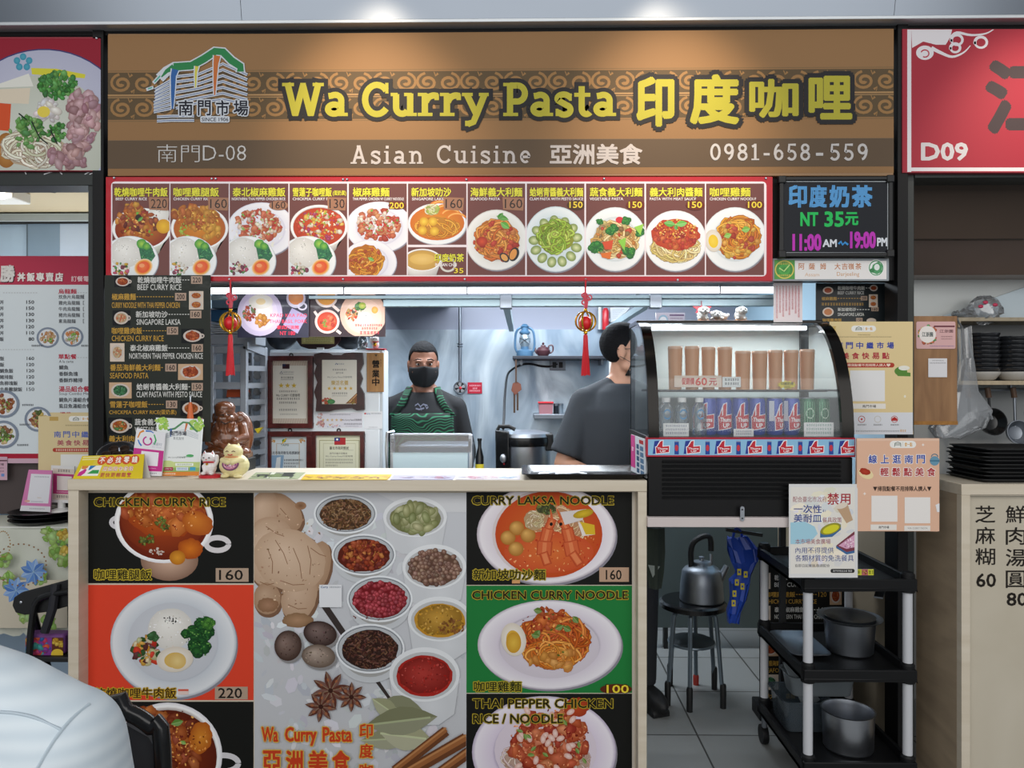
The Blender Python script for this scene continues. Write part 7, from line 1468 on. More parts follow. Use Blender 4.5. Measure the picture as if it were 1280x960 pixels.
o = MB().add(vs, fs).build('face_mask', mat('black_mask_cloth', '121316', .8, 0, .1, 60), t2); so = o.modifiers.new('solid', 'SOLIDIFY'); so.thickness = .003
MB().tube([Mw2 @ (v + Vector((0, 0, .25 * v.y))) for v in oval((0, .008, 1.456), .08 * 1.13, .075 * 1.13, 24)], .006, 8, closed=True).build('collar_rib', GREYC, t2)
# ------------------------------------------------------------------ curved glass drinks fridge
YF = 2.60; XL, XR = X(810, YF), X(1066, YF); zg0, zg1 = Z(546, YF), Z(404, 2.87); yt = 2.87; YB_ = 3.06; zb0 = Z(645, YF)
fg = thing('drinks_fridge', 'black curved glass drinks fridge full of cans and orange cups right of the counter', 'fridge', ((XL + XR) / 2, YF + .2, zb0))
def prof(t): return (yt - (yt - YF) * math.cos(t), zg0 + (zg1 - zg0) * math.sin(t))
arcp = [prof(math.pi / 2 * i / 14) for i in range(15)]
MB().box(XL, XR, YF, YB_, zb0, Z(571, YF)).build('base', mat('black_fridge_base', '09090b', .4, 0, .05, spec=.3), fg, bevel=.004)
MB().box(XL, XR, YF + .02, YB_, Z(571, YF), zg0).build('plinth', BLACKM, fg)
BRZ = mat('bronze_black_frame', '15120f', .18, .6, .05)
for a, b in ((XL, XL + .037), (XR - .042, XR)):
 m = MB(); n_ = len(arcp); vs = []
 for y, z in arcp + [(YB_, zg1)]:
  d = .012; vs += [(a, y - d, z), (b, y - d, z), (b, y + .006, z - .006), (a, y + .006, z - .006)]
 fs = []
 for i in range(n_): o = i * 4; fs += [(o + j, o + (j + 1) % 4, o + 4 + (j + 1) % 4, o + 4 + j) for j in range(4)]
 fs += [(3, 2, 1, 0), tuple(n_ * 4 + j for j in range(4))]
 m.add(vs, fs).build('arched_frame', BRZ, fg)
GL = glass_mat('fridge_glass', (.93, .96, .97), .03, .0, .07, 'd8e4ea'); GLS = glass_mat('fridge_side_glass', (.55, .6, .66), .03, .06, .08, '9aa6ae')
m = MB(); vs = []
for y, z in arcp: vs += [(XL + .036, y, z), (XR - .041, y, z)]
m.add(vs, [(2 * i, 2 * i + 1, 2 * i + 3, 2 * i + 2) for i in range(len(arcp) - 1)]); m.build('curved_glass', GL, fg, 'curved clear glass')
for x in (XL + .004, XR - .004):
 MB().add([(x, y, z) for y, z in arcp] + [(x, YB_, zg1), (x, YB_, zg0)], [tuple(range(len(arcp) + 2))]).build('side_glass', GLS, fg)
MB().box(XL, XR, yt - .01, YB_, zg1 - .004, zg1 + .01).build('top_panel', BRZ, fg, bevel=.003)
MB().box(XL + .01, XR - .01, YB_ - .012, YB_, zg0, zg1).build('back_panel', mat('fridge_back', 'b9c4c2', .4, 0, .06, 3), fg)
for x in (XL + .004, XR - .02): MB().box(x, x + .016, YB_ - .03, YB_ - .012, zg0, zg1).build('back_upright', BRZ, fg)
MB().tube([(XL + .06, 2.87, zg1 - .02), (XR - .06, 2.87, zg1 - .02)], .009, 10).build('light_tube', mat('fridge_lamp', 'ffffff', .4, 0, 0, emit='f0f6ff', estr=4), fg, 'lit inner tube')
ysf = 2.79; zsf = Z(487, ysf)
MB().box(XL + .045, XR - .045, 2.70, YB_ - .03, zsf - .008, zsf).build('wire_shelf', mat('dark_shelf_edge', '2a2c30', .4, .4), fg, bevel=.002)
for i in range(9):
 z = Z(576 + i * 5.6, YF); MB().hexa([(X(828, YF), YF - .006, z - .006), (X(1050, YF), YF - .006, z - .006), (X(1050, YF), YF + .004, z - .008), (X(828, YF), YF + .004, z - .008)], [(X(828, YF), YF - .010, z - .001), (X(1050, YF), YF - .010, z - .001), (X(1050, YF), YF + .004, z + .004), (X(828, YF), YF + .004, z + .004)]).build('vent_slat', BLACKM, fg)
# printed strip
def thumb(k, x, y, w, h, txt=True):
 k.poly([(x, y + h * .05), (x + w * .42, y), (x + w * .3, y + h * .95), (x - w * .12, y + h)], '2a3f94') if w < 20 else 0
 for g, c in ((1.0, 'f0eef2'), (0, 'c42a38')):
  k.poly([(x + w * .16 - g, y + h * .5), (x + w * .42 - g, y + h * .08 - g), (x + w * .58 + g, y + h * .02 - g), (x + w * .56 + g, y + h * .46), (x + w * .2, y + h * .72)], c)
  k.poly([(x + w * .1 - g, y + h * .5 - g), (x + w * 1.02 + g, y + h * .42 - g), (x + w * 1.0 + g, y + h * .86 + g), (x + w * .14 - g, y + h * .96 + g)], c); k.h += 1e-5
 if txt: k.text('Thums', x + w * .2, y + h * .52, x + w * .92, y + h * .68, 'f2eef0', .05); k.text('UP', x + w * .38, y + h * .72, x + w * .78, y + h * .88, 'f2eef0', .05)
ysp = YF - .004; a, b = P(808, 571, ysp), P(1069, 547, ysp)
stp = MB().box(a.x, b.x, ysp, YF + .02, a.z, b.z).build('label_strip', mat('strip_red', 'b02a3c', .35), fg)
k = Ink(front(ysp), .0008); k.rect(808, 547, 1069, 571, 'b02a3c'); k.rect(810, 549.2, 1068, 569, '8fc0e0')
for i in range(7):
 x = 818 + i * 38.6
 if i < 7: k.clip(810, 549, 1068, 569); thumb(k, x, 550.5, 18, 17)
 if i < 6: k.rect(x + 25, 551, x + 30.5, 568, '2a4a9c'); k.ell(x + 27.7, 560, 2.2, 4, 'c83a48'); k.rect(x + 25, 551, x + 30.5, 552.4, '8fa0c0')
k.build('strip_print', GLOSS, fg, 'light blue strip with red hand emblems')
# cups with orange tea
TEA = mat('milky_orange_tea', 'd09a72', .3, 0, .04, 10); LID = mat('clear_lid', 'd8b094', .2, 0, .02)
def tall_cup(u0, u1, vt, label):
 c = P((u0 + u1) / 2, 487, ysf); r = (u1 - u0) / 2 * ysf / F_PX; h = Z(vt, ysf) - zsf
 t = thing('tea_cup', label, 'cup', (c.x, ysf, zsf), 'cups of tea on the fridge shelf')
 MB().lathe([(r * .86, 0), (r * .97, h * .8), (r * .99, h * .93), (0, h * .93)], (c.x, ysf, zsf), 24).build('cup_body', TEA, t)
 MB().lathe([(r * 1.02, h * .93), (r * 1.02, h * .96), (r * .94, h), (0, h)], (c.x, ysf, zsf), 24).build('sealed_lid', LID, t)
for i, (a, b, v) in enumerate(((835, 853, 433), (856, 874, 433), (877, 894, 434), (897, 915, 434), (919, 938, 439), (940, 959, 439), (960.5, 978, 438), (980, 997.5, 438), (1000, 1018, 437))):
 tall_cup(a, b, v, ['tall orange tea cup first from the left on the fridge shelf', 'second orange tea cup from the left on the fridge shelf', 'third orange tea cup, behind the red lettered price card', 'fourth orange tea cup, last of the taller left four', 'shorter orange tea cup, first of the right five on the shelf', 'shorter orange tea cup, second of the right five', 'orange tea cup left of the yellow star tag', 'orange tea cup behind the yellow star tag', 'rightmost orange tea cup on the fridge shelf'][i])
yl = 2.715; zl = zg0 + .001
CANB = mat('metallic_blue_can', '2b45a4', .3, .15, .05, 10); CANG = mat('metallic_green_can', '2a6a4a', .3, .3, .05, 10); CANT = mat('can_end', 'b8bcc4', .3, .8)
def can(u, label, kind, turn=0.0):
 x = X(u, yl); r = 10.2 * yl / F_PX; h = Z(497, yl) - zl
 t = thing('drink_can', label, 'can', (x, yl, zl), 'drink cans in the fridge')
 MB().lathe([(r * .86, 0), (r, .008), (r, h - .014), (r * .86, h - .003)], (x, yl, zl), 28).build('can_body', CANG if kind == 'g' else CANB, t)
 MB().lathe([(r * .86, h - .003), (r * .88, h), (r * .8, h), (r * .78, h - .004), (0, h - .004)], (x, yl, zl), 28).build('can_top', CANT, t)
 def wrap(a, b, hh): an = (a - 10) / 10.0 * .85 + turn; return Vector((x + math.sin(an) * (r + hh), yl - math.cos(an) * (r + hh), zl + h * (1 - b / 48)))
 k = Ink(wrap, .0004)
 if kind == 'g':
  for i in range(5): k.rect(2 + i * 3.4, 5, 3.2 + i * 3.4, 44, '7ab08a')
  k.rect(2, 12, 18, 30, '3f8a5c'); k.ell(10, 20, 6, 7, 'c8dcc8', n=16); k.ell(10, 20, 4.6, 5.4, '2a6a4a', n=16)
 else:
  for j in range(14): k.clip(-3 + j * 2, -5, -1 + j * 2, 60); thumb(k, -2, 6, 23, 37, True)
  k.clip()
 if kind == 'w': k.rect(-8, 4, -1, 30, 'd0d4dc')
 k.build('can_print', INK, t)
for u, l, kd, tn in ((885, 'blue can half hidden behind the third water bottle', 'b', -.5), (904, 'blue can with red hand emblem directly right of the water bottles', 'b', 0), (925, 'blue can with red hand emblem behind the small white card', 'b', .1), (946, 'blue can with red hand emblem in the middle of the bottom row', 'b', -.1), (968, 'blue can turned to show its white panel, fourth from the water bottles', 'w', .6), (989, 'blue can with white edge next to the green cans', 'w', .25), (1009, 'green can beside the last blue can in the fridge', 'g', 0), (1026.5, 'rightmost green can in the fridge', 'g', .1)): can(u, l, kd, tn)
WAT = glass_mat('water_bottle_plastic', (.82, .9, .95), .05, .10, .10, 'c8dce8')
for u, l in ((832.5, 'clear water bottle with white cap nearest the left frame'), (852.5, 'middle one of three clear water bottles in the fridge'), (874, 'clear water bottle beside the first blue can')):
 x = X(u, yl - .03); y = yl - .03; s = y / F_PX; t = thing('water_bottle', l, 'bottle', (x, y, zl), 'water bottles in the fridge'); h = Z(497, y) - zl
 MB().lathe([(8 * s, 0), (9 * s, .004), (9 * s, h * .3), (8.5 * s, h * .34), (9 * s, h * .38), (9 * s, h * .68), (8 * s, h * .76), (4 * s, h * .86), (3.6 * s, h * .9)], (x, y, zl), 22).build('bottle_body', WAT, t)
 MB().lathe([(5.2 * s, h * .88), (5.2 * s, h), (0, h)], (x, y, zl), 18).build('cap', OFFW, t)
 k = Ink(lambda a, b, hh: Vector((x + math.sin(a) * (9.1 * s + hh), y - math.cos(a) * (9.1 * s + hh), zl + b)), .0003); k.ring(0, h * .56, .5, .016, .006, '3a8ac0', 20)
 k.poly([(-1.0, h * .62), (1.0, h * .62), (1.0, h * .61), (-1.0, h * .61)], '5a9ac8'); k.build('bottle_print', INK, t, 'blue ring emblem')
def scrib(col, n=3):
 def f(k, x0=0, y0=0, x1=1, y1=1):
  k.rect(x0, y0, x1, y1, 'e6e8e6')
  for i in range(n): k.fake(x0 + 3, y0 + 2 + i * (y1 - y0 - 3) / n, x1 - 3, y0 + 2 + i * (y1 - y0 - 3) / n + (y1 - y0) / n * .5, col)
 return f
for (a, b, c, d), Y, l, col, n_ in (((829, 529, 861, 545.5), YF + .035, 'handwritten white price card in front of the water bottles', '8a94a8', 3), ((917, 536, 942, 545.5), YF + .035, 'small white price card in front of the middle blue cans', '8a94a8', 2), ((1005, 528, 1042, 545.5), YF + .035, 'handwritten white price card in front of the green cans', '8ab0a8', 3), ((903, 471, 926, 484), 2.755, 'white price card with dark writing on the fridge shelf', '4a505c', 2)):
 f = scrib(col, n_); sheet('price_card', [(a, b), (c, b), (c, d), (a, d)], Y, l, 'price card', lambda k, f=f, q=(a, b, c, d): f(k, *q), th=.001)
def pc(k): k.rect(843, 469.5, 902, 484, 'e8d4c4'); k.text('促銷價', 852, 472, 868, 481, 'c83a32', .03); k.text('60', 869, 472, 884, 482, 'd8402c', .04); k.text('元', 886, 473, 896, 482, 'c83a32', .03)
sheet('price_card', [(843, 469.5), (902, 469.5), (902, 484), (843, 484)], 2.755, 'wide pinkish price card with red lettering on the fridge shelf', 'price card', pc, th=.001)
st_pts = [P(983.5 + (12.5 if i % 2 == 0 else 9.5) * math.cos(i * math.pi / 11), 481 + (5.6 if i % 2 == 0 else 4) * math.sin(i * math.pi / 11), 2.755) for i in range(22)]
o = thing('star_tag', 'yellow starburst tag with dark writing on the fridge shelf', 'tag', tuple(P(983, 486.5, 2.755)))
MB().prism(st_pts, (0, .001, 0)).build('tag_body', mat('yellow_tag', 'e0cc2c', .5), o, smooth=None); k = Ink(front(2.755), .0008); k.text('印度奶茶', 976, 477.5, 992, 481.5, '2a2410', .02); k.text('35元', 980, 482.3, 988, 485, '2a2410', .02); k.build('print', INK, o)
# stand below the fridge
PINKW = mat('pale_pinkish_laminate', 'cfc4c2', .5, 0, .04, 5)
sd = thing('fridge_stand', 'pale plank table on dark legs carrying the drinks fridge', 'table', ((XL + XR) / 2, YF + .25, 0))
MB().box(X(809.5, YF - .02), X(1072, YF), YF - .02, YB_ + .08, Z(658.5, YF - .02), zb0).build('plank', PINKW, sd, bevel=.002)
MB().box(1.08, 1.104, 3.118, 3.139, 0, Z(658.5, YF - .02)).build('leg', BLACKM, sd)
hs = thing('hasp', 'small steel hasp on the edge of the plank under the fridge', 'hasp', tuple(P(928, 651, YF - .03)))
MB().prism([P(928 + 2.6 * math.cos(t), 635.5 + 2.6 * math.sin(t), YF - .0265) for t in [math.pi * (1 + i / 6) for i in range(7)]] + [P(928 + 2.6 * math.cos(t), 649 + 2.6 * math.sin(t), YF - .0265) for t in [math.pi * i / 6 for i in range(7)]], (0, .006, 0)).build('plate', STEEL, hs, smooth=None)
for v in (637, 648): MB().ell(P(928, v, YF - .027), (.003, .002, .003), 8).build('rivet', BLACKM, hs)
# things on top of the fridge
ztp = zg1 + .010
def pug(u, w, pose, label):
 y = 2.94; s = 1.22 * y / F_PX; t = thing('dog_figurine', label, 'figurine', (X(u, y), y, ztp), 'dog figurines on the fridge'); x = X(u, y)
 MB().box(x - w * .5 * s, x + w * .5 * s, y - .03, y + .03, ztp, ztp + .005).build('base', mat('orange_base', 'b8763c', .5), t, bevel=.002); z = ztp + .005
 m = MB(); W = mat('white_grey_ceramic', 'a4a5a4', .4, 0, .35, 70)
 if pose == 'sit':
  m.ell((x, y, z + 5 * s), (6 * s, 5 * s, 5.4 * s), 14); m.ell((x + 1 * s, y - 3 * s, z + 10 * s), (5 * s, 4.4 * s, 4.4 * s), 14); m.ell((x + 1 * s, y - 7 * s, z + 8.6 * s), (2.8 * s, 2 * s, 2 * s), 10)
  for d in (-1, 1): m.ell((x + d * 4 * s, y - 4 * s, z + 1.8 * s), (2 * s, 3 * s, 1.8 * s), 10); m.ell((x + 1 * s + d * 4.8 * s, y - 2 * s, z + 10 * s), (1.4 * s, 1 * s, 3 * s), 10)
  fx, fy, fz = x + 1 * s, y - 8.4 * s, z + 9.6 * s
 else:
  m.ell((x + 2 * s, y, z + 4 * s), (8 * s, 5 * s, 4.2 * s), 14); m.ell((x - 3 * s, y - 3 * s, z + 6 * s), (5 * s, 4.4 * s, 4.4 * s), 14); m.ell((x - 3 * s, y - 7 * s, z + 4.6 * s), (3 * s, 2 * s, 2 * s), 10)
  for d in (-1, 1): m.ell((x - 3 * s + d * 5 * s, y - 5 * s, z + 1.6 * s), (2 * s, 4 * s, 1.6 * s), 10); m.ell((x - 3 * s + d * 4.8 * s, y - 2 * s, z + 7 * s), (1.4 * s, 1 * s, 2.6 * s), 10)
  m.ell((x + 9.5 * s, y, z + 5.6 * s), (2 * s, 1.4 * s, 2 * s), 8); fx, fy, fz = x - 3 * s, y - 8.4 * s, z + 5.6 * s
 link('dog_body', union(m, .002), W, t)
 MB().ell((fx, fy - .4 * s, fz), (1.1 * s, .8 * s, .7 * s), 8).build('nose', BLK, t)
 for d in (-1, 1): MB().ell((fx + d * 2.2 * s, fy + 1.4 * s, fz + 1.8 * s), (.8 * s, .6 * s, .8 * s), 8).build('eye', BLK, t)
pug(878, 13, 'sit', 'white ceramic dog figurine, first from the left on top of the fridge'); pug(898, 17, 'lie', 'white ceramic dog lying between the two sitting dogs on the fridge'); pug(925, 16, 'sit', 'white ceramic dog sitting at the right end of the fridge top row')
def pk_(k): k.rect(820, 391, 856, 404, 'b8b4c4'); k.ell(829, 400, 6, 6.5, '8fb0c8', n=18); k.ell(829, 400.6, 4.6, 4.8, 'd8dce4', n=18); k.rect(837, 393, 855, 395, '6a5a78'); k.fake(838, 397, 853, 399, '7a6a88'); k.text('印咖哩', 825, 400, 833, 402.6, '2f4a6a', .02); k.fake(840, 400.6, 852, 402.8, '4a4a5c')
sheet('small_sign', [(820, 391), (856, 391), (856, 403.4), (820, 403.4)], 2.93, 'small lilac sign card standing left of the dog figurines on the fridge', 'sign', pk_, th=.003)
o = MB().prism([P(u, v, 3.02) for u, v in ((866, 383), (890, 383), (884, 388), (888, 391), (870, 391), (872, 387))], (0, .01, 0)).build('red_bow', RC, smooth=None); tag(o, 'small red paper bow hanging behind the leftmost dog figurine', 'bow')
MB().tube([P(877, 383, 3.025), P(877, 375, 3.12)], .002, 6).build('thread', RC, o)
# posters right of the fridge
def logo_pill(k, a, b, c, d):
 k.rrect(a, b, c, d, (d - b) / 2, 'efeee9'); w = c - a; k.line([(a + w * .18, d - 1.6), (a + w * .2, b + 3), (a + w * .3, b + 1.6), (a + w * .42, b + 3), (a + w * .42, d - 1.6)], .7, '3f5a4a')
 for i in range(3): k.line([(a + w * .18, b + 3.4 + i * 1.1), (a + w * .42, b + 3.4 + i * 1.1)], .4, '3f5a4a')
 k.rect(a + w * .49, b + 1.6, a + w * .5, d - 1.6, 'b8b4a8'); k.text('食一點', a + w * .56, b + 1.9, a + w * .86, d - 1.8, 'd8a04a', .02)
def yposter(k, u0=0, full=True):
 Yw = 'e3cd9a'; k.rect(1020, 400, 1145, 545, Yw); k.rect(1020, 515.5, 1145, 545, 'dde0e6'); k.rect(1033, 408, 1045, 414.5, 'c8a85c'); k.fake(1034, 409, 1044, 413.5, 'e8d49c')
 logo_pill(k, 1064, 407, 1095, 414.8); k.fake(1072, 418, 1088, 419.2, '7a6a50'); k.fake(1048, 420.6, 1114, 421.8, '7a6a50')
 for i, ch in enumerate('南門中繼市場'): k.text(ch, 1044.5 + i * 12.8, 427.5, 1053.5 + i * 12.8, 436, '3a4aa0', .04)
 for i, ch in enumerate('美食快易點'): k.text(ch, 1052 + i * 12.6, 440.5, 1061.4 + i * 12.6, 449, 'b03a44', .04)
 k.rrect(1050, 453.4, 1118, 459.4, 3, 'b0402f'); k.text('♥掃我點餐不用排隊人擠人♥', 1054, 454.6, 1113, 458.4, 'f0d8c8', .02)
 k.rect(1062.5, 463, 1106, 501.5, 'e8e8e8'); k.rect(1066, 504.5, 1107, 511, 'ece8e0'); k.text('南門市場', 1078, 506, 1095, 509.6, '3a3a3a', .02)
 k.ell(1126, 464, 8, 5.6, '5a8a3c', n=18); k.poly([(1118, 463), (1138, 466), (1138, 470.5), (1122, 470)], '5a8a3c'); k.ell(1130, 460, 7, 3, 'eceade'); k.ell(1131, 495.5, 1.4, 1.8, 'f0ead8', n=8)
 for x, ch in ((1077, 'b0402f'), (1097, 'c8c4bc'), (1118, 'b8302c')): k.ring(x, 524, 4, 4, .7, ch, 16); k.fake(x - 5, 530, x + 5, 532, '5a5a5a')
 k.poly([(1114, 526), (1122, 526), (1121, 523), (1118, 521), (1115, 523)], 'b8302c'); k.ell(1077, 524, 1.4, 1.4, 'c83a3c', n=8); k.fake(1070, 538, 1124, 539.6, '7a7a7a'); k.fake(1125, 537, 1132, 540, 'd8a04a')
def skewsheet(name, label, cat, pts, depths, draw, paper, th=.004, box=(0, 0, 1, 1), im=None):
 q = [P(u, v, y) for (u, v), y in zip(pts, depths)]
 n = (q[2] - q[3]).cross(q[0] - q[3]); d = ray(*pts[1]); e = Vector((0, 0, CAM_Z)); q[1] = e + d * ((q[3] - e).dot(n) / d.dot(n))
 t = thing(name, label, cat, tuple((q[2] + q[3]) / 2)); MB().slab([q[3], q[2], q[1], q[0]], th).build('sheet', mat('sheet_' + paper, paper, .5, 0, .02), t)
 n = n.normalized(); n = n if n.y < 0 else -n
 def mp(u, v, h): d = ray(u, v); return e + d * ((q[3] - e).dot(n) / d.dot(n)) + n * h
 k = Ink(mp, .0008); k.clip(*box); draw(k); k.build('print', im or INK, t); return t
skewsheet('order_poster', 'yellow ordering poster with blue and red characters behind the right edge of the fridge', 'poster', [(1037, 402), (1134, 404), (1141.5, 543), (1041, 543)], [2.80, 2.73, 2.73, 2.80], yposter, 'e3cd9a', box=(1037, 402, 1141, 543))
def pposter(k):
 k.rect(1071, 548, 1174, 664, 'e2b79c'); k.rect(1071, 548, 1174, 551, 'e8c4ac'); logo_pill(k, 1112, 551, 1145, 560)
 def line(s, x, y, st, c):
  for i, ch in enumerate(s): k.text(ch, x + i * st - .9, y - .9, x + i * st + 11.4, y + 11.6, 'f0e8e4', .07, 8); k.h += 1e-5; k.text(ch, x + i * st, y, x + i * st + 10.6, y + 10.8, c, .03)
 line('線上逛南門', 1085.5, 568.5, 15, '3a50a4'); line('輕鬆點美食', 1100, 584.5, 14.6, 'b03238')
 k.ell(1082, 592, 10, 6, 'ecd8a8', rot=.4); k.ell(1081, 589.5, 7, 4, 'b8402c', 'a0301c', rot=.3, wob=.1); k.ell(1168, 576, 6, 6, '6a98b0', n=14); k.ring(1168, 571, 4, 3.4, 1, '4a7890', 12, 180, 360); k.rect(1162, 575, 1174, 577, '4a7890')
 k.text('▼掃我點餐不用排隊人擠人▼', 1091, 607.5, 1164, 614, '3a2c28', .02)
 k.rect(1089, 619.5, 1121.5, 652, 'ece8e4'); k.rect(1130.5, 621.5, 1162.5, 654, 'ece8e4'); k.rect(1088, 655.5, 1120.5, 662.5, 'e8e4de'); k.text('南門市場', 1098, 657.3, 1111, 660.6, '3a3a3a', .02); k.rect(1130, 657, 1162.5, 663.5, 'e8e4de'); k.text('WA CURRY PASTA', 1134, 659, 1159, 661.4, '8a8a8a', 0)
 for x, y in ((1080.5, 617), (1153.5, 556)): k.poly([(x, y - 2.4), (x + .6, y - .6), (x + 2.4, y), (x + .6, y + .6), (x, y + 2.4), (x - .6, y + .6), (x - 2.4, y), (x - .6, y - .6)], 'f4ece4')
 k.poly([(1169, 631), (1174, 629), (1174, 640), (1171, 640)], 'e8e8ea')
skewsheet('order_poster', 'peach ordering poster with blue and red characters hanging below the yellow poster', 'poster', [(1072, 548), (1174, 548), (1172, 664.5), (1070, 661.5)], [2.565, 2.575, 2.575, 2.565], pposter, 'e2b79c', th=.012, box=(1070, 548, 1174, 664))
def bposter(k):
 k.rect(986, 605, 1072, 722, 'dcdcdc'); k.rect(988, 609, 1068.5, 717, 'e4e1da'); k.flecks(1028, 660, 40, 50, ['ece4d0', 'e8e0cc', 'dfe2e4'], 60, 8)
 k.text('配合臺北市政府', 991, 620.5, 1033, 627.5, 'a05a64', 0); k.text('禁用', 1034, 616, 1063, 631, 'a8323c', .02); k.text('一次性', 992, 631, 1027, 641.5, '3a4a8c', .02); k.fake(1028, 637, 1031, 640, '3a4a8c'); k.text('美耐皿', 992, 642.5, 1027, 653, '3a4a8c', .02); k.text('餐具政策', 1028, 646.5, 1052, 653, 'a05a64', 0)
 k.poly([(988, 653), (1006, 652), (1018, 658), (1022, 667), (1014, 676), (1000, 680), (988, 680)], 'a4cfe0'); k.poly([(1045, 634), (1059, 629), (1066, 650), (1058, 654)], 'c0a080'); k.ell(1052, 632, 7.6, 3.6, 'e0d4c4', rot=-.3)
 k.poly([(1025, 664), (1051, 655), (1051, 662), (1040, 671), (1025, 672)], '3f6a9a'); k.ell(1038, 661, 13.5, 6.4, 'd8cc3a', '8a8a2c', rot=-.35); k.ell(1038.5, 661.5, 10.5, 4.6, 'd8d42c', rot=-.35)
 k.poly([(1045, 682), (1068, 664), (1068, 688), (1058, 690)], '7a3a48'); k.poly([(1048, 682), (1068, 668), (1068, 684), (1058, 686)], 'd8a4c0'); k.flecks(1061, 679, 6, 6, ['f0d8e4', 'b07a98'], 40, 1.2); k.poly([(1045, 682), (1058, 690), (1068, 688), (1068, 691), (1058, 693), (1045, 685)], '3f6a9a')
 k.text('本市場美食廣場', 994, 673.5, 1038, 680, 'a05a64', 0); k.text('內用不得提供', 994, 684, 1042, 691.5, '3a4a8c', .0); k.text('各類材質的免洗餐具', 994, 693.5, 1067, 701.5, '3a4a8c', .0); k.text('自即日起實施,敬請配合', 994, 705, 1037, 709, '5a5a60', 0)
 k.rrect(1038, 711, 1068, 716, 2, '2a2a2c'); k.text('南門市場自治會 敬啟', 1041, 712.3, 1065, 714.8, 'd8d8d8', 0)
skewsheet('ban_poster', 'white laminated poster with large red and blue characters hung in front of the cart', 'poster', [(988, 606), (1069.5, 608), (1071, 721.5), (986.5, 716)], [2.565, 2.565, 2.56, 2.56], bposter, 'dcdcdc', th=.002, box=(986, 605, 1072, 722), im=GLOSS)
# ------------------------------------------------------------------ under the fridge: stool, kettle, bag, shoes, cart
yk = 3.55
CHR = mat('dull_blue_grey_tube', '6f7c86', .35, .6, .1); DKW = mat('dark_lower_wall', '3c4446', .6, 0, .15, 4)
o = MB().box(X(813, 4.2), X(985, 4.2), 4.2, 4.24, .12, 1.12).build('darkening_panel', mat('grey_green_panel', '5a6666', .6, 0, .15, 3)); tag(o, 'dull grey green panel added to darken the space behind the round stool', 'panel')  # sheet added to make the space under the fridge look dark
for u in (830, 960): MB().box(X(u, 4.2), X(u + 5, 4.2), 4.2, 4.24, 0, .12).build('foot', BLACKM, o)
sx, zst = X(866, yk), Z(749, yk)
stl = thing('stool', 'round black topped stool with grey tube legs carrying the steel kettle', 'stool', (sx, yk, 0))
R1 = 41 * yk / F_PX
MB().lathe([(R1 * .9, -.035), (R1, -.028), (R1, -.008), (R1 * .93, 0), (0, 0)], (sx, yk, zst), 36).build('seat', BLACKG, stl)
MB().lathe([(R1 * .62, 0), (R1 * .7, .012), (R1 * .62, .018), (0, .018)], (sx, yk + .03, Z(805, yk)), 30).build('lower_shelf', mat('dark_disc', '2c3336', .5), stl)
MB().torus((sx, yk + .03, Z(805, yk) + .006), R1 * .68, .007, (0, 0, 1), 28, 8).build('foot_ring', CHR, stl)
for a in (.65, 1.25, 2.1, 3.7, 4.4, 5.5):
 d = Vector((math.cos(a), math.sin(a), 0)); c = Vector((sx, yk, 0)); lg_ = [c + d * R1 * .45 + Vector((0, 0, zst - .04)), c + d * R1 * .74 + Vector((0, 0, zst - .05)), c + d * R1 * .82 + Vector((0, 0, zst - .1)), c + d * R1 * 1.02 + Vector((0, 0, .03))]
 l = MB().tube(smooth_path(lg_, 3), .010, 8).build('leg', CHR, stl); e = lg_[-1]
 q_ = a == 1.25; MB().lathe([(.014, 0), (.015, .10 - .06 * q_), (.012, .11 - .06 * q_)], (e.x, e.y, 0), 12).build('rubber_foot', mat('red_rubber', 'a02c22', .6) if a in (1.25,) else BLACKM, l)
kt = thing('kettle', 'steel kettle with a black bent handle standing on the round stool', 'kettle', (X(877, yk), yk, zst)); kx = X(877, yk); s = yk / F_PX
MB().lathe([(26 * s, 0), (27 * s, .006), (26 * s, 20 * s), (24 * s, 36 * s), (21 * s, 40 * s), (12 * s, 45 * s), (0, 46 * s)], (kx, yk, zst), 36).build('kettle_body', STEELD, kt)
MB().lathe([(13 * s, 44.5 * s), (11 * s, 48 * s), (3 * s, 49.5 * s), (2.4 * s, 52 * s), (3.4 * s, 54 * s), (0, 55 * s)], (kx, yk, zst), 24).build('lid', STEELD, kt)
MB().tube(smooth_path([Vector((kx + x * s, yk - .01, zst + z * s)) for x, z in ((-13, 38), (-14, 60), (-10, 73), (2, 80), (10, 78), (11, 62))], 3), [5 * s] + [3.6 * s] * 15, 10).build('handle', BLACKM, kt)
for x, z in ((-13, 36), (11, 40)): MB().tube([(kx + x * s, yk - .01, zst + z * s), (kx + x * s, yk - .01, zst + (z + 18) * s)], 2 * s, 8).build('handle_post', STEEL, kt)
MB().tube([(kx + 20 * s, yk - .02, zst + 26 * s), (kx + 27 * s, yk - .02, zst + 38 * s), (kx + 30 * s, yk - .02, zst + 44 * s)], [6 * s, 4 * s, 3.4 * s], 12).build('spout', STEELD, kt)
# blue bag with yellow print hanging from the plank
yb_ = 3.15
bg = thing('shopping_bag', 'blue woven bag with yellow print hanging beside the stool', 'bag', (X(925, yb_), yb_, Z(778, yb_)))
m = MB(); rb = random.Random(5); rings = []
for i, (v, u, w, d) in enumerate(((672, 922, 12, .02), (686, 929, 17, .035), (702, 931, 15, .04), (716, 930, 9, .03), (728, 925, 12, .04), (748, 922, 9.5, .035), (765, 918, 7.5, .03), (778, 916, 6, .02))):
 c = P(u, v, yb_); rings.append([Vector((c.x + w * yb_ / F_PX * math.cos(a) * (1 + rb.uniform(-.1, .1)), c.y + d * math.sin(a) * (1 + .25 * math.sin(3 * a + i)), c.z + rb.uniform(-.008, .008))) for a in [k * math.pi / 10 for k in range(20)]])
m.loft(rings)
for v in m.v: v += Vector((rb.uniform(-.006, .006), rb.uniform(-.012, .012), 0))
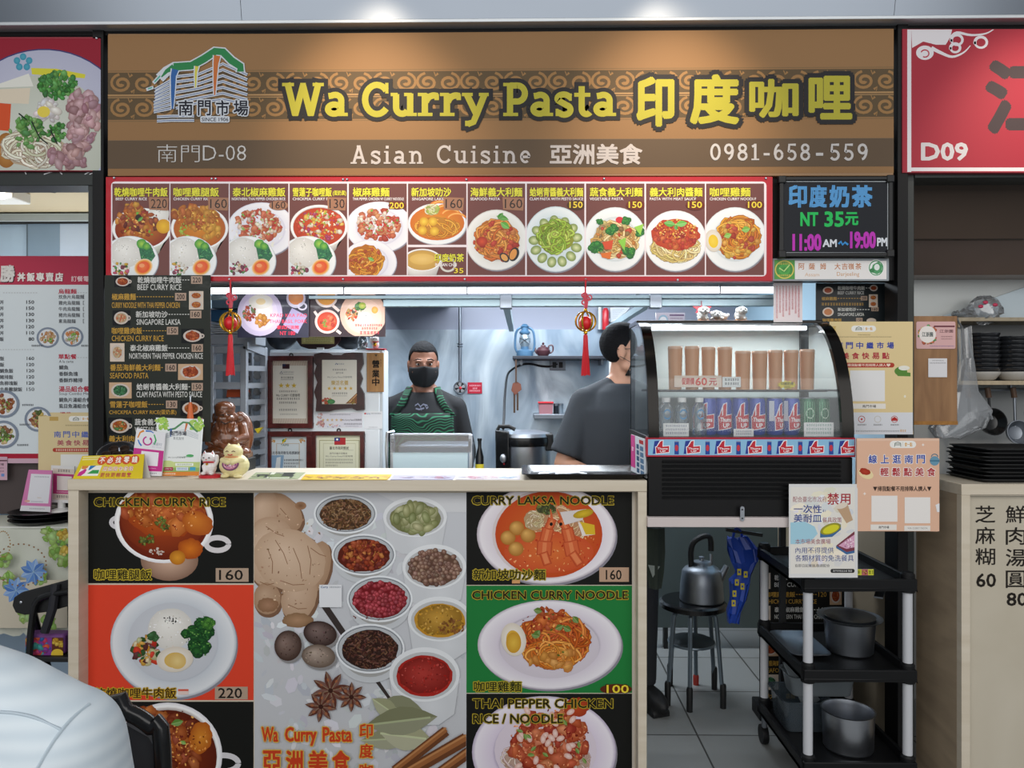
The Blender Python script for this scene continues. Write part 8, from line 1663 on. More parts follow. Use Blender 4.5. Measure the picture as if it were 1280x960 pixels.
m.build('bag_body', mat('blue_woven_plastic', '1f44a8', .4, 0, .2, 18), bg, smooth=.3)
k = Ink(front(yb_ - .062), .0005, seed=3)
for u, v, r in ((924, 715, .2), (921, 728, .25), (918, 742, .2), (917, 754, .15), (932, 718, -.4), (928, 733, -.5)): k.rect(u - 2.4, v - 4, u + 2.4, v + 4, 'c8b83c'); k.rect(u - 1, v - 1.4, u + 1, v + 1.4, '1f44a8')
k.build('bag_print', INK, bg, 'yellow printed letters')
MB().tube(smooth_path([P(916, 674, yb_), P(918, 664, yb_), P(922, 660, yb_ - .1), P(927, 666, yb_), P(926, 676, yb_)], 3), .006, 6).build('handle', mat('blue_woven_plastic', '1f44a8'), bg)
o = MB().bar((X(905, 3.15), 3.12, Z(661, 3.12)), (X(950, 3.15), 3.12, Z(668, 3.12)), .014).build('hook_bar', BLACKM); tag(o, 'dark bar under the plank holding the blue bag', 'bar')
# dark apron hanging at the left under the plank
cl = thing('hanging_cloth', 'dark green cloth with a pale triangle hanging under the left end of the plank', 'cloth', (X(819, 3.15), 3.15, Z(735, 3.15)))
m = MB(); rings = []
for v, w in ((660, 12), (690, 12.5), (715, 11), (735, 8)): c = P(819, v, 3.15); rings.append([Vector((c.x + w * 3.15 / F_PX * math.cos(a), c.y + .02 * math.sin(a) * (1 + .4 * math.cos(4 * a)), c.z)) for a in [j * math.pi / 9 for j in range(18)]])
m.loft(rings).build('cloth_body', mat('dark_green_cloth', '2a332c', .8, 0, .15, 20), cl); k = Ink(front(3.125), .0005); k.poly([(810, 706), (825, 708), (816, 722)], '8f9894'); k.build('triangle_print', INK, cl, 'pale triangle')
# dark menu sheet behind the cart
def lowmenu(k):
 k.rect(952, 700, 1060, 880, '1d1d1c'); k.h += 1e-5
 for y, ch, en, c, p, side in ((722, '乾燒咖哩牛肉飯', 'BEEF CURRY RICE', WHT_, '220', 0), (743, '咖哩雞腿飯', 'CHICKEN CURRY RICE', AMB, '120', 1), (762, '泰北椒麻雞飯', 'NORTHERN THAI PEPPER CHICKEN RICE', WHT_, '160', 0), (829, '番茄海鮮義大利麵', 'SEAFOOD PASTA', AMB, '160', 1), (870, '義大利肉醬麵', '', AMB, '150', 1)):
  x0 = 968 if side == 0 else 956; k.text(ch, x0, y - 3.4, x0 + 38, y + 3.4, c, .02); dash(k, x0 + 39, 1022, y, c); k.text(p, 1023, y - 3, 1033, y + 3, c, .0)
  if en: k.text(en, x0, y + 6, min(1046, x0 + len(en) * 3.6), y + 11.6, c, .01)
 mini_dish(k, 953, 716, 963, 736, ('pale', 'rice')); mini_dish(k, 1037, 733, 1052, 756, ('wood', 'red')); mini_dish(k, 953, 757, 963, 775, ('pale', 'rice')); mini_dish(k, 953, 803, 973, 820, ('wood', 'red')); mini_dish(k, 953, 843, 973, 862, ('pale', 'green'))
sheet('leaning_menu', [(950, 700), (1060, 700), (1060, 884), (950, 884)], 3.30, 'dark menu board standing behind the service cart under the fridge', 'menu board', lowmenu, paper='1d1d1c', th=.01, part='board')
q_ = P(950, 884, 3.30); p_ = P(1060, 884, 3.30)
o = MB().box(q_.x, p_.x, 3.302, 3.42, 0, q_.z - .001).build('crate_base', BLACKM, bevel=.004); tag(o, 'low black crate under the dark menu board behind the cart', 'crate')
# service cart
y0, y1 = 2.62, 3.09; cx0, cx1 = 1.004, 1.3525
CBK = mat('black_cart_plastic', '0f1012', .5, 0, .12, 30, spec=.3); PST = mat('pale_grey_post', 'c9cbd0', .4, .1, .03)
ca = thing('service_cart', 'black three shelf service cart with pale grey posts under the order posters', 'cart', ((cx0 + cx1) / 2, 2.85, 0))
zs_ = [Z(960, y0) + .04, Z(832, y0), Z(720, y0)]
def cshelf(z, h):
 a = cshelf_m = MB(); a.box(cx0 - .022, cx1 + .022, y0 - .025, y1 + .025, z - h, z - h + .012)
 for b in ((cx0 - .022, cx1 + .022, y0 - .025, y0 - .012), (cx0 - .022, cx1 + .022, y1 + .012, y1 + .025), (cx0 - .022, cx0 - .008, y0 - .012, y1 + .012), (cx1 + .008, cx1 + .022, y0 - .012, y1 + .012)): a.box(b[0], b[1], b[2], b[3], z - h, z)
 return a
for z in zs_: cshelf(z, .042).build('shelf', CBK, ca, bevel=.003)
for x in (cx0, cx1):
 for y in (y0, y1):
  MB().tube([(x, y, zs_[0] - .03), (x, y, zs_[1] - .05)], .0165, 14).build('post', PST, ca); MB().tube([(x, y, zs_[1] + .005), (x, y, zs_[2] - .05)], .0165, 14).build('post', PST, ca)
  for z in zs_: MB().lathe([(.024, -.05), (.024, .012), (.018, .02)], (x, y, z), 14).build('corner_socket', CBK, ca)
  cst = MB().lathe([(.012, .06), (.012, zs_[0] - .05)], (x, y, 0), 10).build('caster', STEELD, ca)
  MB().lathe([(.038, -.012), (.04, 0), (.038, .012)], (x, y + .01, .04), 20, (1, 0, 0)).build('wheel', CBK, cst)
o = sheet('cart_sticker', [(1071, 711.5), (1092, 711.5), (1092, 719), (1071, 719)], y0 - .0262, 'yellow and red sticker on the front lip of the cart top shelf', 'sticker', lambda k: (k.rect(1071, 711.5, 1092, 719, 'c8c83c'), k.rect(1077, 711.5, 1085, 719, 'b86a6a'), k.chunks(1081, 715, 3, 2.4, ['7a2a1c', 'd8b03c'], 12, 1.2), k.fake(1072, 713.5, 1076, 717, '3a5a2a'), k.fake(1086, 713, 1091, 717.5, '5a6a2a')), th=.001)
# pots and boxes on the cart
yp = 2.86; zp = zs_[1] - .028; pt = thing('pan', 'shallow dark steel pan with wide rim on the middle cart shelf', 'pan', (X(1063, yp), yp, zp)); s = yp / F_PX; px_ = X(1062, yp); hh = Z(768, yp) - zp
MB().lathe([(25 * s, 0), (27 * s, .006), (30 * s, hh * .9), (37 * s, hh * .97), (38 * s, hh), (36.5 * s, hh), (29 * s, hh * .92), (25.5 * s, .01), (0, .008)], (px_, yp, zp), 36).build('pan_body', STEELD, pt)
MB().lathe([(29 * s, hh * .93), (30 * s, hh * 1.02), (20 * s, hh * 1.0), (0, hh * .9)], (px_, yp, zp), 30).build('sunken_lid', mat('dark_pan_metal', '33373c', .3, .6, .05), pt)
yp = 2.76; zp = zs_[0] - .028; pt = thing('stock_pot', 'tall open steel pot on the bottom cart shelf', 'pot', (X(1060, yp), yp, zp)); s = yp / F_PX; px_ = X(1060, yp); hh = Z(884, yp) - zp
MB().lathe([(27 * s, 0), (29 * s, .008), (30.5 * s, hh * .98), (32 * s, hh), (30 * s, hh), (29 * s, hh * .9), (27.5 * s, .012), (0, .01)], (px_, yp, zp), 40).build('pot_body', STEEL, pt)
FRO = glass_mat('frosted_plastic', (.6, .64, .66), .2, .03, .45, '9aa4aa'); FR2 = glass_mat('clear_plastic_box', (.6, .66, .7), .1, .05, .2, '7d8a94')
def bx_(name, label, x0, x1, ya, yb, z0, z1, m, parts=(), fl=.02):
 t = thing(name, label, 'container', ((x0 + x1) / 2, (ya + yb) / 2, z0)); opentray(t, x0 + fl, x1 - fl, ya + fl, yb - fl, z0, z1 - z0, m, 'tub', fl - .008, .008); return t
xb0, xb1 = X(972, 2.98), X(1012, 2.98)
bx_('plastic_box', 'clear plastic box lower left on the bottom cart shelf', cx0 + .0, cx0 + .2, 2.86, 3.07, zp + .001, zp + .12, FR2)
bx_('plastic_tub', 'frosted plastic tub stacked above the clear box on the bottom cart shelf', cx0 + .04, cx0 + .31, 2.90, 3.05, zp + .122, zp + .20, FRO)
ld = thing('tub_lid', 'frosted plastic lid leaning in the tub on the bottom cart shelf', 'lid', (cx0 + .09, 2.96, zp + .13))
q = [P(979, 828, 2.93), P(992, 825, 2.96), P(1026, 875, 2.96), P(1006, 888, 2.93)]; MB().slab([q[3], q[2], q[1], q[0]], .006).build('lid_sheet', FRO, ld, bevel=.002)
tr2 = thing('baking_tray', 'flat dark steel tray at the back of the middle cart shelf', 'tray', (cx0 + .1, 2.95, zs_[1] - .028)); opentray(tr2, cx0 + .03, cx0 + .125, 2.80, 3.02, zs_[1] - .029, .018, STEELD)
o = MB().bar(P(1098, 747, 2.72), P(1118, 690, 3.1), .03, .006).build('slotted_bracket', STEELD); tag(o, 'slotted steel bracket slanting behind the cart', 'bracket')
# ------------------------------------------------------------------ right hand neighbour
yr_ = 2.62; zr = Z(604, yr_)
rc = thing('neighbour_counter', 'pale wood counter of the right hand stall with black lettering', 'counter', (X(1290, yr_), yr_ + .2, 0)); xr0 = X(1202, yr_); xr1 = X(1420, yr_)
MB().box(xr0, xr1, yr_, yr_ + .30, zr - .04, zr).build('worktop', PLYH, rc, bevel=.002); MB().box(xr0, X(1213, yr_), yr_, yr_ + .03, 0, zr - .04).build('post', PLY, rc, bevel=.0015)
MB().box(xr0, xr0 + .018, yr_ + .03, yr_ + .30, 0, zr - .04).build('side_panel', wood_mat('dull_birch_side', 'b9a68c', 'a08e78', 2.5, (1.2, 1.2, 5), .5), rc)  # side panel browner and darker than the front birch
MB().box(X(1213, yr_), xr1, yr_, yr_ + .03, Z(617, yr_), zr - .04).build('top_rail', PLYH, rc); ypn = yr_ + .02
MB().box(X(1213, yr_), xr1, ypn, ypn + .016, 0, Z(617, yr_)).build('front_panel', wood_mat('pale_panel', 'cdc5b4', 'c2b9a6', 2.0, (1.2, 14, 1.2), .45), rc)
k = Ink(front(ypn), .0008)
for i, ch in enumerate('芝麻糊'): k.text(ch, 1219, 632 + i * 26.5, 1244, 653.5 + i * 26.5, '24201c', .012)
k.text('60', 1220, 716.5, 1245, 734, '24201c', .03)
k.build('price_lettering', INK, rc); k = Ink(front(ypn), .0008)
for i, ch in enumerate('鮮肉湯圓'): k.text(ch, 1257, 632 + i * 27, 1282, 654 + i * 27, '24201c', .012)
k.text('80', 1258, 740.5, 1284, 757.5, '24201c', .03); k.build('price_lettering', INK, rc)
# sign of the next stall
rs = board('neighbour_sign', (1128, 36, 1400, 216), YS - .035, .03, mat('red_sign', 'a0323f', .4, 0, .03), 'red sign board with white cloud scrolls and number at the right edge', 'sign')
k = Ink(front(YS - .035)); k.clip(1128, 37, 1400, 215); k.rect(1128, 36, 1400, 216, 'a0323f'); k.rect(1134, 37, 1139, 215, 'd8d4d8'); k.rect(1134, 209.5, 1400, 214, 'd8d4d8'); k.poly([(1139, 37), (1190, 37), (1188, 46), (1182, 56), (1170, 56), (1154, 52), (1140, 60)], 'd8d4d8')
k.ell(1156, 66, 11, 9, 'd8d4d8', n=22); k.line(arc(1156, 67, 5, 4.5, -160, 120), 1.6, 'b03a48'); k.line(smooth_path([Vector((x, y, 0)) for x, y in ((1140, 60), (1156, 54), (1170, 60), (1186, 70), (1204, 66), (1212, 58))], 3) and [(p.x, p.y) for p in smooth_path([Vector((x, y, 0)) for x, y in ((1164, 60), (1176, 66), (1190, 71), (1204, 66), (1213, 57))], 4)], 5, 'd8d4d8', 1)
for x, y, r in ((1196, 50, 7), (1194, 60, 6), (1226, 53, 7.5)): k.line(arc(x, y, r, r * .9, -200, 190, 18), 4, 'd8d4d8', 2.4)
k.line([(p.x, p.y) for p in smooth_path([Vector((x, y, 0)) for x, y in ((1188, 48), (1196, 41), (1214, 44), (1232, 42), (1243, 36))], 4)], 4.4, 'd8d4d8', 1)
k.text('D09', 1151, 178, 1210, 201, 'c8c4c6', .045, 8); k.h += 1e-5; k.text('江', 1231, 75, 1322, 168, '453a3c', .045, 10); k.build('print', INK, rs, 'white scroll, D09 and a large dark character')
# plywood board with stickers
bd = thing('plywood_board', 'worn brown plywood board with a pink card hung beside the black post', 'board', (X(1170, 2.80), 2.8, Z(531, 2.8)))
p0, p1 = P(1142, 531, 2.80), P(1197, 395, 2.80); MB().box(p0.x, p1.x, 2.80, 2.825, p0.z, p1.z).build('board', BROWNW, bd, bevel=.003); MB().box(p0.x, p1.x, 2.798, 2.80, p0.z, Z(526, 2.8)).build('torn_edge', mat('raw_torn_edge', '9a6c34', .8, 0, .35, 60), bd)
k = Ink(front(2.80), .002); k.rrect(1145, 402, 1194, 436, 2, 'd0a8a8'); k.chunks(1159, 418, 12, 12, ['d8a04a', 'c86a4a', '5a9a5a', 'e8d0a0'], 22, 2.4, .7); k.ell(1159, 418, 10.5, 10.5, 'e4e0dc', n=26); k.text('江浙園', 1152, 415, 1166, 421, '3a4a4a', .03); k.rect(1167, 407, 1193, 409, '6a3a44'); k.text('江浙園', 1174, 412, 1191, 416, '5a3a40', .02); k.fake(1176, 420, 1190, 421.6, '7a5a60'); k.fake(1176, 423, 1190, 424.4, '7a5a60'); k.fake(1162, 432, 1192, 433.4, '7a6aa0'); k.build('pink_card', INK, bd, 'pink shop card')
k = Ink(front(2.80), .002); k.rect(1160, 448, 1183.5, 471.5, 'd8d8dc'); k.fake(1165, 450, 1179, 451.4, '7a7a80'); k.fake(1162, 453, 1182, 454.6, '7a7a80'); k.build('white_sticker', INK, bd, 'white square sticker')
# hood and walls behind
struct(MB().box(1.52, 3.4, 3.55, 3.62, 0, 2.6).build('wall_right_stall', mat('grey_stall_wall', '9a9d9e', .5, 0, .05), smooth=None)); struct(MB().box(1.478, 3.4, 2.95, 3.62, Z(226, 3.0), Z(226, 3.0) + .05).build('ceiling_right', mat('dim_ceiling', '55504a', .7), smooth=None))
hd = thing('extractor_hood', 'steel extractor hood with painted brownish reflections in the right hand stall', 'hood', (2.2, 3.3, Z(395, 3.35)))
HD = mat('reflection_tinted_hood', '94827a', .35, .7, .18, 3); zt_, zm_, zl_ = Z(224, 3.0), Z(300, 3.1), Z(345, 3.3)  # reddish reflections of the hood are painted into this base colour
MB().hexa([(1.50, 3.1, zm_), (3.3, 3.1, zm_), (3.3, 3.5, zm_), (1.50, 3.5, zm_)], [(1.50, 3.0, zt_), (3.3, 3.0, zt_), (3.3, 3.5, zt_), (1.50, 3.5, zt_)]).build('canopy', mat('dark_brown_hood', '54463c', .5, .3, .15, 3), hd)
MB().hexa([(1.50, 3.3, zl_), (3.3, 3.3, zl_), (3.3, 3.5, zl_), (1.50, 3.5, zl_)], [(1.50, 3.14, zm_), (3.3, 3.14, zm_), (3.3, 3.5, zm_), (1.50, 3.5, zm_)]).build('baffle', HD, hd)
MB().box(1.50, 3.3, 3.45, 3.5, Z(396, 3.45), zl_).build('back_plate', mat('bright_steel_plate', 'c6c9c7', .35, .3, .12, 3), hd)
wp = MB().prism([P(1180, 394.5, 3.435), P(1400, 317, 3.435), P(1400, 397, 3.435), P(1180, 397, 3.435)], (0, .012, 0)).build('splash_board', mat('pale_blue_panel', 'c4d2da', .4, 0, .03), smooth=None); tag(wp, 'pale blue white wedge panel below the extractor hood', 'board')
# shelf with bowls, ladles
ysh = 3.32; shf = thing('bowl_shelf', 'pale wooden shelf with black bowl stacks in the right hand stall', 'shelf', (2.2, 3.4, Z(480, ysh))); OAK = wood_mat('dull_shelf_wood', 'b3a68e', '9c8f78', 2, (14, 1.2, 14), .5)
for v0, v1 in ((481, 476), (402, 397.5)): MB().box(X(1198, ysh), 3.3, ysh, 3.55, Z(v0, ysh), Z(v1, ysh)).build('board', OAK, shf)
MB().box(X(1198, ysh), X(1201, ysh), ysh, 3.55, Z(476, ysh), Z(402, ysh)).build('side_panel', OAK, shf); MB().tube([(X(1198, ysh), ysh + .08, Z(487, ysh)), (3.3, ysh + .08, Z(487, ysh))], .008, 8).build('hook_rail', STEELD, shf)
for u in (1204, 1276): MB().box(X(u, ysh), X(u + 2, ysh), ysh + .07, ysh + .09, Z(488, ysh), Z(481, ysh)).build('rail_bracket', STEELD, shf)
BWL = mat('black_lacquer_bowl', '26282c', .14, 0, .05, spec=.8); WBW = mat('pale_grey_bowl', 'b4b4b2', .3)
yy = ysh + .10; zsh = Z(476, ysh)
for (u, n, vtop) in ((1228, 10, 419), (1267, 9, 423), (1306, 9, 421)):
 st_ = (Z(vtop, yy) - zsh - .035) / (n - 1); r = 19.5 * yy / F_PX
 for i in range(n):
  t = thing('bowl', ['pale grey bowl at the bottom of a bowl stack on the wooden shelf', 'black bowl stacked on the wooden shelf of the right hand stall'][i > 0], 'bowl', (X(u, yy), yy, zsh + st_ * i), 'bowl stacks on the wooden shelf')
  MB().lathe([(r * .5, 0), (r * .72, .008), (r * .95, .03), (r, .038), (r, .041), (r * .95, .041), (r * .68, .013), (0, .008)], (X(u, yy) + .002 * math.sin(i * 2), yy, zsh + st_ * i), 26).build('bowl_body', WBW if i == 0 else BWL, t)
def ladle(u, vb, r, m, label, y=ysh + .045):
 s = y / F_PX; t = thing('ladle', label, 'ladle', tuple(P(u, vb, y)), 'ladles under the bowl shelf'); c = P(u, vb - r, y)
 MB().lathe([(0, -.01), (r * s * .6, -.004), (r * s * .92, .016), (r * s, .035), (r * s * .93, .035), (r * s * .55, .008), (0, .002)], c, 28, (0, -1, .15)).build('ladle_bowl', m, t)
 MB().tube([P(u - 2, 484.5, y), P(u, 497, y)], .012, 10).build('wooden_grip', mat('dark_wood_grip', '4a3526', .6), t); MB().tube([P(u, 497, y), P(u + 1, vb - r * 1.9, y), P(u + 1, vb - r * 1.5, y)], .006, 8).build('shaft', m, t)
ladle(1236, 545, 17, BLACKG, 'large black ladle hanging under the bowl shelf'); ladle(1268, 556, 15, STEELD, 'steel mesh ladle hanging right of the black ladle'); ladle(1211, 540, 8, BLACKM, 'small dark ladle hanging behind the clear plastic bag'); ladle(1290, 532, 14, STEELD, 'steel ladle cut by the right edge of the photo')
PLB = glass_mat('crinkled_clear_plastic', (.88, .9, .92), .12, .14, .22, 'c8ccd0')
def crumple(m, seed, amt):
 rr = random.Random(seed)
 for v in m.v: v += Vector((rr.uniform(-amt, amt), rr.uniform(-amt, amt), rr.uniform(-amt, amt)))
 return m
t = thing('plastic_bag', 'clear plastic bag with contents hanging behind the plywood board', 'bag', tuple(P(1195, 548, 2.87))); m = MB(); m.loft([[P(u, v, 2.87) + Vector((w * math.cos(a), .03 * math.sin(a), 0)) for a in [j * math.pi / 10 for j in range(20)]] for u, v, w in ((1204, 410, .02), (1206, 450, .03), (1203, 490, .06), (1205, 515, .11), (1196, 535, .11), (1186, 547, .05))]); crumple(m, 3, .008).build('bag_body', PLB, t)
MB().tube([P(1228, 520, 2.87), P(1236, 514, 2.86), P(1240, 524, 2.86)], [.02, .008, .005], 8).build('knot', PLB, t); MB().tube([P(1203, 410, 2.87), P(1198, 402, 2.84), P(1196, 398, 2.82)], .004, 6).build('loop', PLB, t)
t = thing('plastic_bag', 'knotted clear plastic bag with pink dots resting on top of the bowl shelf', 'bag', tuple(P(1228, 397.5, 3.36))); m = MB(); c = P(1230, 388, 3.36); m.ell(c, (.075, .05, .06), 22); crumple(m, 8, .01).build('bag_body', PLB, t); m = MB(); m.ell(P(1205, 393, 3.36), (.05, .04, .022), 16); crumple(m, 5, .007).build('bag_neck', PLB, t)
for u, v in ((1232, 378), (1244, 381), (1226, 383)): MB().ell(P(u, v, 3.31), (.012, .006, .008), 10).build('pink_dot', mat('pink_print', 'c83a5c', .5), t)
for i in range(9):
 z = zr + i * .0135; yt_ = 2.66 + .005 * (i % 2)
 t = thing('food_tray', ['black tray at the foot of the tray pile on the right hand counter', 'black tray within the pile on the right hand counter', 'top black tray of the pile on the right hand counter'][0 if i == 0 else 2 if i == 8 else 1], 'tray', (X(1290, 2.8), 2.8, z), 'black trays piled on the right counter'); opentray(t, X(1217, 2.72) + .006 * (i % 3), X(1420, 2.7), yt_, yt_ + .22, z, .013, BLACKM, fl=.008, rim=.004)
# ------------------------------------------------------------------ left hand neighbour
struct(MB().box(-3.4, -1.66, 3.7, 3.78, 0, 2.6).build('wall_left_stall', mat('pale_blue_wall_panel', 'a9c0d6', .45, 0, .05), smooth=None)); struct(MB().box(-3.4, -1.655, 2.92, 3.78, Z(265, 3.7) + .0, Z(265, 3.7) + .05).build('ceiling_left', mat('beige_ceiling', 'b9ac92', .7, 0, .04, 3), smooth=None))
struct(MB().box(-3.4, -1.66, 3.66, 3.70, Z(275, 3.68), Z(266, 3.68)).build('trim_13', mat('pale_conduit', 'aab4b8', .5), smooth=None))
struct(MB().box(-3.4, -1.66, 3.68, 3.70, Z(277.5, 3.68), Z(275, 3.68)).build('trim_14', BLACKM, smooth=None))
for i, (a, b, c) in enumerate(((33, 35, '5a6a78'), (35, 75, '7f95aa'), (75, 112, 'b9c8dc'))): struct(MB().box(X(a, 3.69), X(b, 3.69), 3.69, 3.70, 1.2, Z(278, 3.69)).build('wall_left_stall_panel_%d' % (i + 1), mat('wall_panel_' + c, c, .45, 0, .04), smooth=None))
lf = thing('ceiling_light', 'white strip light under the beige ceiling of the left hand stall', 'light', tuple(P(5, 230, 3.25))); z0 = Z(265, 3.7)
MB().box(X(-60, 3.25), X(26, 3.25), 3.2, 3.32, Z(249, 3.25), z0).build('housing', OFFW, lf, bevel=.006); MB().tube([(X(-60, 3.19), 3.18, Z(243, 3.19)), (X(7, 3.19), 3.18, Z(243, 3.19))], .014, 12).build('lamp', mat('bright_tube', 'ffffff', .4, 0, 0, emit='fffaf0', estr=16), lf)
MB().tube(smooth_path([P(26, 236, 3.25), P(50, 237, 3.25), P(68, 240, 3.25), P(74, 236, 3.25), P(72, 231, 3.25)], 3), .005, 6).build('cable', BLACKM, lf)
struct(MB().box(-3.4, -1.66, 3.27, 3.30, .92, Z(570, 3.27)).build('wall_left_dark', mat('dark_brown_panel', '473d3c', .5, 0, .05), smooth=None))
def lmenu(k):
 k.clip(-60, 320, 112, 579); k.rect(-60, 320, 112, 579, 'd6dfe4'); k.rect(-60, 320, 112, 356, 'b23a52'); k.rect(-60, 567, 112, 573, 'a82038'); k.rect(-60, 573, 112, 579, 'c8a8b8')
 k.text('勝', 1, 332, 20, 354, '4a1a28', .08); k.text('勝', 0, 331, 19, 353, 'dcdad8', .05)
 for i, ch in enumerate('丼飯專賣店'): k.text(ch, 22 + i * 11.8, 341, 32.6 + i * 11.8, 352.6, '7a2a3a', .07); k.text(ch, 21.6 + i * 11.8, 340.6, 32 + i * 11.8, 352, 'e8e4e2', .05)
 k.text('訂餐電話', 89, 345, 119, 352, 'e8d0d4', .02); k.text('烏龍麵', 73, 361, 96, 367.5, 'b83248', .03); k.text('單點餐', 73, 442.5, 96, 449, 'b83248', .03); k.text('湯品組合餐', 73.6, 482.5, 112, 490, 'b83248', .03); k.text('A la carte', 74, 450, 92, 453.6, '4a4a50', 0); k.text('Soup Combo Meal', 74, 490.4, 114, 494.6, '4a4a50', 0); k.text('湯品', 75, 515, 89, 518, 'b83248', .03)
 dash(k, 4, 46, 366, 'b8bcc0'); dash(k, 97, 112, 366, 'b8bcc0'); dash(k, 0, 44, 437, 'b8bcc0'); dash(k, 97, 112, 447, 'b8bcc0')
 for i, (t, p) in enumerate((('丼', '150'), ('丼', '150'), ('丼', '130'), ('丼', '130'), ('丼', '120'), ('丼', '110'), ('飯', '80'))): y = 375 + i * 7.7; k.text(t, 0, y, 5, y + 5.4, '4a4c52', .02); k.text(p, 33 + (i == 6) * 3, y + .4, 43, y + 4.8, '33353a', .04)
 for i, (t, p) in enumerate((('飯', '160'), ('飯', '120'), ('鯛魚飯', '120'), ('豬排飯', '120'), ('魚柳塊飯', '120'), ('去骨雞腿飯', '150'))): y = 445.5 + i * 7.7; k.text(t, 0, y, 5.6 * len(t), y + 5.4, '4a4c52', .02); k.text(p, 33.6, y + .4, 43, y + 4.6, '33353a', .03 if i < 5 else 0)
 for i, t in enumerate(('炊魚片烏龍麵', '雞肉烏龍麵', '牛肉烏龍麵', '豬肉烏龍麵', '素烏龍麵')): y = 368.5 + i * 7.6; k.text(t, 73.6, y, 73.6 + 5.3 * len(t), y + 5.2, '5a5c62', .01); k.text('[', 104, y, 105.6, y + 5.2, '5a5c62', 0)
 for i, t in enumerate(('鯛魚', '香酥魚塊', '香酥炸豬排')): y = 456.5 + i * 8; k.text(t, 74, y, 74 + 5.9 * len(t), y + 5.6, '4a4c52', .02)
 for i, t in enumerate(('鯛魚片湯組合餐', '虱目魚湯組合餐')): y = 497 + i * 7.8; k.text(t, 74, y, 74 + 5.7 * len(t), y + 5.6, '4a4c52', .02)
 for x, y, r, c in ((60, 422, 14, ['c8a070', 'b8824a', 'd8b48a']), (91, 421, 13.5, ['d8d0c0', '8abf5a', 'e08a4a', 'c8c8b8']), (6, 505, 19, ['8a4a2c', 'a05c34', 'd8c8a0']), (48, 524, 17, ['b88a5a', 'e0c070', '5a6a3a', '8a4a34']), (5, 543, 19, ['6a4a34', '8a5a3a', 'd8c48a', '5a7a3a'])): k.ell(x, y, r, r * .92, 'b8c0cc', '7a8698', n=24); k.ell(x, y, r * .8, r * .74, 'dcdee2'); k.chunks(x, y, r * .66, r * .6, c, 46, r * .15); k.flecks(x + 2, y + 3, r * .4, r * .3, ['4a8a3a', '7ab04a'], 10, 1.4)
 for x, y in ((40, 431), (102, 431), (28, 505), (25, 529.5), (22, 555)): k.fake(x, y, x + 14, y + 2.4, '4a4c52')
sheet('neighbour_menu', [(-60, 320), (112, 320), (112, 579), (-60, 579)], 3.24, 'white price board with a red header in the left hand stall', 'menu board', lmenu, paper='d6dfe4', part='board')
sheet('pink_notice', [(-20, 571), (9, 571), (9, 600), (-20, 600)], 3.235, 'small pink notice at the left edge under the white price board', 'notice', lambda k: (k.rect(-20, 571, 9, 600, 'c8a4b4'), k.rect(-20, 575, 9, 576.6, '5a3a44'), k.text('市場', -3, 579, 5, 582, '4a3a40', .02), k.fake(-8, 584, 5, 586, '7a5a68'), k.fake(-8, 588, 5, 590, '7a5a68'), k.rect(1.6, 592, 5.6, 595.6, '6a8ac0')), th=.001)
ls = board('neighbour_picture', (-80, 46, 127, 214), YS - .03, .02, mat('dark_red_board', '8a1f30', .4, 0, .03), 'dark red picture board of a noodle bowl at the top left', 'sign')
k = Ink(front(YS - .03), seed=21); k.clip(-80, 48, 126, 213); k.rect(-80, 46, 127, 214, '8a1f30'); k.ell(55, 160, 108, 99, '3a3a6a', n=50); k.ell(55, 160, 106.4, 97.4, 'c2c4d4', 'a9abc0', n=50); k.ell(50, 172, 86, 78, 'c9cdc4', 'b4b8ac', n=40)
for i in range(5): a = -1.57 + i * 1.256; k.ell(29 + 8 * math.cos(a), 78 + 7 * math.sin(a), 4.2, 4.4, '4f9db0', '3a86a0', n=14)
k.poly([(39, 85), (70, 86), (107, 93), (106, 98), (68, 95), (40, 93)], 'c8c23c'); k.poly([(-10, 108), (36, 92), (42, 108), (-10, 110)], 'd4d4cc'); k.poly([(-10, 112), (38, 110), (36, 130), (-10, 128)], 'd0c4b0'); k.poly([(-10, 128), (14, 130), (12, 164), (-10, 162)], 'c8502c'); k.ell(8, 188, 14, 22, 'c08c4c', '96622c'); k.noodles(42, 186, 44, 26, ['d4d2c0', 'c4c2b0', 'dedccc'], 80, 3.4)
k.chunks(72, 106, 24, 18, ['2f7a30', '3f8f3c', '236428', '57a048'], 90, 4); k.chunks(60, 140, 16, 14, ['e0e0e0', 'd4d4d8', 'e8e6e2'], 26, 6); k.ell(55, 140, 8, 7, 'd8c450'); k.chunks(34, 165, 24, 20, ['5a9a4a', '6aa85a', '3a7a3a', '8ab870'], 50, 4.4); k.chunks(72, 166, 12, 12, ['3f8a3c', '57a048', '2a6a2c'], 34, 3.4)
k.chunks(104, 150, 20, 38, ['b08a94', 'c09aa0', 'a07880', 'ccaab0', 'b8949c'], 110, 7); k.chunks(88, 196, 26, 14, ['b08a94', 'c4a0a4', 'a07880'], 40, 7); k.line([(40, 152), (50, 172), (60, 180)], 1.6, '1f2a24'); k.line([(24, 142), (34, 150)], 1.6, '1f2a24'); k.line([(64, 164), (72, 180)], 1.6, '1f2a24'); k.build('print', INK, ls, 'bowl of noodle soup picture')
screws(ls, YS - .03, ((121, 48),))
k = Ink(front(YS - .016), .001);
for p in ([(31, 214), (33, 218)], [(55, 218), (68, 214)], [(74, 214), (78, 218)], [(106, 218), (114, 214)], [(112, 218), (122, 214)]): k.line(p, 1.2, 'c8ccd0')
o = k.build('white_scribble', INK); tag(o, 'white brush strokes of lettering on the dark beam under the noodle picture', 'lettering')
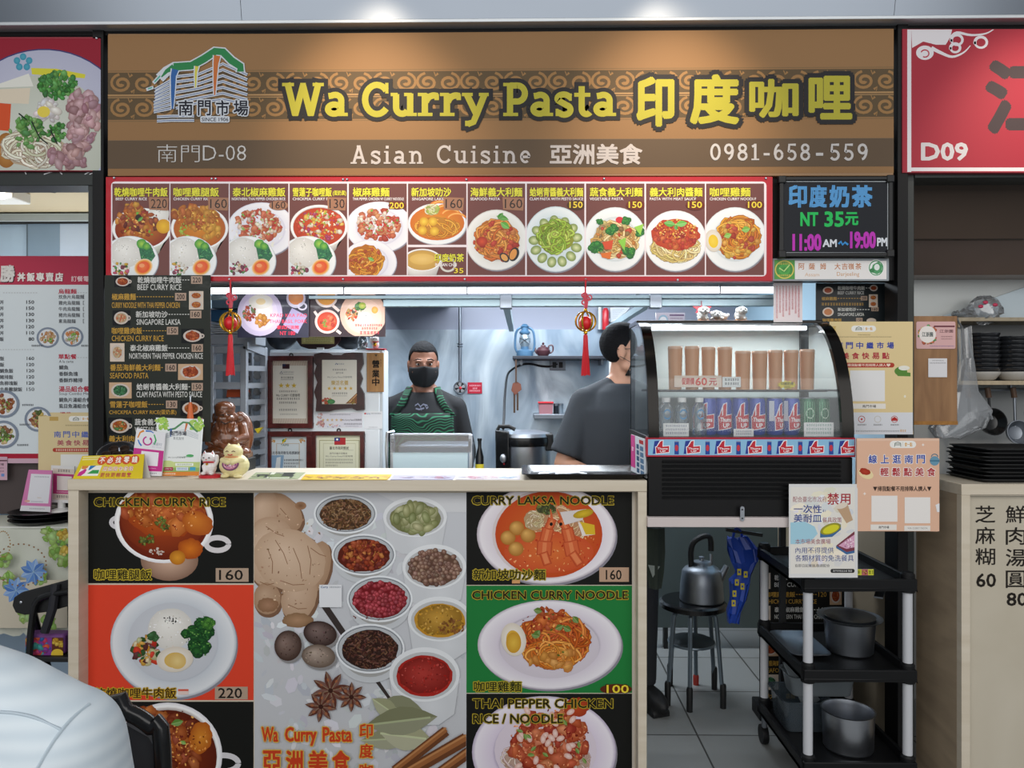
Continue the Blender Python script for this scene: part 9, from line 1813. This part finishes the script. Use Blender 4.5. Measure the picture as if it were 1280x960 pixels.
# table with cloth
yt_ = 3.0; zt = Z(660, yt_)
tb2 = thing('table', 'table under a flowered plastic cloth left of the counter', 'table', (-2.3, 3.12, 0)); MB().box(-3.2, -1.66, 3.01, 3.265, zt - .03, zt - .003).build('tabletop', OFFW, tb2)
for x in (-3.1, -1.72): MB().box(x - .02, x + .02, 3.05, 3.09, 0, zt - .03).build('leg', BLACKM, tb2)
m = MB(); rr = random.Random(2); vs = []; nx_ = 60; zz_ = Z(797, yt_)
for j, (y, z) in enumerate(((3.264, zt), (3.02, zt), (3.0, zt - .012), (2.995, zt - .15), (2.99, zt - .3), (2.99, zz_))):
 for i in range(nx_ + 1): x = -3.2 + 1.54 * i / nx_; w = 0 if j < 3 else .008 * math.sin(i * .9) * (j - 2); vs.append((x, y + w, z + (.012 * math.sin(i * 1.7) if j == 5 else 0)))
cl2 = thing('tablecloth', 'pale plastic tablecloth with blue and yellow flowers over the table at left', 'tablecloth', (-2.3, 3.1, zz_)); m.add(vs, [(j * (nx_ + 1) + i, j * (nx_ + 1) + i + 1, (j + 1) * (nx_ + 1) + i + 1, (j + 1) * (nx_ + 1) + i) for j in range(5) for i in range(nx_)]).build('cloth', mat('pale_plastic_cloth', 'c9ccc0', .35, 0, .06, 12), cl2)
k = Ink(front(2.962), .0, seed=31); k.rect(-60, 725, 84, 785, 'c8c0ae')
for x, y in ((78, 672), (70, 690), (82, 700), (62, 668), (10, 725), (30, 770), (60, 780), (5, 700), (50, 722)): k.chunks(x, y, 8, 9, ['7ab04a', '9ac46a', '8aba5a', 'a8cc80'], 14, 5, hi=False)
for x, y in ((20, 738), (42, 715)):
 for i in range(9): k.leaf(x, y, 17, 9, i * .7, ['5a84c4', '7a9cd0', '4a72b4'][i % 3])
for x, y in ((80, 668), (80, 690)): k.chunks(x, y, 6, 6, ['d8c04a', 'c8a83a', 'e0d070'], 12, 4)
for i in range(60): a = i * .21; k.ell(26 + 32 * math.cos(a), 726 + 26 * math.sin(a) - 20, 1.1, 1.1, '8a6a4a', n=6)
for i in range(26): k.ell(4 + 9 * math.cos(i * .25), 680 + 16 * math.sin(i * .25), 1, 1, '9a7a4a', n=6)
k.build('flower_print', INK, cl2, 'printed flowers')
for i in range(3): t = thing('round_tray', ['lowest round black tray on the flowered table', 'middle round black tray on the flowered table', 'top round black tray carrying the pink card stand'][i], 'tray', (X(55, 3.12), 3.12, zt + i * .016), 'round black trays'); MB().lathe([(.115, 0), (.13, .014), (.136, .014), (.136, .016), (.128, .0165), (.112, .004), (0, .004)], (X(57, 3.12), 3.12, zt + .0005 + i * .0162), 36).build('tray_body', BLACKG, t)
ztr = zt + .0365
def pstand(k, H): k.rect(0, 0, 100, H, 'cf7cae'); k.poly([(14, H * .1), (98, H * .1), (92, H * .8), (18, H * .8)], 'dcdce2'); k.fake(30, H * .15, 90, H * .18, '8a8a94'); k.fake(52, H * .66, 66, H * .68, 'c0a070'); k.fake(32, H * .75, 72, H * .78, '9a9aa8'); k.ell(18, H * .76, 10, 5, 'd8a49a'); k.rect(0, H * .87, 100, H, 'dcdce0'); k.fake(30, H * .92, 80, H * .95, '8a8a94')
leancard('card_stand', 'pink framed payment card stand on the round black trays', ((36, 587), (65, 588), (63, 640), (25, 638.5)), 3.10, ztr, .02, 'cf7cae', pstand)
def wstand(k, H): k.rect(0, 0, 100, H, 'e2e2e2'); k.rect(8, H * .08, 100, H * .92, 'd8ccc0'); k.fake(30, H * .1, 80, H * .17, '4a4a52'); k.rect(8, H * .22, 100, H * .76, 'b83a78'); k.rect(26, H * .28, 90, H * .66, 'e0d8d4'); k.fake(24, H * .69, 80, H * .73, 'e8c8d8'); k.fake(24, H * .8, 80, H * .87, '3a3a40')
t = leancard('card_stand', 'white framed payment card stand beside the pink one on the round trays', ((64, 581.5), (93, 583), (92, 629), (64, 628)), 3.155, ztr, .012, 'e2e2e2', wstand, foot=0)
MB().lathe([(.05, 0), (.045, .006), (.016, .014), (.014, Z(629, 3.15) - ztr + .01), (0, Z(629, 3.15) - ztr + .01)], (X(77, 3.165), 3.165, ztr), 20).build('stand_foot', OFFW, t)
def yp2(k): k.clip(48, 515, 113, 592); Yc = 'd8c69a'; k.rect(40, 515, 120, 592, Yc); k.rect(62, 521, 73, 526, 'c0a05c'); logo_pill(k, 86, 520, 116, 527); k.fake(82, 531, 112, 532.6, '8a7a5a'); [k.text(c, 67.5 + i * 11.4, 539, 76.5 + i * 11.4, 547, '5a6cb0', .03) for i, c in enumerate('南門中繼市')]; [k.text(c, 71.5 + i * 10.4, 550, 80 + i * 10.4, 557, 'a85060', .03) for i, c in enumerate('美食快易')]; k.rrect(66, 560, 130, 565, 2.4, 'b0402f'); k.fake(70, 561, 112, 564, 'e8d0c0'); k.rect(76, 568, 120, 592, 'e4e4e2')
skewsheet('order_poster', 'yellow ordering poster leaning behind the card stands in the left hand stall', 'poster', [(59.5, 516), (113, 518), (113, 600), (49, 600)], [3.24, 3.24, 3.2, 3.2], yp2, 'd8c69a', box=(48, 515, 113, 600))
# chairs: black folding chair by the table, and the one behind the seated customer
yc2 = 2.72; fc = thing('folding_chair', 'black chair with a hanging strap in front of the flowered table', 'chair', (X(66, yc2), yc2, 0)); pts = [(15, 757), (17, 747), (26, 741), (85, 725), (100, 722), (100, 754), (60, 765), (30, 769), (19, 766)]
MB().prism([P(u, v, yc2) for u, v in pts], (0, .02, 0)).build('backrest', BLACKM, fc, bevel=.004); MB().ell(P(26, 753, yc2 - .001), (.006, .003, .006), 10).build('rivet', STEEL, fc)
MB().tube(smooth_path([P(96, 738, yc2 - .015), P(60, 744, yc2 - .015), P(44, 756, yc2 - .015), P(38, 795, yc2 - .02)], 3) + [Vector((X(36, 2.66), 2.62, 0))], .012, 10).build('leg', BLACKG, fc); MB().tube([P(98, 745, yc2), Vector((X(100, yc2), yc2 + .02, 0))], .012, 10).build('leg', BLACKG, fc)
for u in (40, 92): MB().tube([P(u, 758, yc2 + .03), Vector((X(u, yc2), yc2 + .34 - .1, 0))], .012, 8).build('rear_leg', BLACKG, fc)
MB().tube([P(70, 730, yc2 - .006), P(66, 760, yc2 - .02), P(56, 790, yc2 - .02)], .016, 8).build('strap', mat('black_strap', '1b1c24', .7), fc); zseat = Z(822, yc2); MB().box(X(26, yc2), X(98, yc2), yc2 - .02, yc2 + .2, zseat - .02, zseat).build('seat', BLACKM, fc, bevel=.004)
pb = thing('patterned_pouch', 'bright multicoloured patterned pouch on the seat of the black chair', 'pouch', (X(58, yc2), yc2, zseat)); MB().box(X(31, yc2), X(80, yc2), yc2 + .0, yc2 + .06, zseat, Z(796, yc2)).build('pouch_body', mat('purple_cloth', '6a3a7a', .6, 0, .2, 30), pb, bevel=.01)
k = Ink(front(yc2), .001, seed=8); k.clip(32, 797, 79, 821); k.rect(31, 796, 65, 822, '7a3a8a'); k.rect(65, 796, 80, 822, '5a3020'); k.chunks(46, 808, 17, 12, ['2f6ab0', 'c83a6a', 'd8a030', '3aa0a0', '8a3aa0', 'c84a2c'], 60, 4); k.chunks(72, 804, 6, 5, ['d8b83c', 'c89a2c'], 12, 3); k.ell(72, 818, 8, 7, 'd8b83c'); k.build('pattern', INK, pb)
# seated customer with his back to us
ys2 = .93; cxs = -.83
def chair_tube(root):
 MB().tube(smooth_path([Vector(p) for p in ((X(150, 1.22) - .02, 1.26, .42), (X(150, 1.22) - .02, 1.24, Z(905, 1.24)), (X(158, 1.24), 1.24, Z(893, 1.24)), (X(190, 1.24), 1.24, Z(912, 1.24)), (X(203, 1.24), 1.24, Z(940, 1.24)), (X(206, 1.24), 1.26, .42))], 4), .014, 12).build('back_frame', BLACKG, root)
hc3 = thing('chair', 'black tube framed chair back beside the customer in white', 'chair', (X(178, 1.25), 1.4, 0)); chair_tube(hc3); ax_, bx2 = X(150, 1.24) - .02, X(206, 1.24)
MB().prism([P(u, v, 1.245) for u, v in ((156, 905), (186, 922), (197, 942), (200, 1010), (152, 1010))], (0, .012, 0)).build('backrest', mat('dark_mesh', '2a2b2f', .7), hc3); MB().box(ax_, bx2, 1.26, 1.56, .42, .45).build('seat', BLACKM, hc3, bevel=.006)
for x in (ax_ + .01, bx2 - .01):
 for y in (1.27, 1.55): MB().tube([(x, y, .42), (x, y, 0)], .012, 10).build('leg', BLACKG, hc3)
sp = thing('person', 'seated customer in a white striped shirt seen from behind at the lower left', 'person', (cxs, ys2, 0)); W3 = bpy.data.materials.new('white_striped_shirt'); W3.use_nodes = True; nt = W3.node_tree; b3 = nt.nodes['Principled BSDF']; b3.inputs['Roughness'].default_value = .8
wv = nt.nodes.new('ShaderNodeTexWave'); wv.bands_direction = 'Z'; wv.inputs['Scale'].default_value = 14; wv.inputs['Distortion'].default_value = .6; tcn = nt.nodes.new('ShaderNodeTexCoord'); crn = nt.nodes.new('ShaderNodeValToRGB'); crn.color_ramp.elements[0].color = (*C('c2cfd8'), 1); crn.color_ramp.elements[1].color = (*C('cfdae1'), 1)
nt.links.new(tcn.outputs['Object'], wv.inputs[0]); nt.links.new(wv.outputs[0], crn.inputs[0]); nt.links.new(crn.outputs[0], b3.inputs['Base Color'])
def L3(x, y, z): return Vector((cxs + x, ys2 + y, z - .012 * (z > .6)))
m = MB(); S = MB(); T = MB(); rings = [oval(L3(*c), rx, ry, 28, 0, .9) for c, rx, ry in (((0, .0, .46), .19, .14), ((0, .0, .62), .19, .135), ((0, .02, .8), .215, .14), ((0, .04, .95), .235, .13), ((-.01, .06, 1.05), .20, .11), ((-.06, .09, 1.12), .11, .08))]
S.loft(rings); m.loft([[p + (L3(0, .05, p.z) - p) * .08 for p in r] for r in rings]); limb(m, [L3(-.06, .10, 1.09), L3(-.12, .2, 1.22)], [.06, .055], 16); hc_ = L3(-.15, .27, 1.29); head(m, hc_, math.pi, 1.0, .35)
for d in (-1, 1):
 sh, el, wr = L3(d * .205, .06, 1.02), L3(d * .245, .10, .76), L3(d * .05, .36, .82); limb(m, [sh, el, wr], [.05, .042, .03], 14); hand(m, wr, (-d * .3, .9, 0), (0, 0, -1), 1, .4, d); limb(S, [sh, sh.lerp(el, .5), el.lerp(sh, .1)], [.082, .074, .064], 18); limb(S, [L3(-.06 + d * .03, .1, 1.12), L3(-.03 + d * .14, .07, 1.075), sh], [.055, .07, .08], 16)
 limb(T, [L3(d * .09, .02, .53), L3(d * .07, .40, .5), L3(d * .07, .42, .08)], [.1, .075, .055], 16); F_ = MB(); F_.ell(L3(d * .07, .48, .05), (.05, .13, .05), 14); F_.box(*[k for k in (L3(d * .07 - .045, 0, 0).x, L3(d * .07 + .045, 0, 0).x)], ys2 + .38, ys2 + .62, 0, .02); link('shoe', union(F_, .008), mat('black_shoe_cloth', '141416'), sp); limb(m, [L3(d * .07, .42, .3), L3(d * .07, .44, .06)], [.04, .04], 10)
link('body', union(m, .007), SKIN2, sp); sm3 = union(S, .008, smooth_it=8); bv = BVHTree.FromPolygons([v.co.copy() for v in sm3.vertices], [tuple(p.vertices) for p in sm3.polygons]); link('shirt', sm3, W3, sp); T.loft([oval(L3(0, .01, z), .19, .145) for z in (.45, .56)]); link('trousers', union(T, .01), DENIM, sp); hh = hair_cap(hc_, math.pi, 1.02, HAIR, .35).mesh(); o = link('hair', hh, HAIR, sp, smooth=None); so = o.modifiers.new('solid', 'SOLIDIFY'); so.thickness = .006; so.offset = -1
for pth in ([(138, 862), (112, 880), (88, 900), (66, 928), (46, 962)], [(0, 890), (22, 892), (46, 898), (76, 912)]):
 pts = [h for h in (bv.ray_cast(Vector((0, 0, CAM_Z)), ray(*q))[0] for q in pth) if h is not None]
 if len(pts) > 1: MB().tube(smooth_path(pts, 4), .0022, 6).build('shirt_seam', mat('shirt_seam', 'aebcc6', .8), sp)
sd2 = thing('round_stool', 'low dark stool under the customer in the white shirt', 'stool', (cxs, ys2, 0)); MB().lathe([(.15, .36), (.16, .37), (.16, .39), (.15, .40), (0, .40)], (cxs, ys2, 0), 28).build('seat', BLACKM, sd2)
for a in range(4): MB().tube([(cxs + .1 * math.cos(a * 1.57 + .8), ys2 + .1 * math.sin(a * 1.57 + .8), .36), (cxs + .15 * math.cos(a * 1.57 + .8), ys2 + .15 * math.sin(a * 1.57 + .8), 0)], .012, 8).build('leg', BLACKG, sd2)
